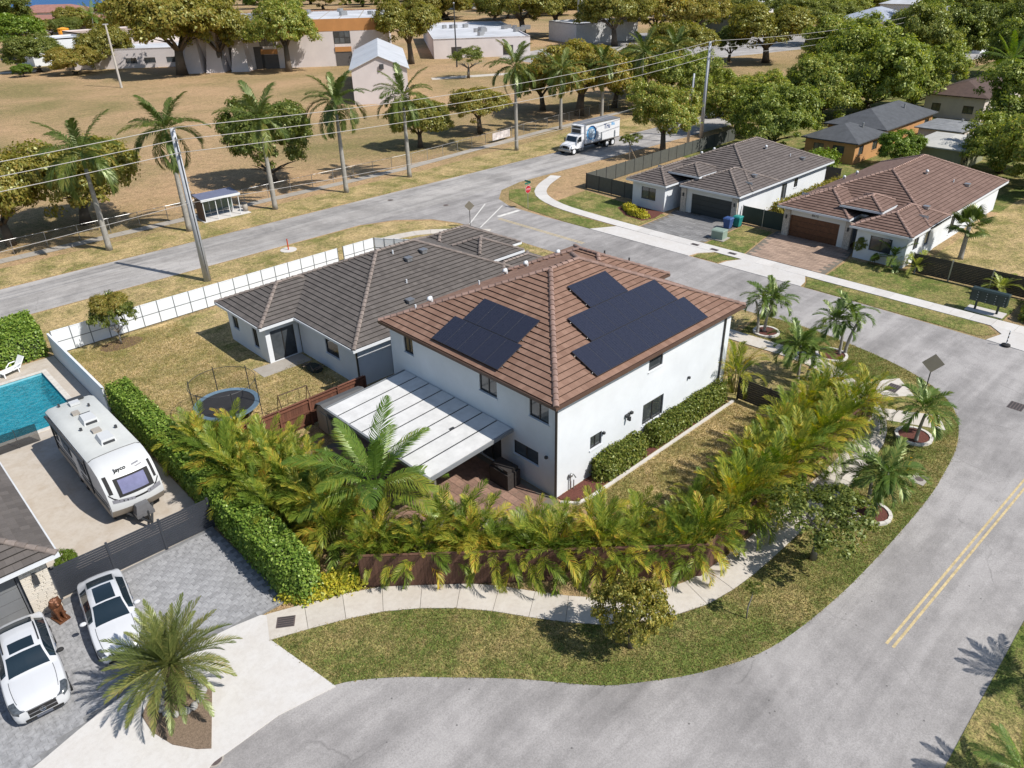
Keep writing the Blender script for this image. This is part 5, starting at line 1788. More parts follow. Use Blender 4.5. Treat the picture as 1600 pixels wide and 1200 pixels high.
# ================================================================ FAR BUILDINGS
def flat_building(name, label, foot, z1, m, roofm, band=None, cat='building', wins=(), parapet=.5, loc=None):
    """Prism building with parapet roof; foot counter-clockwise; wins: (edge index, u0, u1, v0, v1)"""
    c = (sum(p[0] for p in foot) / len(foot), sum(p[1] for p in foot) / len(foot), 0)
    t = thing(name, label, cat, c, world=True)
    n = len(foot)
    for i in range(n):
        ws = [('win', *w_[1:]) for w_ in wins if w_[0] == i]
        facade(t, foot[i], foot[(i + 1) % n], 0, z1, m, ws)
    MB().prism(foot, z1 - .35, z1 - .3).build('roof', roofm, t)
    if band:
        inn = offset_line(list(foot) + [foot[0]], -.06)[:-1]
        for i in range(n):
            MB().prism([foot[i], foot[(i + 1) % n], inn[(i + 1) % n], inn[i]], z1 - band[1], z1 + .1).build('fascia_band', band[0], t)
    else:
        inn = offset_line(list(foot) + [foot[0]], .25)[:-1]
        for i in range(n):
            MB().prism([foot[i], foot[(i + 1) % n], inn[(i + 1) % n], inn[i]], z1 - .3, z1 + .05).build('parapet', m, t)
    return t


M_school = mat('pinkish_white_render', (0.60, 0.545, 0.53), 0.85, 0.08, .3)
M_orange = mat('orange_brown_fascia', (0.46, 0.215, 0.075), 0.8, 0.12, .4)
M_wroof = mat('weathered_white_roof', (0.52, 0.53, 0.55), 0.7, 0.25, .12)
M_broof = mat('pale_metal_roof', (0.52, 0.53, 0.55), 0.45, 0.15, .2)


def rect(x0, x1, y0, y1):
    return [(x0, y0), (x1, y0), (x1, y1), (x0, y1)]


SA, SB = Vector((*G(296, 112), 0)), Vector((*G(612, 100), 0))
sd_ = (SB - SA).normalized()
sn_ = Vector((-sd_.y, sd_.x, 0))
SLn = (SB - SA).length


def sp(u, v):
    q = SA + sd_ * u + sn_ * v
    return (q.x, q.y)


sch = flat_building('school', 'two storey school wing with pale walls and orange brown roof band', [sp(0, 0), sp(SLn, 0), sp(SLn, 48), sp(0, 48)], 11.6, M_school, M_wroof, (M_orange, 2.9))
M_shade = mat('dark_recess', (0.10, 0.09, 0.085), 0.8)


def sbox(nm, m, u0, u1, z0, z1, o0, o1, par=None):
    q = [sp(u0, -o0), sp(u1, -o0), sp(u1, -o1), sp(u0, -o1)]
    return MB().prism(q, z0, z1).build(nm, m, par or sch)


for f in (.36, .725):
    u = SLn * f
    w0 = sbox('stair_window', M_bronze, u, u + 4.4, 5.6, 8.6, .0, .08)
    for k in range(3):
        for j in range(2):
            sbox('pane', M_glass, u + .2 + k * 1.4, u + 1.4 + k * 1.4, 5.7 + j * 1.5, 7.0 + j * 1.5, .081, .1, w0)
    sbox('spandrel', M_school, u, u + 4.4, 4.7, 5.5, .0, .06)
    sbox('spandrel', M_orange, u, u + 4.4, 3.6, 4.8, .0, .25)
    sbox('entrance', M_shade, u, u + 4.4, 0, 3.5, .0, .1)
for f in (.02, .12, .24):
    u = SLn * f
    pts = [(*sp(u, 0), 0), (*sp(u + 4.5, 0), 0), (*sp(u + 2.2, 0), 9.6), (*sp(u, 0), 9.6), (*sp(u - 1, -5), 0), (*sp(u + 3.5, -5), 0), (*sp(u + 2.2, -.6), 9.6), (*sp(u, -.6), 9.6)]
    MB().add(pts, [(0, 1, 2, 3), (4, 7, 6, 5), (0, 4, 5, 1), (1, 5, 6, 2), (2, 6, 7, 3), (3, 7, 4, 0)]).build('buttress', M_school, sch)
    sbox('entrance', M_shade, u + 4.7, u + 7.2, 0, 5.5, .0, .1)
for k in range(16):
    u, v = random.uniform(2, SLn - 3), random.uniform(4, 44)
    q = sp(u, v)
    MB().obox((*q, 11.7), (random.uniform(.8, 3.2), random.uniform(.8, 2.2), random.uniform(.6, 1.6)), .3).build('roof_unit', M_metal, sch)
for k in range(10):
    u = SLn * (k + .5) / 10
    MB().prism([sp(u, 1), sp(u + .25, 1), sp(u + .25, 47), sp(u, 47)], 11.28, 11.36).build('roof_seam', M_concg, sch)
flat_building('annexe', 'low white school annexe behind the massive spreading tree', [sp(-34, 14), sp(-2, 14), sp(-2, 34), sp(-34, 34)], 5.0, M_school, M_wroof, wins=[(0, 14, 17, 1.2, 2.6), (0, 19, 22, 1.2, 2.6), (0, 25, 28, 1.2, 2.6)])
fb = flat_building('school_hall', 'low white flat roofed hall beside the parking lot', [(146, 184), (169, 168), (208, 222), (186, 240)], 5.2, M_school, M_wroof, wins=[(0, 20, 23, .4, 3.0), (0, 5, 8, 1, 3)])
for k in range(14):
    x, y = 172 + random.uniform(-10, 22), 194 + random.uniform(-12, 22)
    MB().obox((x, y, 5.4), (random.uniform(1, 2.6), random.uniform(.8, 2.0), 1.2)).build('roof_unit', M_metal, fb)
# white gabled building: ridge runs away from the field
gx = thing('gabled_building', 'plain white gabled metal building at the edge of the school field', 'building', (0, 0, 0), world=True)
A = Vector((*G(555, 164), 0))
B = Vector((*G(640, 160), 0))
wv = (B - A)
Lw = wv.length
wv.normalize()
bk = Vector((-wv.y, wv.x, 0))
dep, he, hr = 40, 6.4, 8.6


def gp(u, v, z):
    q = A + wv * u + bk * v
    return (q.x, q.y, z)


MB().add([gp(0, 0, 0), gp(Lw, 0, 0), gp(Lw, 0, he), gp(Lw / 2, 0, hr), gp(0, 0, he), gp(0, dep, 0), gp(Lw, dep, 0), gp(Lw, dep, he), gp(Lw / 2, dep, hr), gp(0, dep, he)],
         [(0, 1, 2, 3, 4), (5, 9, 8, 7, 6), (0, 4, 9, 5), (1, 6, 7, 2)]).build('wall', M_school, gx)
for s in (0, 1):
    u0, u1 = (-.5, Lw / 2) if s == 0 else (Lw + .5, Lw / 2)
    for k in range(10):
        v0, v1 = -.4 + (dep + .8) * k / 10, -.4 + (dep + .8) * (k + 1) / 10 - .06
        MB().add([gp(u0, v0, he - .2), gp(u0, v1, he - .2), gp(u1, v1, hr + .08), gp(u1, v0, hr + .08), gp(u0, v0, he - .08), gp(u0, v1, he - .08), gp(u1, v1, hr + .2), gp(u1, v0, hr + .2)],
                 [(0, 1, 2, 3), (4, 7, 6, 5), (0, 4, 5, 1), (1, 5, 6, 2), (2, 6, 7, 3), (3, 7, 4, 0)]).build('roof_sheet', M_broof, gx)
p_ = gp(Lw * .55, -.12, he + .4)
MB().obox(p_, (.9, .25, .9)).build('louvre', M_dark, gx)
# building with the rooftop tower
x, y = G(922, 62)
tb = flat_building('plant_room', 'pale plant building with a steel framed tower on its roof', [(x - 14, y - 6), (x + 8, y - 14), (x + 14, y + 4), (x - 8, y + 12)], 6.0, mat('pale_grey_render', (0.5, 0.5, 0.5), .8), M_wroof)
tw = MB()
for dx2, dy2 in ((-3, -3), (3, -3), (3, 3), (-3, 3)):
    tw.box(x + dx2 - .25, x + dx2 + .25, y + dy2 - .25, y + dy2 + .25, 5.7, 14)
for zz in (7, 11, 14):
    tw.box(x - 3.2, x + 3.2, y - 3.3, y - 3.0, zz - .2, zz + .2).box(x - 3.2, x + 3.2, y + 3.0, y + 3.3, zz - .2, zz + .2).box(x - 3.3, x - 3.0, y - 3, y + 3, zz - .2, zz + .2).box(x + 3.0, x + 3.3, y - 3, y + 3, zz - .2, zz + .2)
tw.tube([(x - 3.2, y - 3, 7), (x - 3.2, y + 3, 14)], .16, 5).tube([(x - 3.2, y + 3, 7), (x - 3.2, y - 3, 14)], .16, 5)
tw.build('tower_frame', M_metal, tb)
MB().box(x - 2.3, x + 2.6, y - 2.6, y + 2.6, 6, 13.6).build('tower_tank', mat('bluegrey_louvre', (0.2, 0.24, 0.28), .6), tb)


def hip_house(label, x0, x1, y0, y1, he, m, rm, rz=0.0, slope=.4, wins=True, pos=None, name='house'):
    """Simple hip roofed house far away: walls, roof in four slopes, windows"""
    cx2, cy2 = (x0 + x1) / 2, (y0 + y1) / 2
    t = thing(name, label, 'house', (cx2, cy2, 0), rz)
    a, c = (x1 - x0) / 2, (y1 - y0) / 2
    w_ = [('win', 1.2, 2.6, 1.0, 2.2), ('win', a * 2 - 3, a * 2 - 1.4, 1.0, 2.2)]
    facade(t, (-a, -c), (a, -c), 0, he, m, w_ if a > 3 else [])
    facade(t, (a, -c), (a, c), 0, he, m)
    facade(t, (a, c), (-a, c), 0, he, m)
    w2 = [('win', 1.2, 2.6, 1.0, 2.2), ('win', c * 2 - 3, c * 2 - 1.4, 1.0, 2.2)]
    facade(t, (-a, c), (-a, -c), 0, he, m, w2 if c > 3 else [])
    A2, C2 = a + .5, c + .5
    W = min(A2, C2)
    hr_ = he + W * slope
    r0, r1 = ((-A2 + W, 0), (A2 - W, 0)) if A2 >= C2 else ((0, -C2 + W), (0, C2 - W))
    e = [(-A2, -C2), (A2, -C2), (A2, C2), (-A2, C2)]
    vs = [(p[0], p[1], he - .12) for p in e] + [(p[0], p[1], he + .02) for p in e] + [(*r0, hr_), (*r1, hr_)]
    fs = [(0, 3, 2, 1), (0, 1, 5, 4), (1, 2, 6, 5), (2, 3, 7, 6), (3, 0, 4, 7)]
    fs += [(4, 5, 9, 8), (5, 6, 9), (6, 7, 8, 9), (7, 4, 8)] if A2 >= C2 else [(4, 5, 8), (5, 6, 9, 8), (6, 7, 9), (7, 4, 8, 9)]
    rf_ = MB().add(vs, fs).build('roof', rm, t)
    MB().tube([(A2 * .3, -C2 * .4, he + .4), (A2 * .3, -C2 * .4, he + W * slope * .7 + .5)], .15, 6).build('roof_vent', M_metal, rf_)
    return t


M_shing = mat('dark_grey_shingle', (0.075, 0.08, 0.088), 0.9, 0.25, 1.5, bump=.4, bscale=8)
M_shingb = mat('dark_brown_shingle', (0.085, 0.055, 0.045), 0.9, 0.25, 1.5, bump=.4, bscale=8)
M_ored = mat('pale_red_roof', (0.30, 0.15, 0.12), 0.9, 0.2, .6)
M_bluer = mat('blue_grey_roof', (0.33, 0.36, 0.42), 0.6, 0.15, .6)
M_orw = mat('orange_stucco', (0.46, 0.245, 0.10), 0.85, 0.1, 1)
M_pinkw = mat('pale_pink_wall', (0.55, 0.48, 0.44), 0.85, 0.1, 1)
hip_house('orange stucco house with dark grey shingle hip roof', 100.2, 108.5, 40.8, 47.6, 2.8, M_orw, M_shing)
hip_house('grey shingled wing joined behind the orange house', 110.5, 128, 41.5, 49.5, 2.9, M_orw, M_shing)
hip_house('small flat grey porch roof behind the red tiled house', 116.5, 124, 34.0, 39.2, 2.7, M_pinkw, mat('mid_grey_shingle', (0.2, 0.205, 0.21), .9, .3, 1.5), slope=.12)
hip_house('small olive green outbuilding behind the red tiled house', 104.5, 113.5, 29.5, 35.5, 2.8, mat('olive_wall', (0.24, 0.24, 0.15), .85), mat('pale_shed_roof', (0.45, 0.44, 0.4), .8), slope=.15)
hip_house('pale walled house with dark brown roof among the mango trees', 141, 160, 38.5, 47.5, 3.6, M_pinkw, M_shingb, slope=.35)
hip_house('white house with blue grey metal roof far down the street', 262, 285, 104, 122, 5.5, M_white, M_bluer, slope=.35)
hip_house('white roofed house with tropical shadows far away', 345, 375, 118, 142, 6, M_white, M_wroof, slope=.35)
hip_house('cottage with grey roof and veranda near the far palms', 262, 282, 158, 174, 5.0, mat('grey_green_wall', (0.33, 0.34, 0.30), .8), M_concg, slope=.35)
hip_house('far house with pale red roof above the yellow trees', 330, 372, 230, 262, 7, M_pinkw, M_ored, slope=.3)
for (px, py, sx, sy, lb) in ((78, 50, 17, 9, 'far house with weathered red roof behind the orange silo'), (138, 48, 14, 9, 'far house with pink roof beside the coconut palm'), (90, 31, 22, 12, 'far house with pale red roof by the lake')):
    x, y = G(px, py)
    hip_house(lb, x - sx, x + sx, y - sy, y + sy, 4.5, M_pinkw, M_ored, RD(-42), slope=.28)
hip_house('white bright roofed shed beyond the far trees', 240, 256, 70, 84, 4, M_white, M_wroof, slope=.2)
for k, (px, py) in enumerate(((1180, 20), (1240, 12), (1300, 14), (1040, 10), (980, 14), (1550, 12))):
    x, y = G(px, py)
    hip_house('distant pale house half hidden in the garden trees', x - 10, x + 10, y - 7, y + 7, 5, M_white, [M_wroof, M_ored, M_concg][k % 3], slope=.3)['group'] = 'distant pale houses'
for k, (px, py) in enumerate(((300, 30), (690, 14), (760, 12), (840, 16), (1010, 26), (30, 40), (180, 44), (225, 36))):
    x, y = G(px, py)
    hip_house('low pale roofed house half hidden behind the far trees', x - 9, x + 9, y - 7, y + 7, 4, M_white, [M_wroof, M_ored, M_concg, M_wroof][k % 4], RD(-42), slope=.25)['group'] = 'pale roofed houses behind the far trees'
flat_building('annexe', 'long white flat building with an orange silo on its roof', rect(88, 140, 290, 320), 6.0, M_school, mat('tan_gravel_roof', (0.36, 0.27, 0.22), .9, .2, .3))
x, y = G(104, 66)
t = thing('silo', 'bright orange cylindrical silo by the long white building', 'silo', (x, y, 0))
MB().tube([(0, 0, 0), (0, 0, 4.6)], 2.0, 16).build('body', mat('orange_paint', (0.7, 0.28, 0.02), .5), t, True)
MB().tube([(0, 0, 4.6), (0, 0, 4.9), (0, 0, 5.3)], [2.12, 2.12, .5], 16).build('cap', mat('orange_cap', (0.75, 0.33, 0.03), .5), t)
flat_building('annexe', 'white cube shaped hut at the far end of the field', rect(64, 80, 268, 282), 7.0, M_white, M_wroof)
x, y = G(190, 137)
t = thing('light_pole', 'tall pale pole standing alone on the dry field', 'pole', (x, y, 0))
MB().tube([(0, 0, 0), (0, 0, 13.5)], [.28, .2], 8).build('shaft', mat('pale_concrete_pole', (0.45, 0.42, 0.38), .8, .12), t)
MB().obox((0, 0, 13.5), (1.2, .3, .25)).build('lamp_head', M_metal, t)
x, y = G(714, 105)
t = thing('light_pole', 'dark flagpole in front of the low white hall', 'pole', (x, y, 0))
MB().tube([(0, 0, 0), (0, 0, 15)], [.2, .14], 8).build('shaft', M_dark, t)
MB().ball((0, 0, 15.1), .25, 8, 6).build('finial', M_metal, t)

# ================================================================ FENCES
M_vinyl = mat('white_vinyl', (0.72, 0.75, 0.78), 0.5, 0.05, 1)
M_fgrey = mat('grey_fence_frame', (0.14, 0.155, 0.17), 0.5)


def line_fence(name, label, p0, p1, bay, h, build, group=None, cat='fence', z=.02):
    """build(t, i, u0, u1, P) adds the pieces of one bay; local x runs along the fence"""
    p0, p1 = Vector((*p0, 0)), Vector((*p1, 0))
    L = (p1 - p0).length
    t = thing(name, label, cat, (p0.x, p0.y, z), math.atan2(p1.y - p0.y, p1.x - p0.x), group)
    n = max(1, round(L / bay))
    for i in range(n):
        build(t, i, L * i / n, L * (i + 1) / n, i == n - 1)
    return t


def vinyl(t, i, u0, u1, last):
    for (z0, z1) in ((.06, .86), (.92, 1.74)):
        MB().box(u0 + .03, u1 - .03, -.02, .02, z0, z1).build('panel', M_vinyl, t)
    MB().box(u0 + .03, u1 - .03, -.03, .03, .87, .91).build('rail', M_fgrey, t)
    MB().box(u0 + .03, u1 - .03, -.035, .035, 1.75, 1.80).build('rail', M_vinyl, t)
    MB().box(u0 - .03, u0 + .028, -.04, .04, 0, 1.82).build('post', M_fgrey, t)
    if last:
        MB().box(u1 - .028, u1 + .03, -.04, .04, 0, 1.82).build('post', M_fgrey, t)


line_fence('vinyl_fence', 'long white vinyl panel fence along the arterial road', (9.55, 57.75), (33.4, 57.95), 1.28, 1.8, vinyl)
line_fence('vinyl_fence', 'short white vinyl fence with a gate after the long run', (34.0, 57.95), (37.3, 57.95), 1.1, 1.8, vinyl)
line_fence('vinyl_fence', 'white vinyl fence turned away from the sun at the lot corner', (37.4, 57.9), (40.2, 53.9), 1.0, 1.8, vinyl)


def wallbay(t, i, u0, u1, last):
    MB().box(u0, u1 - .012, -.07, .07, 0, 1.78).build('panel', M_wall, t)
    MB().box(u0 + .3, u0 + .42, .071, .082, 1.2, 1.32).box(u0 + .75, u0 + .87, .071, .082, .95, 1.07).build('cutout', M_dark, t)


line_fence('garden_wall', 'white garden wall with small square cut-outs beside the pool', (9.35, 57.6), (9.35, 46.4), 1.25, 1.8, wallbay, cat='wall')

# brown wooden board fences, board by board
M_wood = mat('brown_stained_board', (0.15, 0.062, 0.038), 0.85, 0.25, 5, obrand=0.35)
M_wood2 = mat('dark_brown_stained_board', (0.105, 0.052, 0.034), 0.85, 0.25, 5, obrand=0.35)
_bd = {}


def boards(m, h, back=1, w_=.145):
    key = (m.name, h, w_)
    if key not in _bd:
        me = MB().box(0, w_ - .008, 0, .02, 0, h).mesh('board')
        me.materials.append(m)
        _bd[key] = me
    me = _bd[key]

    def f(t, i, u0, u1, last):
        n = int((u1 - u0) / w_)
        for k in range(n):
            inst('board', me, t, (u0 + (u1 - u0) * k / n, .03, .05 + random.uniform(-.008, .008)), (0, 0, 0), ((u1 - u0) / n / w_, 1, 1))
        for zz in (.2, .95, h - .18):
            MB().box(u0 + .051, u1 - .051, -.03, .028, zz, zz + .09).build('rail', m, t)
        MB().box(u0 - .05, u0 + .05, -.07, .03, 0, h + .06).build('post', m, t)
        MB().box(u0 + .051, u1 - .051, -.055, .075, h + .052, h + .09).build('cap_rail', m, t)
        if last:
            MB().box(u1 - .05, u1 + .05, -.07, .03, 0, h + .06).build('post', m, t)
    return f


line_fence('board_fence', 'brown wooden board fence between the patio and the trampoline lawn', (11.6, 36.0), (21.4, 36.0), 2.0, 1.8, boards(M_wood, 1.75))
line_fence('board_fence', 'dark brown board fence under the drooping palm fronds on the corner', (22.95, 12.42), (11.95, 22.55), 2.2, 1.8, boards(M_wood2, 1.75))
line_fence('board_fence', 'brown board fence behind the side palms along the straight sidewalk', (41.2, 12.75), (23.05, 12.42), 2.2, 1.8, boards(M_wood2, 1.6))


def slats(m, n, h, gap=.35, postm=None, th=.03):
    def f(t, i, u0, u1, last):
        for k in range(n):
            z0 = .08 + (h - .1) * k / n
            hh = (h - .1) / n
            MB().box(u0 + .05, u1 - .05, -th / 2, th / 2, z0 + hh * gap * .5, z0 + hh * (1 - gap * .5)).build('slat', m, t)
        MB().box(u0 - .05, u0 + .049, -.05, .05, 0, h + .04).build('post', postm or m, t)
        if last:
            MB().box(u1 - .049, u1 + .05, -.05, .05, 0, h + .04).build('post', postm or m, t)
    return f


M_gate = mat('charcoal_aluminium', (0.055, 0.06, 0.072), 0.38, 0.12, 2, metal=.3)
M_dkg = mat('dark_brown_slat', (0.04, 0.034, 0.03), 0.55, 0.2, 3)
line_fence('slatted_gate', 'charcoal slatted driveway gate in front of the travel trailer', (2.15, 31.35), (9.05, 31.2), 2.3, 1.8, slats(M_gate, 13, 1.75, .22), cat='gate', z=.06)
line_fence('slatted_fence', 'dark slatted fence beside the house with the brown garage door', (66.6, 20.4), (66.7, 11.2), 3.1, 1.75, slats(M_dkg, 12, 1.75, .09, M_metal))
line_fence('slatted_fence', 'short dark slatted fence joining the white house to the palm hedge', (37.6, 19.5), (37.6, 15.4), 2.05, 1.6, slats(M_dkg, 10, 1.55, .14))


def solid(m, pm, h, n=1):
    def f(t, i, u0, u1, last):
        MB().box(u0 + .035, u1 - .035, -.015, .015, .04, h).build('panel', m, t)
        MB().box(u0 - .035, u0 + .034, -.045, .045, 0, h + .06).build('post', pm, t)
        if last:
            MB().box(u1 - .034, u1 + .035, -.045, .045, 0, h + .06).build('post', pm, t)
    return f


M_gfen = mat('grey_green_panel', (0.085, 0.09, 0.08), 0.7, 0.15, 2)
line_fence('panel_fence', 'dark grey panel fence between the arterial verge and the white house', (68.9, 59.2), (104, 60.5), 1.9, 1.8, solid(M_gfen, M_dark, 1.75))
line_fence('panel_fence', 'short dark panel fence returning beside the taupe roofed house', (68.9, 59.1), (68.6, 51.2), 2.0, 1.8, solid(M_gfen, M_dark, 1.75))
line_fence('panel_fence', 'dark green fence between the two white houses across the street', (69.4, 38.4), (69.4, 33.7), 2.3, 1.8, solid(mat('dark_green_panel', (0.03, 0.045, 0.035), .6, .15), M_metal, 1.75))
line_fence('panel_fence', 'dark rear fence behind the taupe roofed house', (90.5, 38), (90.5, 52), 2.3, 1.8, solid(M_gfen, M_dark, 1.75))


def chain(t, i, u0, u1, last):
    MB().tube([(u0, 0, 0), (u0, 0, 1.55)], .035, 6).build('post', M_metal, t)
    MB().tube([(u0, 0, 1.5), (u1, 0, 1.5)], .025, 5).build('rail', M_metal, t)
    b = MB()
    k = int((u1 - u0) / .22)
    for j in range(k):
        a = u0 + (u1 - u0) * j / k
        for s in (0, 1):
            x0, x1 = (a, min(u1, a + 1.2))
            f = (x1 - x0) / 1.2
            z0, z1 = (.05, .05 + 1.4 * f) if s == 0 else (1.45, 1.45 - 1.4 * f)
            b.add([(x0, 0, z0), (x0 + .008, 0, z0), (x1 + .008, 0, z1), (x1, 0, z1)], [(0, 1, 2, 3)])
    b.build('wire_mesh', M_metal, t)


line_fence('chain_link_fence', 'long galvanised chain link fence along the school field', (-20, 84.6), (62, 85.0), 3.0, 1.5, chain)
line_fence('chain_link_fence', 'chain link fence running behind the delivery truck', (62.3, 85.0), (118, 92), 3.2, 1.5, chain)
# banner on the fence
t = thing('banner', 'faded white printed banner tied to the chain link fence behind the truck', 'banner', (79.0, 86.75, .35), math.atan2(7, 55.7))
MB().box(0, 4.2, -.02, 0, 0, 1.1).build('cloth', mat('faded_banner', (0.55, 0.50, 0.48), .8, .55, 1.4), t)
for u in (0.05, 2.1, 4.1):
    MB().tube([(u, .0, 1.08), (u, .06, 1.15)], .015, 5).build('tie', M_dark, t)

# pool fence: dark mesh between thin posts
m, nt, out = newmat('pool_fence_mesh')
d_ = nd(nt, 'ShaderNodeBsdfDiffuse', {'Color': (0.02, 0.02, 0.02, 1)})
tr2 = nd(nt, 'ShaderNodeBsdfTransparent', {})
mx = nd(nt, 'ShaderNodeMixShader', {0: .45, 1: tr2.outputs[0], 2: d_.outputs[0]})
nt.links.new(mx.outputs[0], out.inputs[0])
M_net = m


def netbay(t, i, u0, u1, last):
    MB().box(u0 + .02, u1 - .02, -.004, .004, .03, 1.18).build('mesh_panel', M_net, t)
    MB().tube([(u0, 0, 0), (u0, 0, 1.25)], .02, 6).build('post', M_dark, t)


line_fence('pool_fence', 'black mesh safety fence around the swimming pool', (-6, 46.0), (5.3, 46.0), 1.1, 1.2, netbay, z=.07)

# ================================================================ POOL
dk = sheet('pool_deck', [(2.15, 31.3), (9.2, 31.3), (9.25, 47.28), (-12, 47.28), (-12, 46.02), (2.7, 46.02)], .06, M_concd, 'stained tan concrete yard under the travel trailer', 'concrete yard')
sheet('pool_deck', [(7.92, 47.3), (9.25, 47.3), (9.25, 57.6), (-12, 57.6), (-12, 55.42), (7.92, 55.42)], .06, M_concd, 'tan concrete deck around the swimming pool', 'pool deck')
pool = thing('swimming_pool', 'turquoise swimming pool with rippled water beside the trailer', 'swimming pool', (0, 51, 0), world=True)
M_plast = mat('blue_pool_plaster', (0.24, 0.55, 0.62), 0.7, 0.15, 2)
x0, x1, y0, y1 = POOL
pb = MB()
pb.add([(x0, y0, -1.3), (x1, y0, -1.3), (x1, y1, -1.3), (x0, y1, -1.3), (x0, y0, .03), (x1, y0, .03), (x1, y1, .03), (x0, y1, .03)], [(0, 1, 2, 3), (0, 4, 5, 1), (1, 5, 6, 2), (2, 6, 7, 3), (3, 7, 4, 0)])
pb.build('basin', M_plast, pool)
cp = MB()
cp.box(x0 - .3, x1 + .3, y0 - .3, y0 + .03, .061, .1).box(x0 - .3, x1 + .3, y1 - .03, y1 + .3, .061, .1).box(x0 - .3, x0 + .03, y0 + .031, y1 - .031, .061, .1).box(x1 - .03, x1 + .3, y0 + .031, y1 - .031, .061, .1)
cp.build('coping', M_stone, pool)
m, nt, out = newmat('pool_water')
p = nt.nodes.new('ShaderNodeNewGeometry').outputs['Position']
bp = nd(nt, 'ShaderNodeBump', {'Height': noise(nt, p, 2.6, 5, .6, 1.0), 'Strength': .8, 'Distance': .12}).outputs[0]
wt = nd(nt, 'ShaderNodeBsdfTransparent', {'Color': (0.30, 0.80, 0.88, 1)})
wg = nd(nt, 'ShaderNodeBsdfGlossy', {'Color': (1, 1, 1, 1), 'Roughness': .05, 'Normal': bp})
wd_ = nd(nt, 'ShaderNodeBsdfDiffuse', {'Color': (0.02, 0.26, 0.34, 1), 'Normal': bp})
m1 = nd(nt, 'ShaderNodeMixShader', {0: ramp(nt, noise(nt, p, 3.2, 5, .65, 1.2), [(.38, (.22, .22, .22)), (.62, (.7, .7, .7))]), 1: wt.outputs[0], 2: wd_.outputs[0]})
fr = nd(nt, 'ShaderNodeFresnel', {'IOR': 1.33, 'Normal': bp})
m2 = nd(nt, 'ShaderNodeMixShader', {0: fr.outputs[0], 1: m1.outputs[0], 2: wg.outputs[0]})
nt.links.new(m2.outputs[0], out.inputs[0])
MB().add([(x0, y0, -.1), (x1, y0, -.1), (x1, y1, -.1), (x0, y1, -.1)], [(0, 1, 2, 3)]).build('water', m, pool)
# lounge chair on the deck
x, y = G(24, 583)
t = thing('lounge_chair', 'white plastic lounge chair on the pool deck', 'lounge chair', (x, y, .06), RD(200))
M_wp = mat('white_plastic', (0.78, 0.78, 0.78), .4, .03)
MB().obox((.35, 0, .34), (1.2, .62, .06)).build('seat', M_wp, t)
MB().obox((-.5, 0, .62), (.85, .6, .06), 0, RD(52)).build('backrest', M_wp, t)
for sx in (-.15, .85):
    for sy in (-.26, .26):
        MB().box(sx - .035, sx + .035, sy - .035, sy + .035, 0, .32).build('leg', M_wp, t)
for sy in (-.34, .34):
    MB().tube([(-.4, sy, .6), (0, sy, .62), (.3, sy, .38)], .035, 6).build('armrest', M_wp, t)

# ================================================================ POLES AND WIRES
M_pole = mat('grey_concrete_pole', (0.44, 0.455, 0.48), .8, .12, 2)
M_wire = mat('pale_cable', (0.42, 0.40, 0.38), .5, .05)


def upole(x, y, h, label, arms=True, r=.25):
    t = thing('utility_pole', label, 'utility pole', (x, y, 0))
    MB().tube([(0, 0, -.05), (0, 0, h)], [r * 1.25, r * .75], 10).build('shaft', M_pole, t, True)
    MB().box(-.03, .03, -r * 1.2, -r * 1.05, .1, h * .95).build('conduit', M_dark, t)
    if arms:
        for zz in (h - .1, h - 1.0, h - 2.0):
            MB().tube([(0, -.15, zz), (0, -.5, zz + .05)], .05, 6).tube([(0, -.5, zz + .0), (0, -.5, zz + .22)], .07, 8).build('insulator', M_metal, t)
        for zz in (h * .45, h * .52, h * .6, h * .66):
            MB().obox((.2, .05, zz), (.35, .1, .1)).build('bracket', M_metal, t)
    return t


upole(23.5, 63.7, 13.0, 'tall grey concrete utility pole beside the white fence')
upole(102.6, 65.4, 13.4, 'tall grey utility pole past the delivery truck', r=.24)
upole(98.0, 64.6, 9.6, 'shorter wooden service pole next to the tall grey pole', False, .17)
upole(196.0, 66.0, 13.5, 'far utility pole rising out of the mango trees')


def wire(a, b, sag, label, r=.028):
    p = []
    for i in range(25):
        q = i / 24
        p.append((a[0] + (b[0] - a[0]) * q, a[1] + (b[1] - a[1]) * q, a[2] + (b[2] - a[2]) * q - sag * 4 * q * (1 - q)))
    o = MB().tube(p, r, 5).build('power_line', M_wire, None, True)
    tag(o, label, 'power line', 'power lines over the arterial road')


hs = (13.1, 12.15, 11.15)
for k, z in enumerate(hs):
    wire((-56, 63.2, z), (23.5, 63.2, z), 1.0, ('topmost', 'middle', 'lowest')[k] + ' power line leading to the pole by the white fence')
    wire((23.5, 63.2, z), (102.6, 64.9, z + .4), 1.2, ('topmost', 'middle', 'lowest')[k] + ' power line between the two tall grey poles')
    wire((102.6, 64.9, z + .4), (196, 65.5, z + .5), 1.2, ('topmost', 'middle', 'lowest')[k] + ' power line beyond the truck to the far pole')
wire((23.5, 63.5, 7.0), (98.0, 64.5, 7.6), 1.3, 'low telephone cable between the white fence pole and the wooden pole', .02)
wire((-56, 63.5, 7.0), (23.5, 63.5, 7.0), 1.0, 'low telephone cable leading off past the pool hedge', .02)

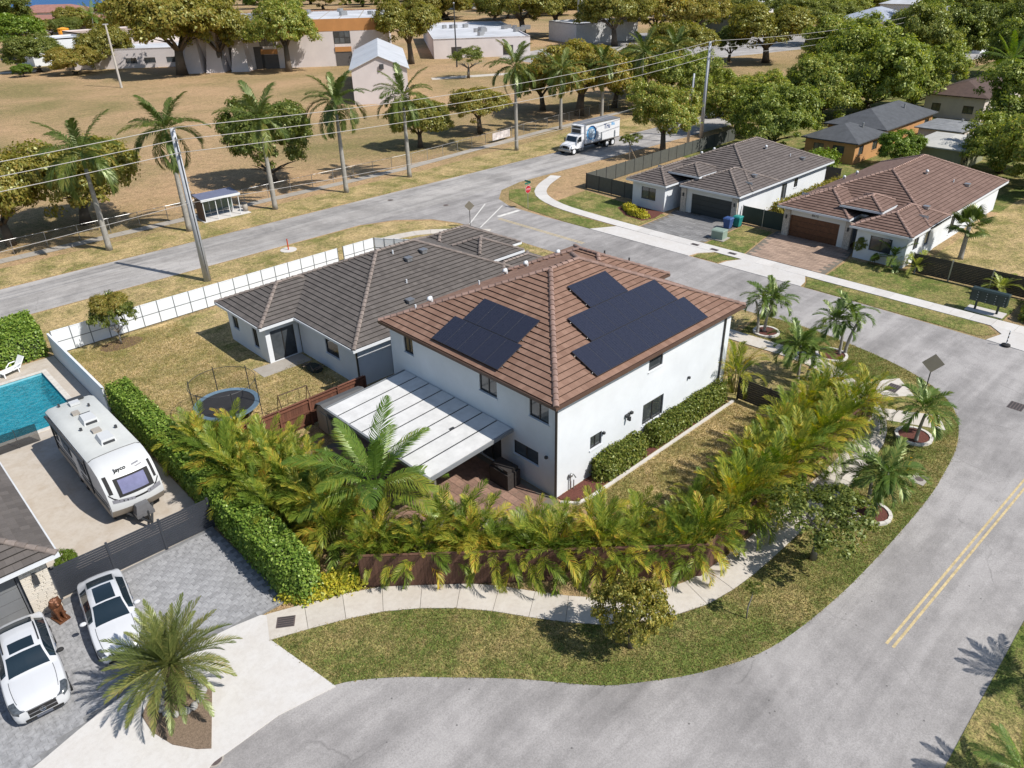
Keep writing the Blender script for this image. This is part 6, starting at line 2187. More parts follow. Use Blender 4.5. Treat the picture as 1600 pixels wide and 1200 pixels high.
# ================================================================ STREET FURNITURE
bs = thing('bus_shelter', 'bus shelter with blue grey roof, glass back and wooden side panel', 'bus shelter', (33.2, 81.6, .05), RD(-1))
MB().box(-2.4, 3.0, -1.2, 1.2, -.06, .03).build('slab', M_concw, bs)
M_shr = mat('blue_grey_shelter_roof', (0.14, 0.15, 0.22), .4, .12, 2)
MB().add([(-2.3, -1.15, 2.3), (2.1, -1.15, 2.3), (2.1, 1.1, 2.5), (-2.3, 1.1, 2.5), (-2.3, -1.15, 2.42), (2.1, -1.15, 2.42), (2.1, 1.1, 2.62), (-2.3, 1.1, 2.62)],
         [(0, 3, 2, 1), (4, 5, 6, 7), (0, 1, 5, 4), (1, 2, 6, 5), (2, 3, 7, 6), (3, 0, 4, 7)]).build('roof', M_shr, bs)
MB().box(-2.32, 2.12, -1.22, -1.152, 2.2, 2.44).build('fascia', M_white, bs)
for (xx, yy) in ((-2.1, -1.0), (-.7, -1.0), (.7, -1.0), (1.9, -1.0), (-2.1, .95), (-.7, .95), (.7, .95), (1.9, .95)):
    MB().box(xx - .035, xx + .035, yy - .035, yy + .035, .03, 2.32 + (.16 if yy > 0 else 0)).build('post', M_white, bs)
for k in range(3):
    xx = -2.06 + 1.4 * k
    MB().box(xx, xx + (1.32 if k < 2 else 1.12), .93, .96, .5, 2.1).build('glass_panel', mat('greenish_glass', (0.10, 0.15, 0.13), .1, .1, spec=.7), bs)
MB().box(-2.2, -2.1, -.9, .9, .05, 2.2).build('side_panel', mat('brown_shelter_panel', (0.12, 0.075, 0.055), .7, .2), bs)
MB().box(-1.8, 1.7, .45, .85, .45, .5).box(-1.7, -1.6, .5, .8, .03, .45).box(1.5, 1.6, .5, .8, .03, .45).build('bench', M_metal, bs)
t = thing('litter_bin', 'pale round litter bin beside the bus shelter', 'litter bin', (36.0, 81.3, .08))
MB().tube([(0, 0, 0), (0, 0, .85)], .28, 12).build('body', M_concg, t, True)
MB().tube([(0, 0, .85), (0, 0, .92), (0, 0, 1.0)], [.32, .32, .15], 12).build('lid', M_dark, t)

sx_, sy_ = G(825, 326)
t = thing('stop_sign', 'red octagonal stop sign with street name blades at the junction', 'street sign', (sx_, sy_, .02), RD(90 + 180))
MB().tube([(0, 0, 0), (0, 0, 2.9)], .035, 6).build('post', M_metal, t)
oc = [(math.cos(RD(22.5 + 45 * k)) * .42, math.sin(RD(22.5 + 45 * k)) * .42) for k in range(8)]
M_red = mat('stop_sign_red', (0.42, 0.02, 0.03), .4, .05)
pl8 = MB().add([(0.05, p[0], 2.15 + p[1]) for p in oc] + [(.065, p[0], 2.15 + p[1]) for p in oc], [tuple(range(8)), tuple(range(8, 16))[::-1]] + [(i, i + 8, (i + 1) % 8 + 8, (i + 1) % 8) for i in range(8)]).build('sign_plate', M_red, t)
MB().add([(.045, p[0] * 1.07, 2.15 + p[1] * 1.07) for p in oc] + [(.0495, p[0] * 1.07, 2.15 + p[1] * 1.07) for p in oc], [tuple(range(8)), tuple(range(8, 16))[::-1]] + [(i, i + 8, (i + 1) % 8 + 8, (i + 1) % 8) for i in range(8)]).build('rim', M_white, t)
text('lettering', 'STOP', .26, t, (.068, 0, 2.15), (RD(90), 0, RD(90)), M_white, .003)
M_grn = mat('street_name_green', (0.02, 0.16, 0.11), .4, .05)
MB().box(-.01, .01, -.45, .45, 2.72, 2.9).build('name_blade', M_grn, t)
MB().box(-.45, .45, -.01, .01, 2.92, 3.1).build('name_blade', M_grn, t)


def diamond(px, py, h, face, label, s=.52):
    x, y = G(px, py)
    t = thing('warning_sign', label, 'street sign', (x, y, .03), face)
    MB().tube([(0, 0, -.02), (0, 0, h + .1)], .035, 6).build('post', M_dark, t)
    q = [(0, -s), (s, 0), (0, s), (-s, 0)]
    MB().add([(-.05, a, h + c) for a, c in q] + [(-.065, a, h + c) for a, c in q], [(0, 1, 2, 3), (7, 6, 5, 4), (0, 4, 5, 1), (1, 5, 6, 2), (2, 6, 7, 3), (3, 7, 4, 0)]).build('sign_back', mat('bare_sign_back', (0.26, 0.235, 0.19), .5, .1, metal=.2), t)


diamond(735, 356, 2.3, RD(50), 'grey back of a diamond warning sign at the junction behind the roof')
diamond(1440, 630, 2.75, RD(30), 'brown back of a diamond warning sign above the ringed palm', .62)
# bins and box
M_blu = mat('blue_bin_plastic', (0.045, 0.09, 0.24), .5, .08)
M_teal = mat('teal_bin_plastic', (0.02, 0.22, 0.20), .5, .08)
for (x, y, mm, lb) in ((66.6, 38.3, M_blu, 'blue wheeled bin next to the teal one'), (67.7, 37.9, M_teal, 'teal wheeled bin next to the blue one')):
    t = thing('wheeled_bin', lb, 'wheeled bin', (x, y, .06))
    MB().add([(-.27, -.3, .08), (.27, -.3, .08), (.27, .3, .08), (-.27, .3, .08), (-.36, -.4, 1.0), (.36, -.4, 1.0), (.36, .4, 1.0), (-.36, .4, 1.0)], [(0, 3, 2, 1), (4, 5, 6, 7), (0, 1, 5, 4), (1, 2, 6, 5), (2, 3, 7, 6), (3, 0, 4, 7)]).build('body', mm, t)
    MB().add([(-.4, -.44, 1.001), (.42, -.44, 1.001), (.42, .44, 1.001), (-.4, .44, 1.001), (-.3, -.34, 1.12), (.34, -.34, 1.12), (.34, .34, 1.12), (-.3, .34, 1.12)], [(0, 3, 2, 1), (4, 5, 6, 7), (0, 1, 5, 4), (1, 2, 6, 5), (2, 3, 7, 6), (3, 0, 4, 7)]).build('lid', mm, t)
    for s in (-.28, .28):
        MB().tube([(.3, s - .03, .12), (.3, s + .03, .12)], .12, 12).build('wheel', M_black, t)
t = thing('utility_box', 'pale green transformer box on a concrete pad', 'utility box', (63.3, 37.2, .034), RD(5))
MB().box(-.75, .75, -.8, .8, -.02, .08).build('pad', M_concg, t)
M_ubox = mat('pale_green_steel', (0.24, 0.31, 0.26), .5, .1)
MB().box(-.5, .5, -.6, .6, .08, .85).build('cabinet', M_ubox, t)
MB().add([(-.55, -.65, .851), (.55, -.65, .851), (.55, .65, .851), (-.55, .65, .851), (-.45, -.6, .95), (.45, -.6, .95), (.45, .6, .95), (-.45, .6, .95)], [(0, 3, 2, 1), (4, 5, 6, 7), (0, 1, 5, 4), (1, 2, 6, 5), (2, 3, 7, 6), (3, 0, 4, 7)]).build('lid', M_ubox, t)
# cluster mail boxes
mx_, my_ = G(1537, 490)
t = thing('mailbox_cluster', 'dark green community mailbox unit on two legs by the sidewalk', 'mailbox', (mx_ + .3, my_, .05))
MB().box(-.6, .6, -1.3, 1.3, -.03, .05).build('slab', M_concw, t)
M_mb = mat('dark_green_mailbox', (0.022, 0.035, 0.032), .45, .08)
for yy in (-.75, .75):
    MB().box(-.07, .07, yy - .07, yy + .07, .05, .75).build('leg', M_mb, t)
MB().box(-.26, .26, -1.25, 1.25, .75, 1.62).build('cabinet', M_mb, t)
MB().add([(-.32, -1.31, 1.621), (.32, -1.31, 1.621), (.32, 1.31, 1.621), (-.32, 1.31, 1.621), (-.2, -1.25, 1.74), (.2, -1.25, 1.74), (.2, 1.25, 1.74), (-.2, 1.25, 1.74)], [(0, 3, 2, 1), (4, 5, 6, 7), (0, 1, 5, 4), (1, 2, 6, 5), (2, 3, 7, 6), (3, 0, 4, 7)]).build('hood', M_mb, t)
lock = MB().box(-.012, 0, -.02, .02, -.02, .02).mesh('lock')
lock.materials.append(M_white)
for i in range(4):
    yy = -1.2 + .61 * i
    for j in range(4):
        d3 = MB().box(-.275, -.261, yy + .02, yy + .55, .78 + j * .205, .97 + j * .205).build('mailbox_door', mat('dark_green_mailbox_door', (0.03, 0.046, 0.042), .45, .08), t)
        inst('lock', lock, d3, (-.276, yy + .12, .87 + j * .205))
# weighted post on the apron
x, y = G(1571, 541)
t = thing('delineator_post', 'black and white striped post in a heavy rubber base', 'post', (x, y, .05))
MB().tube([(0, 0, 0), (0, 0, .1), (0, 0, .16)], [.3, .28, .12], 14).build('base', M_black, t)
for k in range(7):
    MB().tube([(0, 0, .16 + k * .14), (0, 0, .16 + (k + 1) * .14 - .002)], .035, 8).build('band', M_black if k % 2 else M_white, t)
# stepping stones in gravel
sheet('gravel_drive', [(61.3, 8.2), (66.6, 9.4), (66.6, 0), (61.3, 0)], .04, mat('white_gravel', (0.42, 0.41, 0.40), .95, .4, 22, bump=.8, bscale=30, space='World'), 'white gravel strip with dark stepping slabs', 'gravel')
for k in range(6):
    t_ = tag(MB().prism(rect(61.8 + (k % 3) * .9, 62.5 + (k % 3) * .9, 7.6 - (k // 3) * .9, 8.1 - (k // 3) * .9), .03, .062).build('stepping_slab', mat('dark_slab', (0.13, 0.125, 0.125), .85, .2)), 'dark stepping slab set in the white gravel', 'stepping slab', 'stepping slabs in the gravel')
# yellow marker posts on the verge
x, y = G(1416, 742)
t = thing('marker_post', 'yellow plastic marker post on the verge by the meter box', 'marker post', (x, y, .03), RD(-40))
MB().obox((0, 0, .55), (.1, .03, 1.1)).build('blade', mat('yellow_plastic', (0.75, 0.42, 0.02), .5, .08), t)
MB().obox((0, 0, .95), (.104, .034, .16)).build('sticker', mat('dark_sticker', (0.12, 0.1, 0.04), .5), t)
x, y = G(451, 391)
t = thing('valve_marker', 'red marker post on a small concrete pad by the white fence', 'marker post', (x, y, .03))
MB().disc((0, 0, -.02), .8, .06, 12).build('pad', M_concw, t)
MB().tube([(0, 0, .04), (0, 0, 1.1)], .06, 8).build('post', mat('red_plastic', (0.5, 0.06, 0.02), .5), t)

# ================================================================ GARDEN THINGS
t = thing('trampoline', 'round trampoline with blue rim and net poles on the dry lawn', 'trampoline', (14.4, 40.6, .03))
RT = 1.95
MB().tube([(0, 0, .84), (0, 0, .86)], RT - .28, 32).build('jumping_mat', mat('black_mat', (0.028, 0.028, 0.03), .8, .2), t)
rg = MB()
for k in range(32):
    a, c = 2 * math.pi * k / 32, 2 * math.pi * (k + 1) / 32
    rg.add([(math.cos(v) * r2, math.sin(v) * r2, z2) for v in (a, c) for (r2, z2) in ((RT - .3, .865), (RT - .3, .9), (RT, .9), (RT, .82))], [(1, 5, 6, 2), (2, 6, 7, 3), (0, 4, 5, 1)])
rg.build('rim_pad', mat('blue_rim_pad', (0.13, 0.20, 0.265), .6, .2, 3), t)
for k in range(6):
    a = 2 * math.pi * k / 6 + .35
    c, s = math.cos(a) * (RT + .04), math.sin(a) * (RT + .04)
    MB().tube([(c, s, 0), (c, s, 2.55)], .028, 6).build('net_pole', M_dark, t)
    if k % 2 == 0:
        MB().tube([(c * .9, s * .9, .83), (c * .93, s * .93, .02), (math.cos(a + .5) * RT * .93, math.sin(a + .5) * RT * .93, .02), (math.cos(a + .5) * RT * .9, math.sin(a + .5) * RT * .9, .83)], .025, 6).build('leg', M_metal, t)
nt_ = MB()
for k in range(36):
    a, c = 2 * math.pi * k / 36, 2 * math.pi * (k + 1) / 36
    nt_.add([(math.cos(a) * RT, math.sin(a) * RT, .9), (math.cos(c) * RT, math.sin(c) * RT, .9), (math.cos(c) * RT, math.sin(c) * RT, 2.4), (math.cos(a) * RT, math.sin(a) * RT, 2.4)], [(0, 1, 2, 3)])
m, nt, out = newmat('fine_black_net')
d_ = nd(nt, 'ShaderNodeBsdfDiffuse', {'Color': (0.015, 0.015, 0.015, 1)})
tr2 = nd(nt, 'ShaderNodeBsdfTransparent', {})
mx = nd(nt, 'ShaderNodeMixShader', {0: .16, 1: tr2.outputs[0], 2: d_.outputs[0]})
nt.links.new(mx.outputs[0], out.inputs[0])
nt_.build('safety_net', m, t)
MB().tube([(math.cos(k / 24 * 6.2832) * RT, math.sin(k / 24 * 6.2832) * RT, 2.42) for k in range(25)], .018, 5, False).build('top_hoop', M_dark, t)
t = thing('swing_frame', 'small rusty A-frame swing beside the brown fence', 'swing', (17.5, 38.0, .03), RD(-3))
M_rust = mat('rusty_steel', (0.08, 0.045, 0.03), .7, .3, 6)
MB().tube([(-.95, 0, 1.55), (.95, 0, 1.55)], .03, 6).build('top_bar', M_rust, t)
for sx in (-.95, .95):
    for sy in (-.55, .55):
        MB().tube([(sx, 0, 1.55), (sx, sy, 0)], .025, 6).build('leg', M_rust, t)
for sx in (-.4, .4):
    MB().tube([(sx, 0, 1.53), (sx, .02, .75)], .012, 5).build('hanger', M_rust, t)
t = thing('shed', 'small grey arched roof shed beside the patio cover', 'shed', (19.0, 34.65, .03))
M_shed = mat('beige_shed_wall', (0.36, 0.33, 0.27), .7, .15)
pr = [(-.75, 0), (.75, 0), (.75, 1.35), (.5, 1.7), (0, 1.85), (-.5, 1.7), (-.75, 1.35)]
MB().add([(-1.45, p[0], p[1]) for p in pr] + [(1.3, p[0], p[1]) for p in pr], [tuple(range(7))[::-1], tuple(range(7, 14))] + [(i, (i + 1) % 7, (i + 1) % 7 + 7, i + 7) for i in range(7)]).build('body', M_shed, t)
ro = [(.82, 1.3), (.55, 1.74), (0, 1.9), (-.55, 1.74), (-.82, 1.3)]
b = MB()
for i in range(4):
    p, q = ro[i], ro[i + 1]
    b.add([(-1.55, p[0], p[1]), (1.4, p[0], p[1]), (1.4, q[0], q[1]), (-1.55, q[0], q[1]), (-1.55, p[0] * 1.03, p[1] + .05), (1.4, p[0] * 1.03, p[1] + .05), (1.4, q[0] * 1.03, q[1] + .05), (-1.55, q[0] * 1.03, q[1] + .05)], [(0, 1, 2, 3), (4, 7, 6, 5), (0, 4, 5, 1), (1, 5, 6, 2), (2, 6, 7, 3), (3, 7, 4, 0)])
b.build('roof', mat('dark_shed_roof', (0.10, 0.10, 0.10), .7), t)
MB().box(-1.5, -1.452, -.4, .4, .05, 1.35).build('door', M_shed, t)
# white shrub/cover by the gate
x, y = 2.55, 31.0
t = thing('flower_pot', 'white flowering pot at the corner of the near house roof', 'flower pot', (2.9, 32.2, .06))
MB().tube([(0, 0, 0), (0, 0, .5)], [.22, .32], 12).build('pot', M_stone, t)
inst('blossom', CR['lime'][0], t, (0, 0, .4), (0, 0, 0), (.6, .6, 1.3))

# ================================================================ VEHICLES
M_carw = mat('white_car_paint', (0.56, 0.57, 0.585), 0.25, 0.02, 1, coat=0.8)
M_carg = mat('tinted_car_glass', (0.012, 0.022, 0.03), 0.05, 0.1, spec=0.8)
M_chrome = mat('chrome_trim', (0.62, 0.62, 0.64), 0.15, 0.03, metal=1.0)
M_lamp = mat('lamp_lens', (0.07, 0.08, 0.09), 0.08, 0.6, 9, spec=0.8)
M_rim = mat('alloy_rim', (0.36, 0.36, 0.37), 0.3, 0.1, metal=.8)


def car(label, st, wheels, wr_, key, colour, sun=True, rails=False, name='car', emblem=True):
    """st rows: x, half width, sill z, belt z, top z, roof half width  (front first).
    key: x of cowl, roof front, roof rear, tail of the rear window, front/rear end of side glass, sunroof pair"""
    t = thing(name, label, 'car')
    st = np.array(st, float)
    xs_ = np.unique(np.concatenate([np.linspace(st[0, 0], st[-1, 0], 46), st[:, 0], np.array(key)]))[::-1] if st[0, 0] > st[-1, 0] else None

    def ip(col, x):
        # smooth (cosine-free) monotone interpolation through the stations
        X = st[::-1, 0]
        Y = st[::-1, col]
        i = int(np.clip(np.searchsorted(X, x) - 1, 0, len(X) - 2))
        h = X[i + 1] - X[i]
        s = (x - X[i]) / h

        def sl(k):
            if k <= 0 or k >= len(X) - 1:
                return 0.0 if (k <= 0) else 0.0
            a, b = (Y[k] - Y[k - 1]) / (X[k] - X[k - 1]), (Y[k + 1] - Y[k]) / (X[k + 1] - X[k])
            return 0.0 if a * b <= 0 else 2 * a * b / (a + b)
        m0, m1 = sl(i), sl(i + 1)
        return (2 * s ** 3 - 3 * s * s + 1) * Y[i] + (s ** 3 - 2 * s * s + s) * h * m0 + (3 * s * s - 2 * s ** 3) * Y[i + 1] + (s ** 3 - s * s) * h * m1
    rows = []
    for x in xs_:
        w_, zb, be, tp, wr = (ip(k, x) for k in range(1, 6))
        zm = zb + .5 * (be - zb)
        rows.append([(0, zb), (.84 * w_, zb), (.965 * w_, zb + .1), (w_, zm), (.99 * w_, be - .1), (.955 * w_, be - .005), (.925 * w_, be + .025 * min(1, (tp - be) * 8)),
                     (wr + .03, max(be + .022 * min(1, (tp - be) * 8), tp - .085)), (wr * .93, max(be + .02 * min(1, (tp - be) * 8), tp - .03)), (wr * .66, tp - .004), (0, tp + .012)])
    nj = 11
    parts = {}
    xc, xrf, xrr, xt, xa, xz = key[:6]

    def cls(i, j, s):
        xm = (xs_[i] + xs_[i + 1]) / 2
        if j >= 8 and xrf < xm < xc - .06:
            return 'windshield'
        if j >= 8 and xt + .05 < xm < xrr:
            return 'rear_window'
        if j == 6 and xz < xm < xa:
            return 'side_window_' + ('l' if s > 0 else 'r')
        if sun and j >= 9 and key[7] < xm < key[6]:
            return 'sunroof'
        if j in (4, 5, 6) and st[0, 0] - .46 < xm < st[0, 0] - .05:
            return 'headlight_' + ('l' if s > 0 else 'r')
        if j in (4,) and xm < st[-1, 0] + .3:
            return 'taillight_' + ('l' if s > 0 else 'r')
        return 'body'
    V = []
    for s in (1, -1):
        for i, x in enumerate(xs_):
            for (y, z) in rows[i]:
                V.append((x, s * y, z))
    n = len(xs_)
    for si, s in enumerate((1, -1)):
        for i in range(n - 1):
            for j in range(nj - 1):
                a = si * n * nj + i * nj + j
                f = (a, a + nj, a + nj + 1, a + 1) if s > 0 else (a, a + 1, a + nj + 1, a + nj)
                parts.setdefault(cls(i, j, s), []).append(f)
    for i, rev in ((0, False), (n - 1, True)):
        for j in range(nj - 1):
            a, b = i * nj + j, n * nj + i * nj + j
            f = (a, a + 1, b + 1, b)
            parts['body'].append(f[::-1] if rev else f)
    mm = {'windshield': M_carg, 'rear_window': M_carg, 'sunroof': M_carg, 'body': colour}
    for k, fs in parts.items():
        used = sorted({v for f in fs for v in f})
        mp = {v: q for q, v in enumerate(used)}
        b = MB()
        b.v = [V[v] for v in used]
        b.f = [tuple(mp[v] for v in f) for f in fs]
        nm = k.rsplit('_', 1)[0] if k[-2:] in ('_l', '_r') else k
        ma = mm.get(k) or (M_carg if nm == 'side_window' else (M_lamp if nm == 'headlight' else mat('red_lamp', (0.35, 0.02, 0.02), .1)))
        b.build(nm, ma, t, True)
    for (wx, wy) in wheels:
        for s in (1, -1):
            q = wy - .09
            tyre = MB().tube([(wx, s * (q - .13), wr_), (wx, s * (q + .10), wr_)], wr_, 22).build('wheel', M_black, t)
            MB().tube([(wx, s * (q + .09), wr_), (wx, s * (q + .108), wr_)], wr_ * .72, 18).build('rim', M_rim, tyre)
    xf = st[0, 0]
    zg0, zg1 = st[0, 2] + .16, st[0, 3] - .02
    gr = MB().box(xf - .06, xf + .012, -.46, .46, zg0, zg1).build('grille', M_black, t)
    MB().box(xf + .0125, xf + .022, -.46, .46, (zg0 + zg1) / 2 - .018, (zg0 + zg1) / 2 + .018).build('grille_bar', M_chrome, gr)
    MB().box(xf + .0, xf + .014, -.49, .49, zg1 + .001, zg1 + .03).build('grille_trim', M_chrome, gr)
    MB().box(xf - .1, xf + .008, -.62, .62, st[0, 2] + .01, st[0, 2] + .12).build('air_intake', M_black, t)
    MB().box(xf - .02, xf + .016, -.26, .26, st[0, 2] + .02, st[0, 2] + .11).build('number_plate', mat('blank_plate', (0.10, 0.11, 0.14), .5), t)
    if emblem:
        zc = (zg0 + zg1) / 2
        e = MB().tube([(xf + .024, math.cos(a) * .1, zc + math.sin(a) * .1) for a in np.linspace(0, 2 * math.pi, 19)], .012, 5, False)
        for a in (90, 210, 330):
            e.tube([(xf + .024, 0, zc), (xf + .024, math.cos(RD(a)) * .1, zc + math.sin(RD(a)) * .1)], [.016, .006], 5)
        e.build('emblem', M_chrome, gr)
    cw, be = ip(1, xa), ip(3, xa)
    for s in (1, -1):
        MB().ball((xa - .12, s * (cw + .1), be + .09), (.1, .14, .085), 10, 7).build('mirror', colour if not rails else M_black, t, True)
    hs_ = MB()
    for s in (1, -1):
        xs2 = np.linspace(xf - .3, xc + .02, 9)
        hs_.tube([(x, s * ip(5, x) * .98, ip(4, x) - .016) for x in xs2], .007, 4)
    hs_.build('hood_seam', M_dark, t)
    dsn = MB()
    for s in (1, -1):
        for xd in (xa - .15, (xa + xz) / 2 + .05, xz + .15):
            dsn.tube([(xd, s * (ip(1, xd) * .985), ip(2, xd) + .12), (xd, s * (ip(1, xd) + .002), (ip(2, xd) + ip(3, xd)) / 2), (xd, s * ip(1, xd) * .99, ip(3, xd) - .1), (xd - .02, s * ip(1, xd) * .957, ip(3, xd))], .008, 4)
    dsn.build('door_seam', M_dark, t)
    for s in (1, -1):
        for xd in (xa - .75, xz + .55):
            MB().obox((xd, s * (ip(1, xd) * .992 + .008), ip(3, xd) - .13), (.2, .03, .03)).build('door_handle', M_chrome, t)
    if rails:
        for s in (1, -1):
            xx0, xx1 = xrf - .25, xrr + .1
            MB().tube([(xx0 + (xx1 - xx0) * q, s * (ip(5, xx0 + (xx1 - xx0) * q) * .95), ip(4, xx0 + (xx1 - xx0) * q) + .012) for q in np.linspace(0, 1, 8)], .022, 5).build('roof_rail', M_black, t)
    return t


sedan = car('white fastback sedan with dark panoramic roof parked by the date palm',
            [(2.46, .62, .24, .56, .62, .45), (2.36, .80, .2, .64, .70, .58), (2.0, .90, .19, .76, .83, .66), (1.35, .925, .19, .88, .94, .70), (.95, .925, .19, .93, .99, .69), (.12, .92, .19, .95, 1.38, .57),
             (-.5, .92, .19, .96, 1.425, .565), (-1.1, .925, .19, .97, 1.37, .55), (-1.95, .91, .2, .97, 1.08, .55), (-2.2, .86, .24, .94, 1.02, .58), (-2.42, .74, .30, .86, .92, .52), (-2.47, .62, .36, .74, .80, .44)],
            [(1.52, .93), (-1.45, .93)], .34, [.95, .12, -1.12, -1.95, .62, -1.5, .04, -1.0], M_carw)
# between rear and front ground points measured on the drive
sedan.location = (3.3, 28.2, .068)
sedan.rotation_euler = (0, 0, RD(-90 - 8))
suv = car('white coupe SUV with roof rails and sunroof nearest the garage',
          [(2.48, .74, .32, .84, .90, .5), (2.38, .90, .28, .92, .99, .62), (2.0, .98, .26, 1.03, 1.10, .72), (1.35, 1.0, .26, 1.12, 1.18, .76), (1.05, 1.0, .26, 1.14, 1.21, .75), (.3, 1.0, .26, 1.16, 1.66, .63),
           (-.4, 1.0, .26, 1.17, 1.72, .63), (-1.2, 1.0, .26, 1.18, 1.66, .61), (-2.05, .97, .3, 1.18, 1.28, .58), (-2.28, .9, .34, 1.12, 1.2, .58), (-2.45, .8, .42, .95, 1.02, .52)],
          [(1.5, 1.0), (-1.45, 1.0)], .39, [1.05, .3, -1.22, -2.05, .75, -1.7, .2, -.35], M_carw, rails=True)
suv.location = (.1, 27.6, .068)
suv.rotation_euler = (0, 0, RD(-90 - 5))
fc = copy_tree(sedan)
fc.name = 'car'
tag(fc, 'white car driving under the trees on the arterial road', 'car')
fc.location = (118.5, 73.2, .021)
fc.rotation_euler = (0, 0, RD(180))
fc2 = copy_tree(sedan)
tag(fc2, 'small dark blue car parked on the tan lot far across the field', 'car')
x, y = G(15, 95)
fc2.location = (x, y, .01)
fc2.rotation_euler = (0, 0, RD(30))
M_cblue = mat('dark_blue_paint', (0.02, 0.04, 0.16), 0.3, 0.03, coat=.6)
for ch in fc2.children:
    if ch.name.startswith('body'):
        ch.data = ch.data.copy()
        ch.data.materials[0] = M_cblue

# ---- travel trailer
rv = thing('travel_trailer', 'long white travel trailer with dark front window parked by the pool', 'travel trailer', (6.9, 39.0, 0.06), world=True)
M_rv = mat('white_gelcoat', (0.52, 0.53, 0.53), .35, .05, .8)
M_rvr = mat('pale_rubber_roof', (0.52, 0.53, 0.505), .7, .1, .7)
M_rvs = mat('taupe_trailer_panel', (0.30, 0.265, 0.22), .5, .1, 1)
RX0, RX1 = 5.62, 8.14
NU = 13
prof_roof = [(43.40, 2.95), (43.36, 3.10), (43.2, 3.18), (40.0, 3.22), (36.25, 3.22)]
prof_cap = [(36.25, 3.22), (35.85, 3.19), (35.45, 3.06), (35.1, 2.84), (34.8, 2.5), (34.55, 2.1), (34.40, 1.7), (34.34, 1.35), (34.36, 1.12)]
prof_low = [(34.36, 1.12), (34.5, .85), (34.7, .60)]


def rvp(u, y, z, o=0.0):
    """point of the shell: bulges forward in the middle of the nose, roof crowned, top corners rounded"""
    k = 1 - (2 * u - 1) ** 2
    x = RX0 + (RX1 - RX0) * u
    nose = max(0, min(1, (36.3 - y) / 1.6))
    yy = y - .17 * (k - .25) * nose
    zz = z + .06 * (k - .5) * max(0, min(1, (z - 2.2) / .8))
    e = max(0, abs(2 * u - 1) - .9) / .1
    if z > 2.9:
        zz -= .1 * e * e
    return (x, yy - o * (.9 if nose > .2 else 0), zz + (o * .45 if nose > .2 else o))


def rvgrid(name, prof, m, parent, us=None, o=0.0):
    us = us if us is not None else np.linspace(0, 1, NU)
    b = MB()
    for (y, z) in prof:
        for u in us:
            b.v.append(rvp(u, y, z, o))
    n = len(us)
    for i in range(len(prof) - 1):
        for k in range(n - 1):
            b.f.append((i * n + k, i * n + k + 1, (i + 1) * n + k + 1, (i + 1) * n + k))
    return b.build(name, m, parent, True)


rvgrid('roof', prof_roof, M_rvr, rv)
cap = rvgrid('front_cap', prof_cap, M_rv, rv)
rvgrid('lower_front', prof_low, M_rvs, rv)
for u, nm in ((0.0, 'side_wall'), (1.0, 'side_wall')):
    pts = [rvp(u, y, z) for (y, z) in prof_roof + prof_cap[1:] + prof_low[1:]] + [rvp(u, 43.4, .6)]
    MB().add(pts, [tuple(range(len(pts)))]).build(nm, M_rv, rv)
MB().add([rvp(0, 43.4, .6), rvp(1, 43.4, .6), rvp(1, 43.4, 2.95), rvp(0, 43.4, 2.95)], [(0, 1, 2, 3)]).build('rear_wall', M_rv, rv)
MB().add([rvp(0, 43.4, .6), rvp(1, 43.4, .6), rvp(1, 34.7, .6), rvp(0, 34.7, .6)], [(0, 1, 2, 3)]).build('floor_pan', M_black, rv)
MB().tube([rvp(u, 36.25, 3.225, .004) for u in np.linspace(0.01, .99, 11)], .02, 5).build('roof_seam', M_dark, rv)


def capstrip(name, us, f0, f1, m, parent, o):
    """patch on the nose between two curves of the profile parameter (0 top .. 1 bottom)"""
    pc_ = np.array(prof_cap)
    ss = np.concatenate([[0], np.cumsum(np.linalg.norm(np.diff(pc_, axis=0), axis=1))])
    ss /= ss[-1]
    b = MB()
    nv = 6
    for u in us:
        a, c = f0(u), f1(u)
        for k in range(nv):
            q = a + (c - a) * k / (nv - 1)
            b.v.append(rvp(u, float(np.interp(q, ss, pc_[:, 0])), float(np.interp(q, ss, pc_[:, 1])), o))
    for i in range(len(us) - 1):
        for k in range(nv - 1):
            b.f.append((i * nv + k, i * nv + k + 1, (i + 1) * nv + k + 1, (i + 1) * nv + k))
    return b.build(name, m, parent, True)


fw = capstrip('front_window', np.linspace(.2, .86, 12), lambda u: .50, lambda u: .80, M_black, cap, .012)
capstrip('window_pane', np.linspace(.27, .77, 10), lambda u: .53, lambda u: .76, mat('lavender_tinted_glass', (0.16, 0.16, 0.27), .06, .15, 3, spec=.8), cap, .02)
capstrip('stripe', np.linspace(.03, .97, 14), lambda u: .66 + .2 * (1 - (2 * u - 1) ** 4), lambda u: .69 + .2 * (1 - (2 * u - 1) ** 4), M_black, cap, .01)
capstrip('stripe', np.linspace(.06, .45, 8), lambda u: .80 + .12 * u, lambda u: .86 + .09 * u, mat('grey_decal', (0.2, 0.2, 0.22), .5), cap, .01)
capstrip('stripe', np.linspace(.7, .97, 8), lambda u: .92 - .12 * u, lambda u: .97 - .1 * u, MATS['grey_decal'], cap, .01)
capstrip('stripe', np.linspace(.05, .12, 3), lambda u: .42, lambda u: .72, M_black, cap, .01)
capstrip('stripe', np.linspace(.9, .95, 3), lambda u: .40, lambda u: .70, M_black, cap, .01)
lt = text('lettering', 'Jayco', .27, rv, (6.62, 34.99, 2.90), (RD(46), 0, 0), M_black, .01, bold=.02)
capstrip('logo', np.linspace(.62, .76, 6), lambda u: .375 - .12 * (u - .62), lambda u: .40 - .10 * (u - .62), MATS['grey_decal'], cap, .01)
capstrip('logo', np.linspace(.66, .8, 6), lambda u: .42 - .1 * (u - .66), lambda u: .445 - .12 * (u - .66), MATS['grey_decal'], cap, .01)
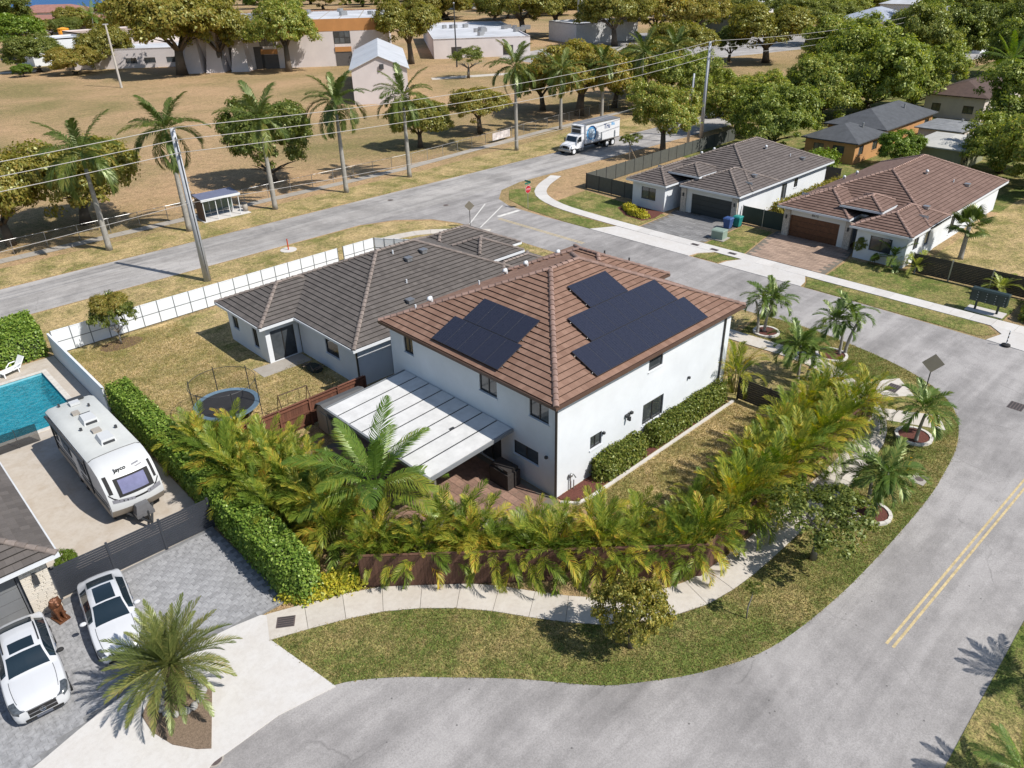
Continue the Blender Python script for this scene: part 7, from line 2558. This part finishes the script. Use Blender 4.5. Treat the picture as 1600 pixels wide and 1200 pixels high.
for (yy, w_) in ((37.6, .55), (40.2, .55)):
    a = MB().add([(6.6, yy - w_, 3.25), (7.35, yy - w_, 3.25), (7.35, yy + w_, 3.25), (6.6, yy + w_, 3.25), (6.66, yy - w_ + .08, 3.50), (7.29, yy - w_ + .08, 3.50), (7.25, yy + w_ - .2, 3.54), (6.7, yy + w_ - .2, 3.54)],
                 [(0, 3, 2, 1), (4, 5, 6, 7), (0, 1, 5, 4), (1, 2, 6, 5), (2, 3, 7, 6), (3, 0, 4, 7)]).build('roof_unit', M_rv, rv)
    MB().box(6.7, 7.25, yy - w_ - .012, yy - w_ - .001, 3.28, 3.42).build('louvre', M_dark, a)
for (xx, yy, sx, sy, hh, mm) in ((7.0, 42.6, .5, .4, .12, M_rv), (7.2, 43.1, .8, .32, .06, M_dark), (6.7, 41.4, .36, .36, .1, M_concg), (7.05, 40.95, .55, .25, .05, M_dark), (6.9, 38.75, .42, .42, .1, M_concg),
                                  (6.3, 42.9, .1, .1, .14, M_dark), (6.35, 39.4, .12, .12, .12, M_dark), (7.75, 38.4, .12, .12, .12, M_dark), (7.5, 41.8, .1, .1, .12, M_dark)):
    MB().box(xx - sx / 2, xx + sx / 2, yy - sy / 2, yy + sy / 2, 3.24, 3.27 + hh).build('roof_vent', mm, rv)
MB().tube([(5.52, 36.9, 2.9), (5.52, 43.0, 2.9)], .075, 8).build('awning_roll', M_dark, rv)
for yy in (37.0, 42.8):
    MB().box(5.55, 5.618, yy - .03, yy + .03, .9, 2.9).build('awning_arm', M_dark, rv)
for (a, c, z0, z1) in ((37.6, 38.5, 1.7, 2.35), (39.9, 41.3, 1.65, 2.35), (42.0, 42.8, 1.7, 2.3)):
    w_ = MB().box(5.595, 5.619, a, c, z0, z1).build('window', M_black, rv)
    MB().box(5.585, 5.594, a + .06, c - .06, z0 + .06, z1 - .06).build('pane', M_glass, w_)
    w_ = MB().box(8.141, 8.165, a, c, z0, z1).build('window', M_black, rv)
MB().box(5.59, 5.619, 38.75, 39.45, .75, 2.6).build('door', mat('trailer_door', (0.62, 0.62, 0.61), .4), rv)
for z0, z1 in ((1.05, 1.13), (1.3, 1.36)):
    MB().box(5.6, 5.6185, 34.8, 43.2, z0, z1).build('stripe', M_dark, rv)
MB().box(5.598, 5.618, 34.85, 43.3, .6, .95).build('skirt', M_rvs, rv)
for yy in (39.0, 39.95):
    for xx in (5.75, 8.0):
        wl = MB().tube([(xx - .12, yy, .40), (xx + .12, yy, .40)], .345, 18).build('wheel', M_black, rv)
        MB().tube([(xx - .13, yy, .40), (xx + .13, yy, .40)], .2, 14).build('rim', M_rim, wl)
for xx in (6.15, 7.6):
    MB().tube([(xx, 35.0, .52), (6.88, 33.1, .52)], .06, 6).build('tongue', M_dark, rv)
MB().tube([(6.88, 33.25, .062), (6.88, 33.25, 1.15)], .05, 8).box(6.75, 7.01, 33.12, 33.38, .061, .1).build('jack', M_dark, rv)
MB().box(6.45, 7.3, 33.75, 34.28, .56, .75).add([(6.47, 33.78, .75), (7.28, 33.78, .75), (7.28, 34.25, .75), (6.47, 34.25, .75), (6.58, 33.86, 1.2), (7.17, 33.86, 1.2), (7.17, 34.17, 1.22), (6.58, 34.17, 1.22)], [(4, 5, 6, 7), (0, 1, 5, 4), (1, 2, 6, 5), (2, 3, 7, 6), (3, 0, 4, 7)]).build('propane_cover', mat('dark_grey_cover', (0.12, 0.12, 0.125), .6, .2, 4), rv)
for xx in (5.8, 7.95):
    MB().box(xx - .05, xx + .05, 35.3, 35.4, .062, .6).build('stabiliser', M_dark, rv)

# ---- delivery truck
tk = thing('delivery_truck', 'white refrigerated delivery truck with blue ring graphic on the arterial road', 'truck', (85.6, 73.1, .021), RD(180))
M_trk = mat('white_truck_body', (0.70, 0.71, 0.73), .4, .03)
M_troof = mat('grey_truck_roof', (0.17, 0.175, 0.19), .6, .12)
bx = MB().box(-5.2, 2.3, -1.25, 1.25, 1.15, 3.8).build('cargo_box', M_trk, tk)
MB().box(-5.18, 2.28, -1.23, 1.23, 3.801, 3.84).build('box_roof', M_troof, bx)
for s in (-1, 1):
    MB().box(-5.22, 2.32, s * 1.25 - .02, s * 1.25 + .02, 3.7, 3.86).build('top_rail', M_metal, bx)
    MB().box(-5.22, 2.32, s * 1.25 - .02, s * 1.25 + .02, 1.1, 1.22).build('side_rail', M_metal, bx)
MB().box(2.301, 2.95, -.95, .95, 2.55, 3.7).build('cooling_unit', M_trk, tk)
MB().box(2.951, 2.97, -.8, .8, 3.3, 3.58).box(2.951, 2.97, -.8, .8, 2.65, 3.15).build('cooling_grille', M_dark, tk)
M_db = mat('dark_blue_graphic', (0.01, 0.045, 0.16), .4, .02)
M_lb = mat('light_blue_graphic', (0.12, 0.38, 0.68), .4, .02)
M_pb = mat('pale_blue_graphic', (0.55, 0.68, 0.80), .4, .05)


def arc(nm, m, r0, r1, a0, a1, off_, o):
    b = MB()
    n = 28
    for k in range(n + 1):
        a = RD(a0 + (a1 - a0) * k / n)
        tp = math.sin(math.pi * k / n) ** .6
        ri = r1 - (r1 - r0) * max(.1, tp)
        for rr in (ri, r1):
            b.v.append((1.1 + off_ - math.cos(a) * rr, 1.2515 + o, 2.42 + math.sin(a) * rr))
    b.f = [(2 * k, 2 * k + 1, 2 * k + 3, 2 * k + 2) for k in range(n)]
    b.build(nm, m, bx)


b = MB()
b.v = [(1.1, 1.2515, 2.42)] + [(1.1 - math.cos(RD(a)) * .85, 1.2515, 2.42 + math.sin(RD(a)) * .85) for a in range(0, 360, 12)]
b.f = [(0, k + 1, (k + 1) % 30 + 1) for k in range(30)]
b.build('graphic', M_pb, bx)
arc('graphic', M_lb, .72, 1.08, -80, 240, 0, .003)
arc('graphic', M_db, .86, 1.1, -60, 130, -.02, .006)
arc('graphic', M_lb, .6, .84, 150, 320, 0.02, .006)
text('lettering', 'Tru', .95, tk, (-2.3, 1.256, 3.0), (RD(90), 0, RD(180)), M_db, .004, bold=.028)
text('lettering', 'Blu', .62, tk, (-3.65, 1.256, 3.16), (RD(90), 0, RD(180)), M_lb, .004, bold=.03)
for (u, hh) in ((-1.1, .8), (-4.1, .7)):
    MB().box(u - .18, u + .18, 1.251, 1.254, 1.24, 1.24 + hh).ball((u, 1.25, 1.3 + hh), (.17, .006, .2), 8, 6).build('graphic', mat('grey_figures', (0.16, 0.18, 0.2), .5, .3, 5), bx)
# cab: sloped screen, hood, fenders
cabp = [(2.45, .75), (4.05, .75), (4.05, 1.62), (3.75, 2.35), (3.35, 2.5), (2.45, 2.55)]
cb = MB().add([(p[0], -1.05, p[1]) for p in cabp] + [(p[0], 1.05, p[1]) for p in cabp], [tuple(range(6)), tuple(range(6, 12))[::-1]] + [(i, i + 6, (i + 1) % 6 + 6, (i + 1) % 6) for i in range(6)]).build('cab', M_trk, tk)
MB().add([(4.06, -.9, 1.68), (4.06, .9, 1.68), (3.775, .85, 2.32), (3.775, -.85, 2.32), (4.075, -.9, 1.69), (4.075, .9, 1.69), (3.79, .85, 2.33), (3.79, -.85, 2.33)], [(0, 1, 2, 3), (4, 7, 6, 5), (0, 4, 5, 1), (1, 5, 6, 2), (2, 6, 7, 3), (3, 7, 4, 0)]).build('windshield', M_carg, cb)
for s in (-1, 1):
    MB().add([(3.0, s * 1.053, 1.6), (3.85, s * 1.053, 1.6), (3.62, s * 1.053, 2.25), (3.0, s * 1.053, 2.3)], [(0, 1, 2, 3) if s < 0 else (3, 2, 1, 0)]).build('side_window', M_carg, cb)
    MB().box(3.9, 4.0, s * 1.25 - .08, s * 1.25 + .08, 1.55, 2.05).tube([(3.85, s * 1.05, 1.9), (3.95, s * 1.25, 1.9)], .02, 5).build('mirror', M_dark, tk)
    MB().box(2.6, 3.5, s * 1.0 - .12, s * 1.0 + .12, .42, .74).build('fuel_tank', M_metal, tk)
hp = [(4.051, .72), (5.25, .72), (5.25, 1.2), (5.05, 1.42), (4.051, 1.62)]
MB().add([(p[0], -.82 - (.0 if i in (2, 3) else .05), p[1]) for i, p in enumerate(hp)] + [(p[0], .82 + (.0 if i in (2, 3) else .05), p[1]) for i, p in enumerate(hp)], [tuple(range(5)), tuple(range(5, 10))[::-1]] + [(i, i + 5, (i + 1) % 5 + 5, (i + 1) % 5) for i in range(5)]).build('hood', M_trk, tk)
MB().box(5.251, 5.27, -.5, .5, .85, 1.25).build('grille', M_black, tk)
MB().box(5.2, 5.45, -1.15, 1.15, .5, .74).build('bumper', M_metal, tk)
for s in (-1, 1):
    MB().box(5.22, 5.275, s * .7 - .14, s * .7 + .14, .85, 1.1).build('headlight', M_lamp, tk)
    MB().add([(4.1, s * .8, .9), (5.15, s * .8, .9), (5.15, s * 1.18, .9), (4.1, s * 1.18, .9), (4.3, s * .8, 1.32), (5.0, s * .8, 1.28), (5.0, s * 1.12, 1.2), (4.3, s * 1.12, 1.24)], [(0, 3, 2, 1), (4, 5, 6, 7), (0, 1, 5, 4), (1, 2, 6, 5), (2, 3, 7, 6), (3, 0, 4, 7)]).build('fender', M_trk, tk)
MB().box(-5.1, 4.0, -.45, .45, .7, 1.1).build('chassis', M_black, tk)
for wx in (4.6, -2.6, -3.9):
    for s in (-1, 1):
        wl = MB().tube([(wx, s * .82, .5), (wx, s * 1.14, .5)], .5, 18).build('wheel', M_black, tk)
        MB().tube([(wx, s * 1.1, .5), (wx, s * 1.155, .5)], .3, 14).build('rim', M_trk, wl)

# ---- bronze lion by the garage
li = thing('lion_statue', 'bronze painted seated lion statue beside the garage door', 'statue', (1.75, 30.15, .068), RD(-75))
M_brz = mat('copper_bronze', (0.16, 0.065, 0.03), .45, .45, 8, bump=.5, bscale=24, metal=.35)
MB().box(-.3, .36, -.24, .24, 0, .1).build('plinth', M_brz, li)
b = MB()
for (c, r) in (((-.1, 0, .42), (.2, .19, .32)), ((-.16, .12, .24), (.17, .1, .16)), ((-.16, -.12, .24), (.17, .1, .16)), ((.04, 0, .62), (.19, .2, .27)), ((.06, 0, .92), (.21, .24, .25)), ((.0, 0, .8), (.22, .25, .24)),
               ((.16, 0, .97), (.14, .13, .15)), ((.27, 0, .92), (.09, .085, .07)), ((.24, 0, .86), (.06, .06, .04)), ((.08, .17, 1.12), (.05, .05, .06)), ((.08, -.17, 1.12), (.05, .05, .06)),
               ((.02, .11, .15), (.18, .07, .06)), ((.02, -.11, .15), (.18, .07, .06)), ((.27, .1, .14), (.11, .065, .05)), ((.27, -.1, .14), (.11, .065, .05))):
    b.ball(c, r, 14, 10)
for s in (-1, 1):
    b.tube([(.12, s * .12, .7), (.19, s * .11, .4), (.22, s * .1, .12)], [.09, .068, .06], 10)
for k in range(16):
    a = 2 * math.pi * k / 16
    b.ball((.07 + .04 * math.cos(k * 2), math.cos(a) * .2, .92 + math.sin(a) * .22), (.08, .06, .07), 8, 6)
b.tube([(-.26, 0, .16), (-.34, .12, .14), (-.2, .26, .14), (.0, .27, .14)], [.035, .03, .03, .045], 8)
bo = b.build('body', M_brz, li, True)
rm_ = bo.modifiers.new('fuse', 'REMESH')
rm_.mode = 'VOXEL'
rm_.voxel_size = .022
rm_.use_smooth_shade = True
for s in (-1, 1):
    MB().ball((.285, s * .05, 1.0), .018, 6, 5).build('eye', M_black, li)
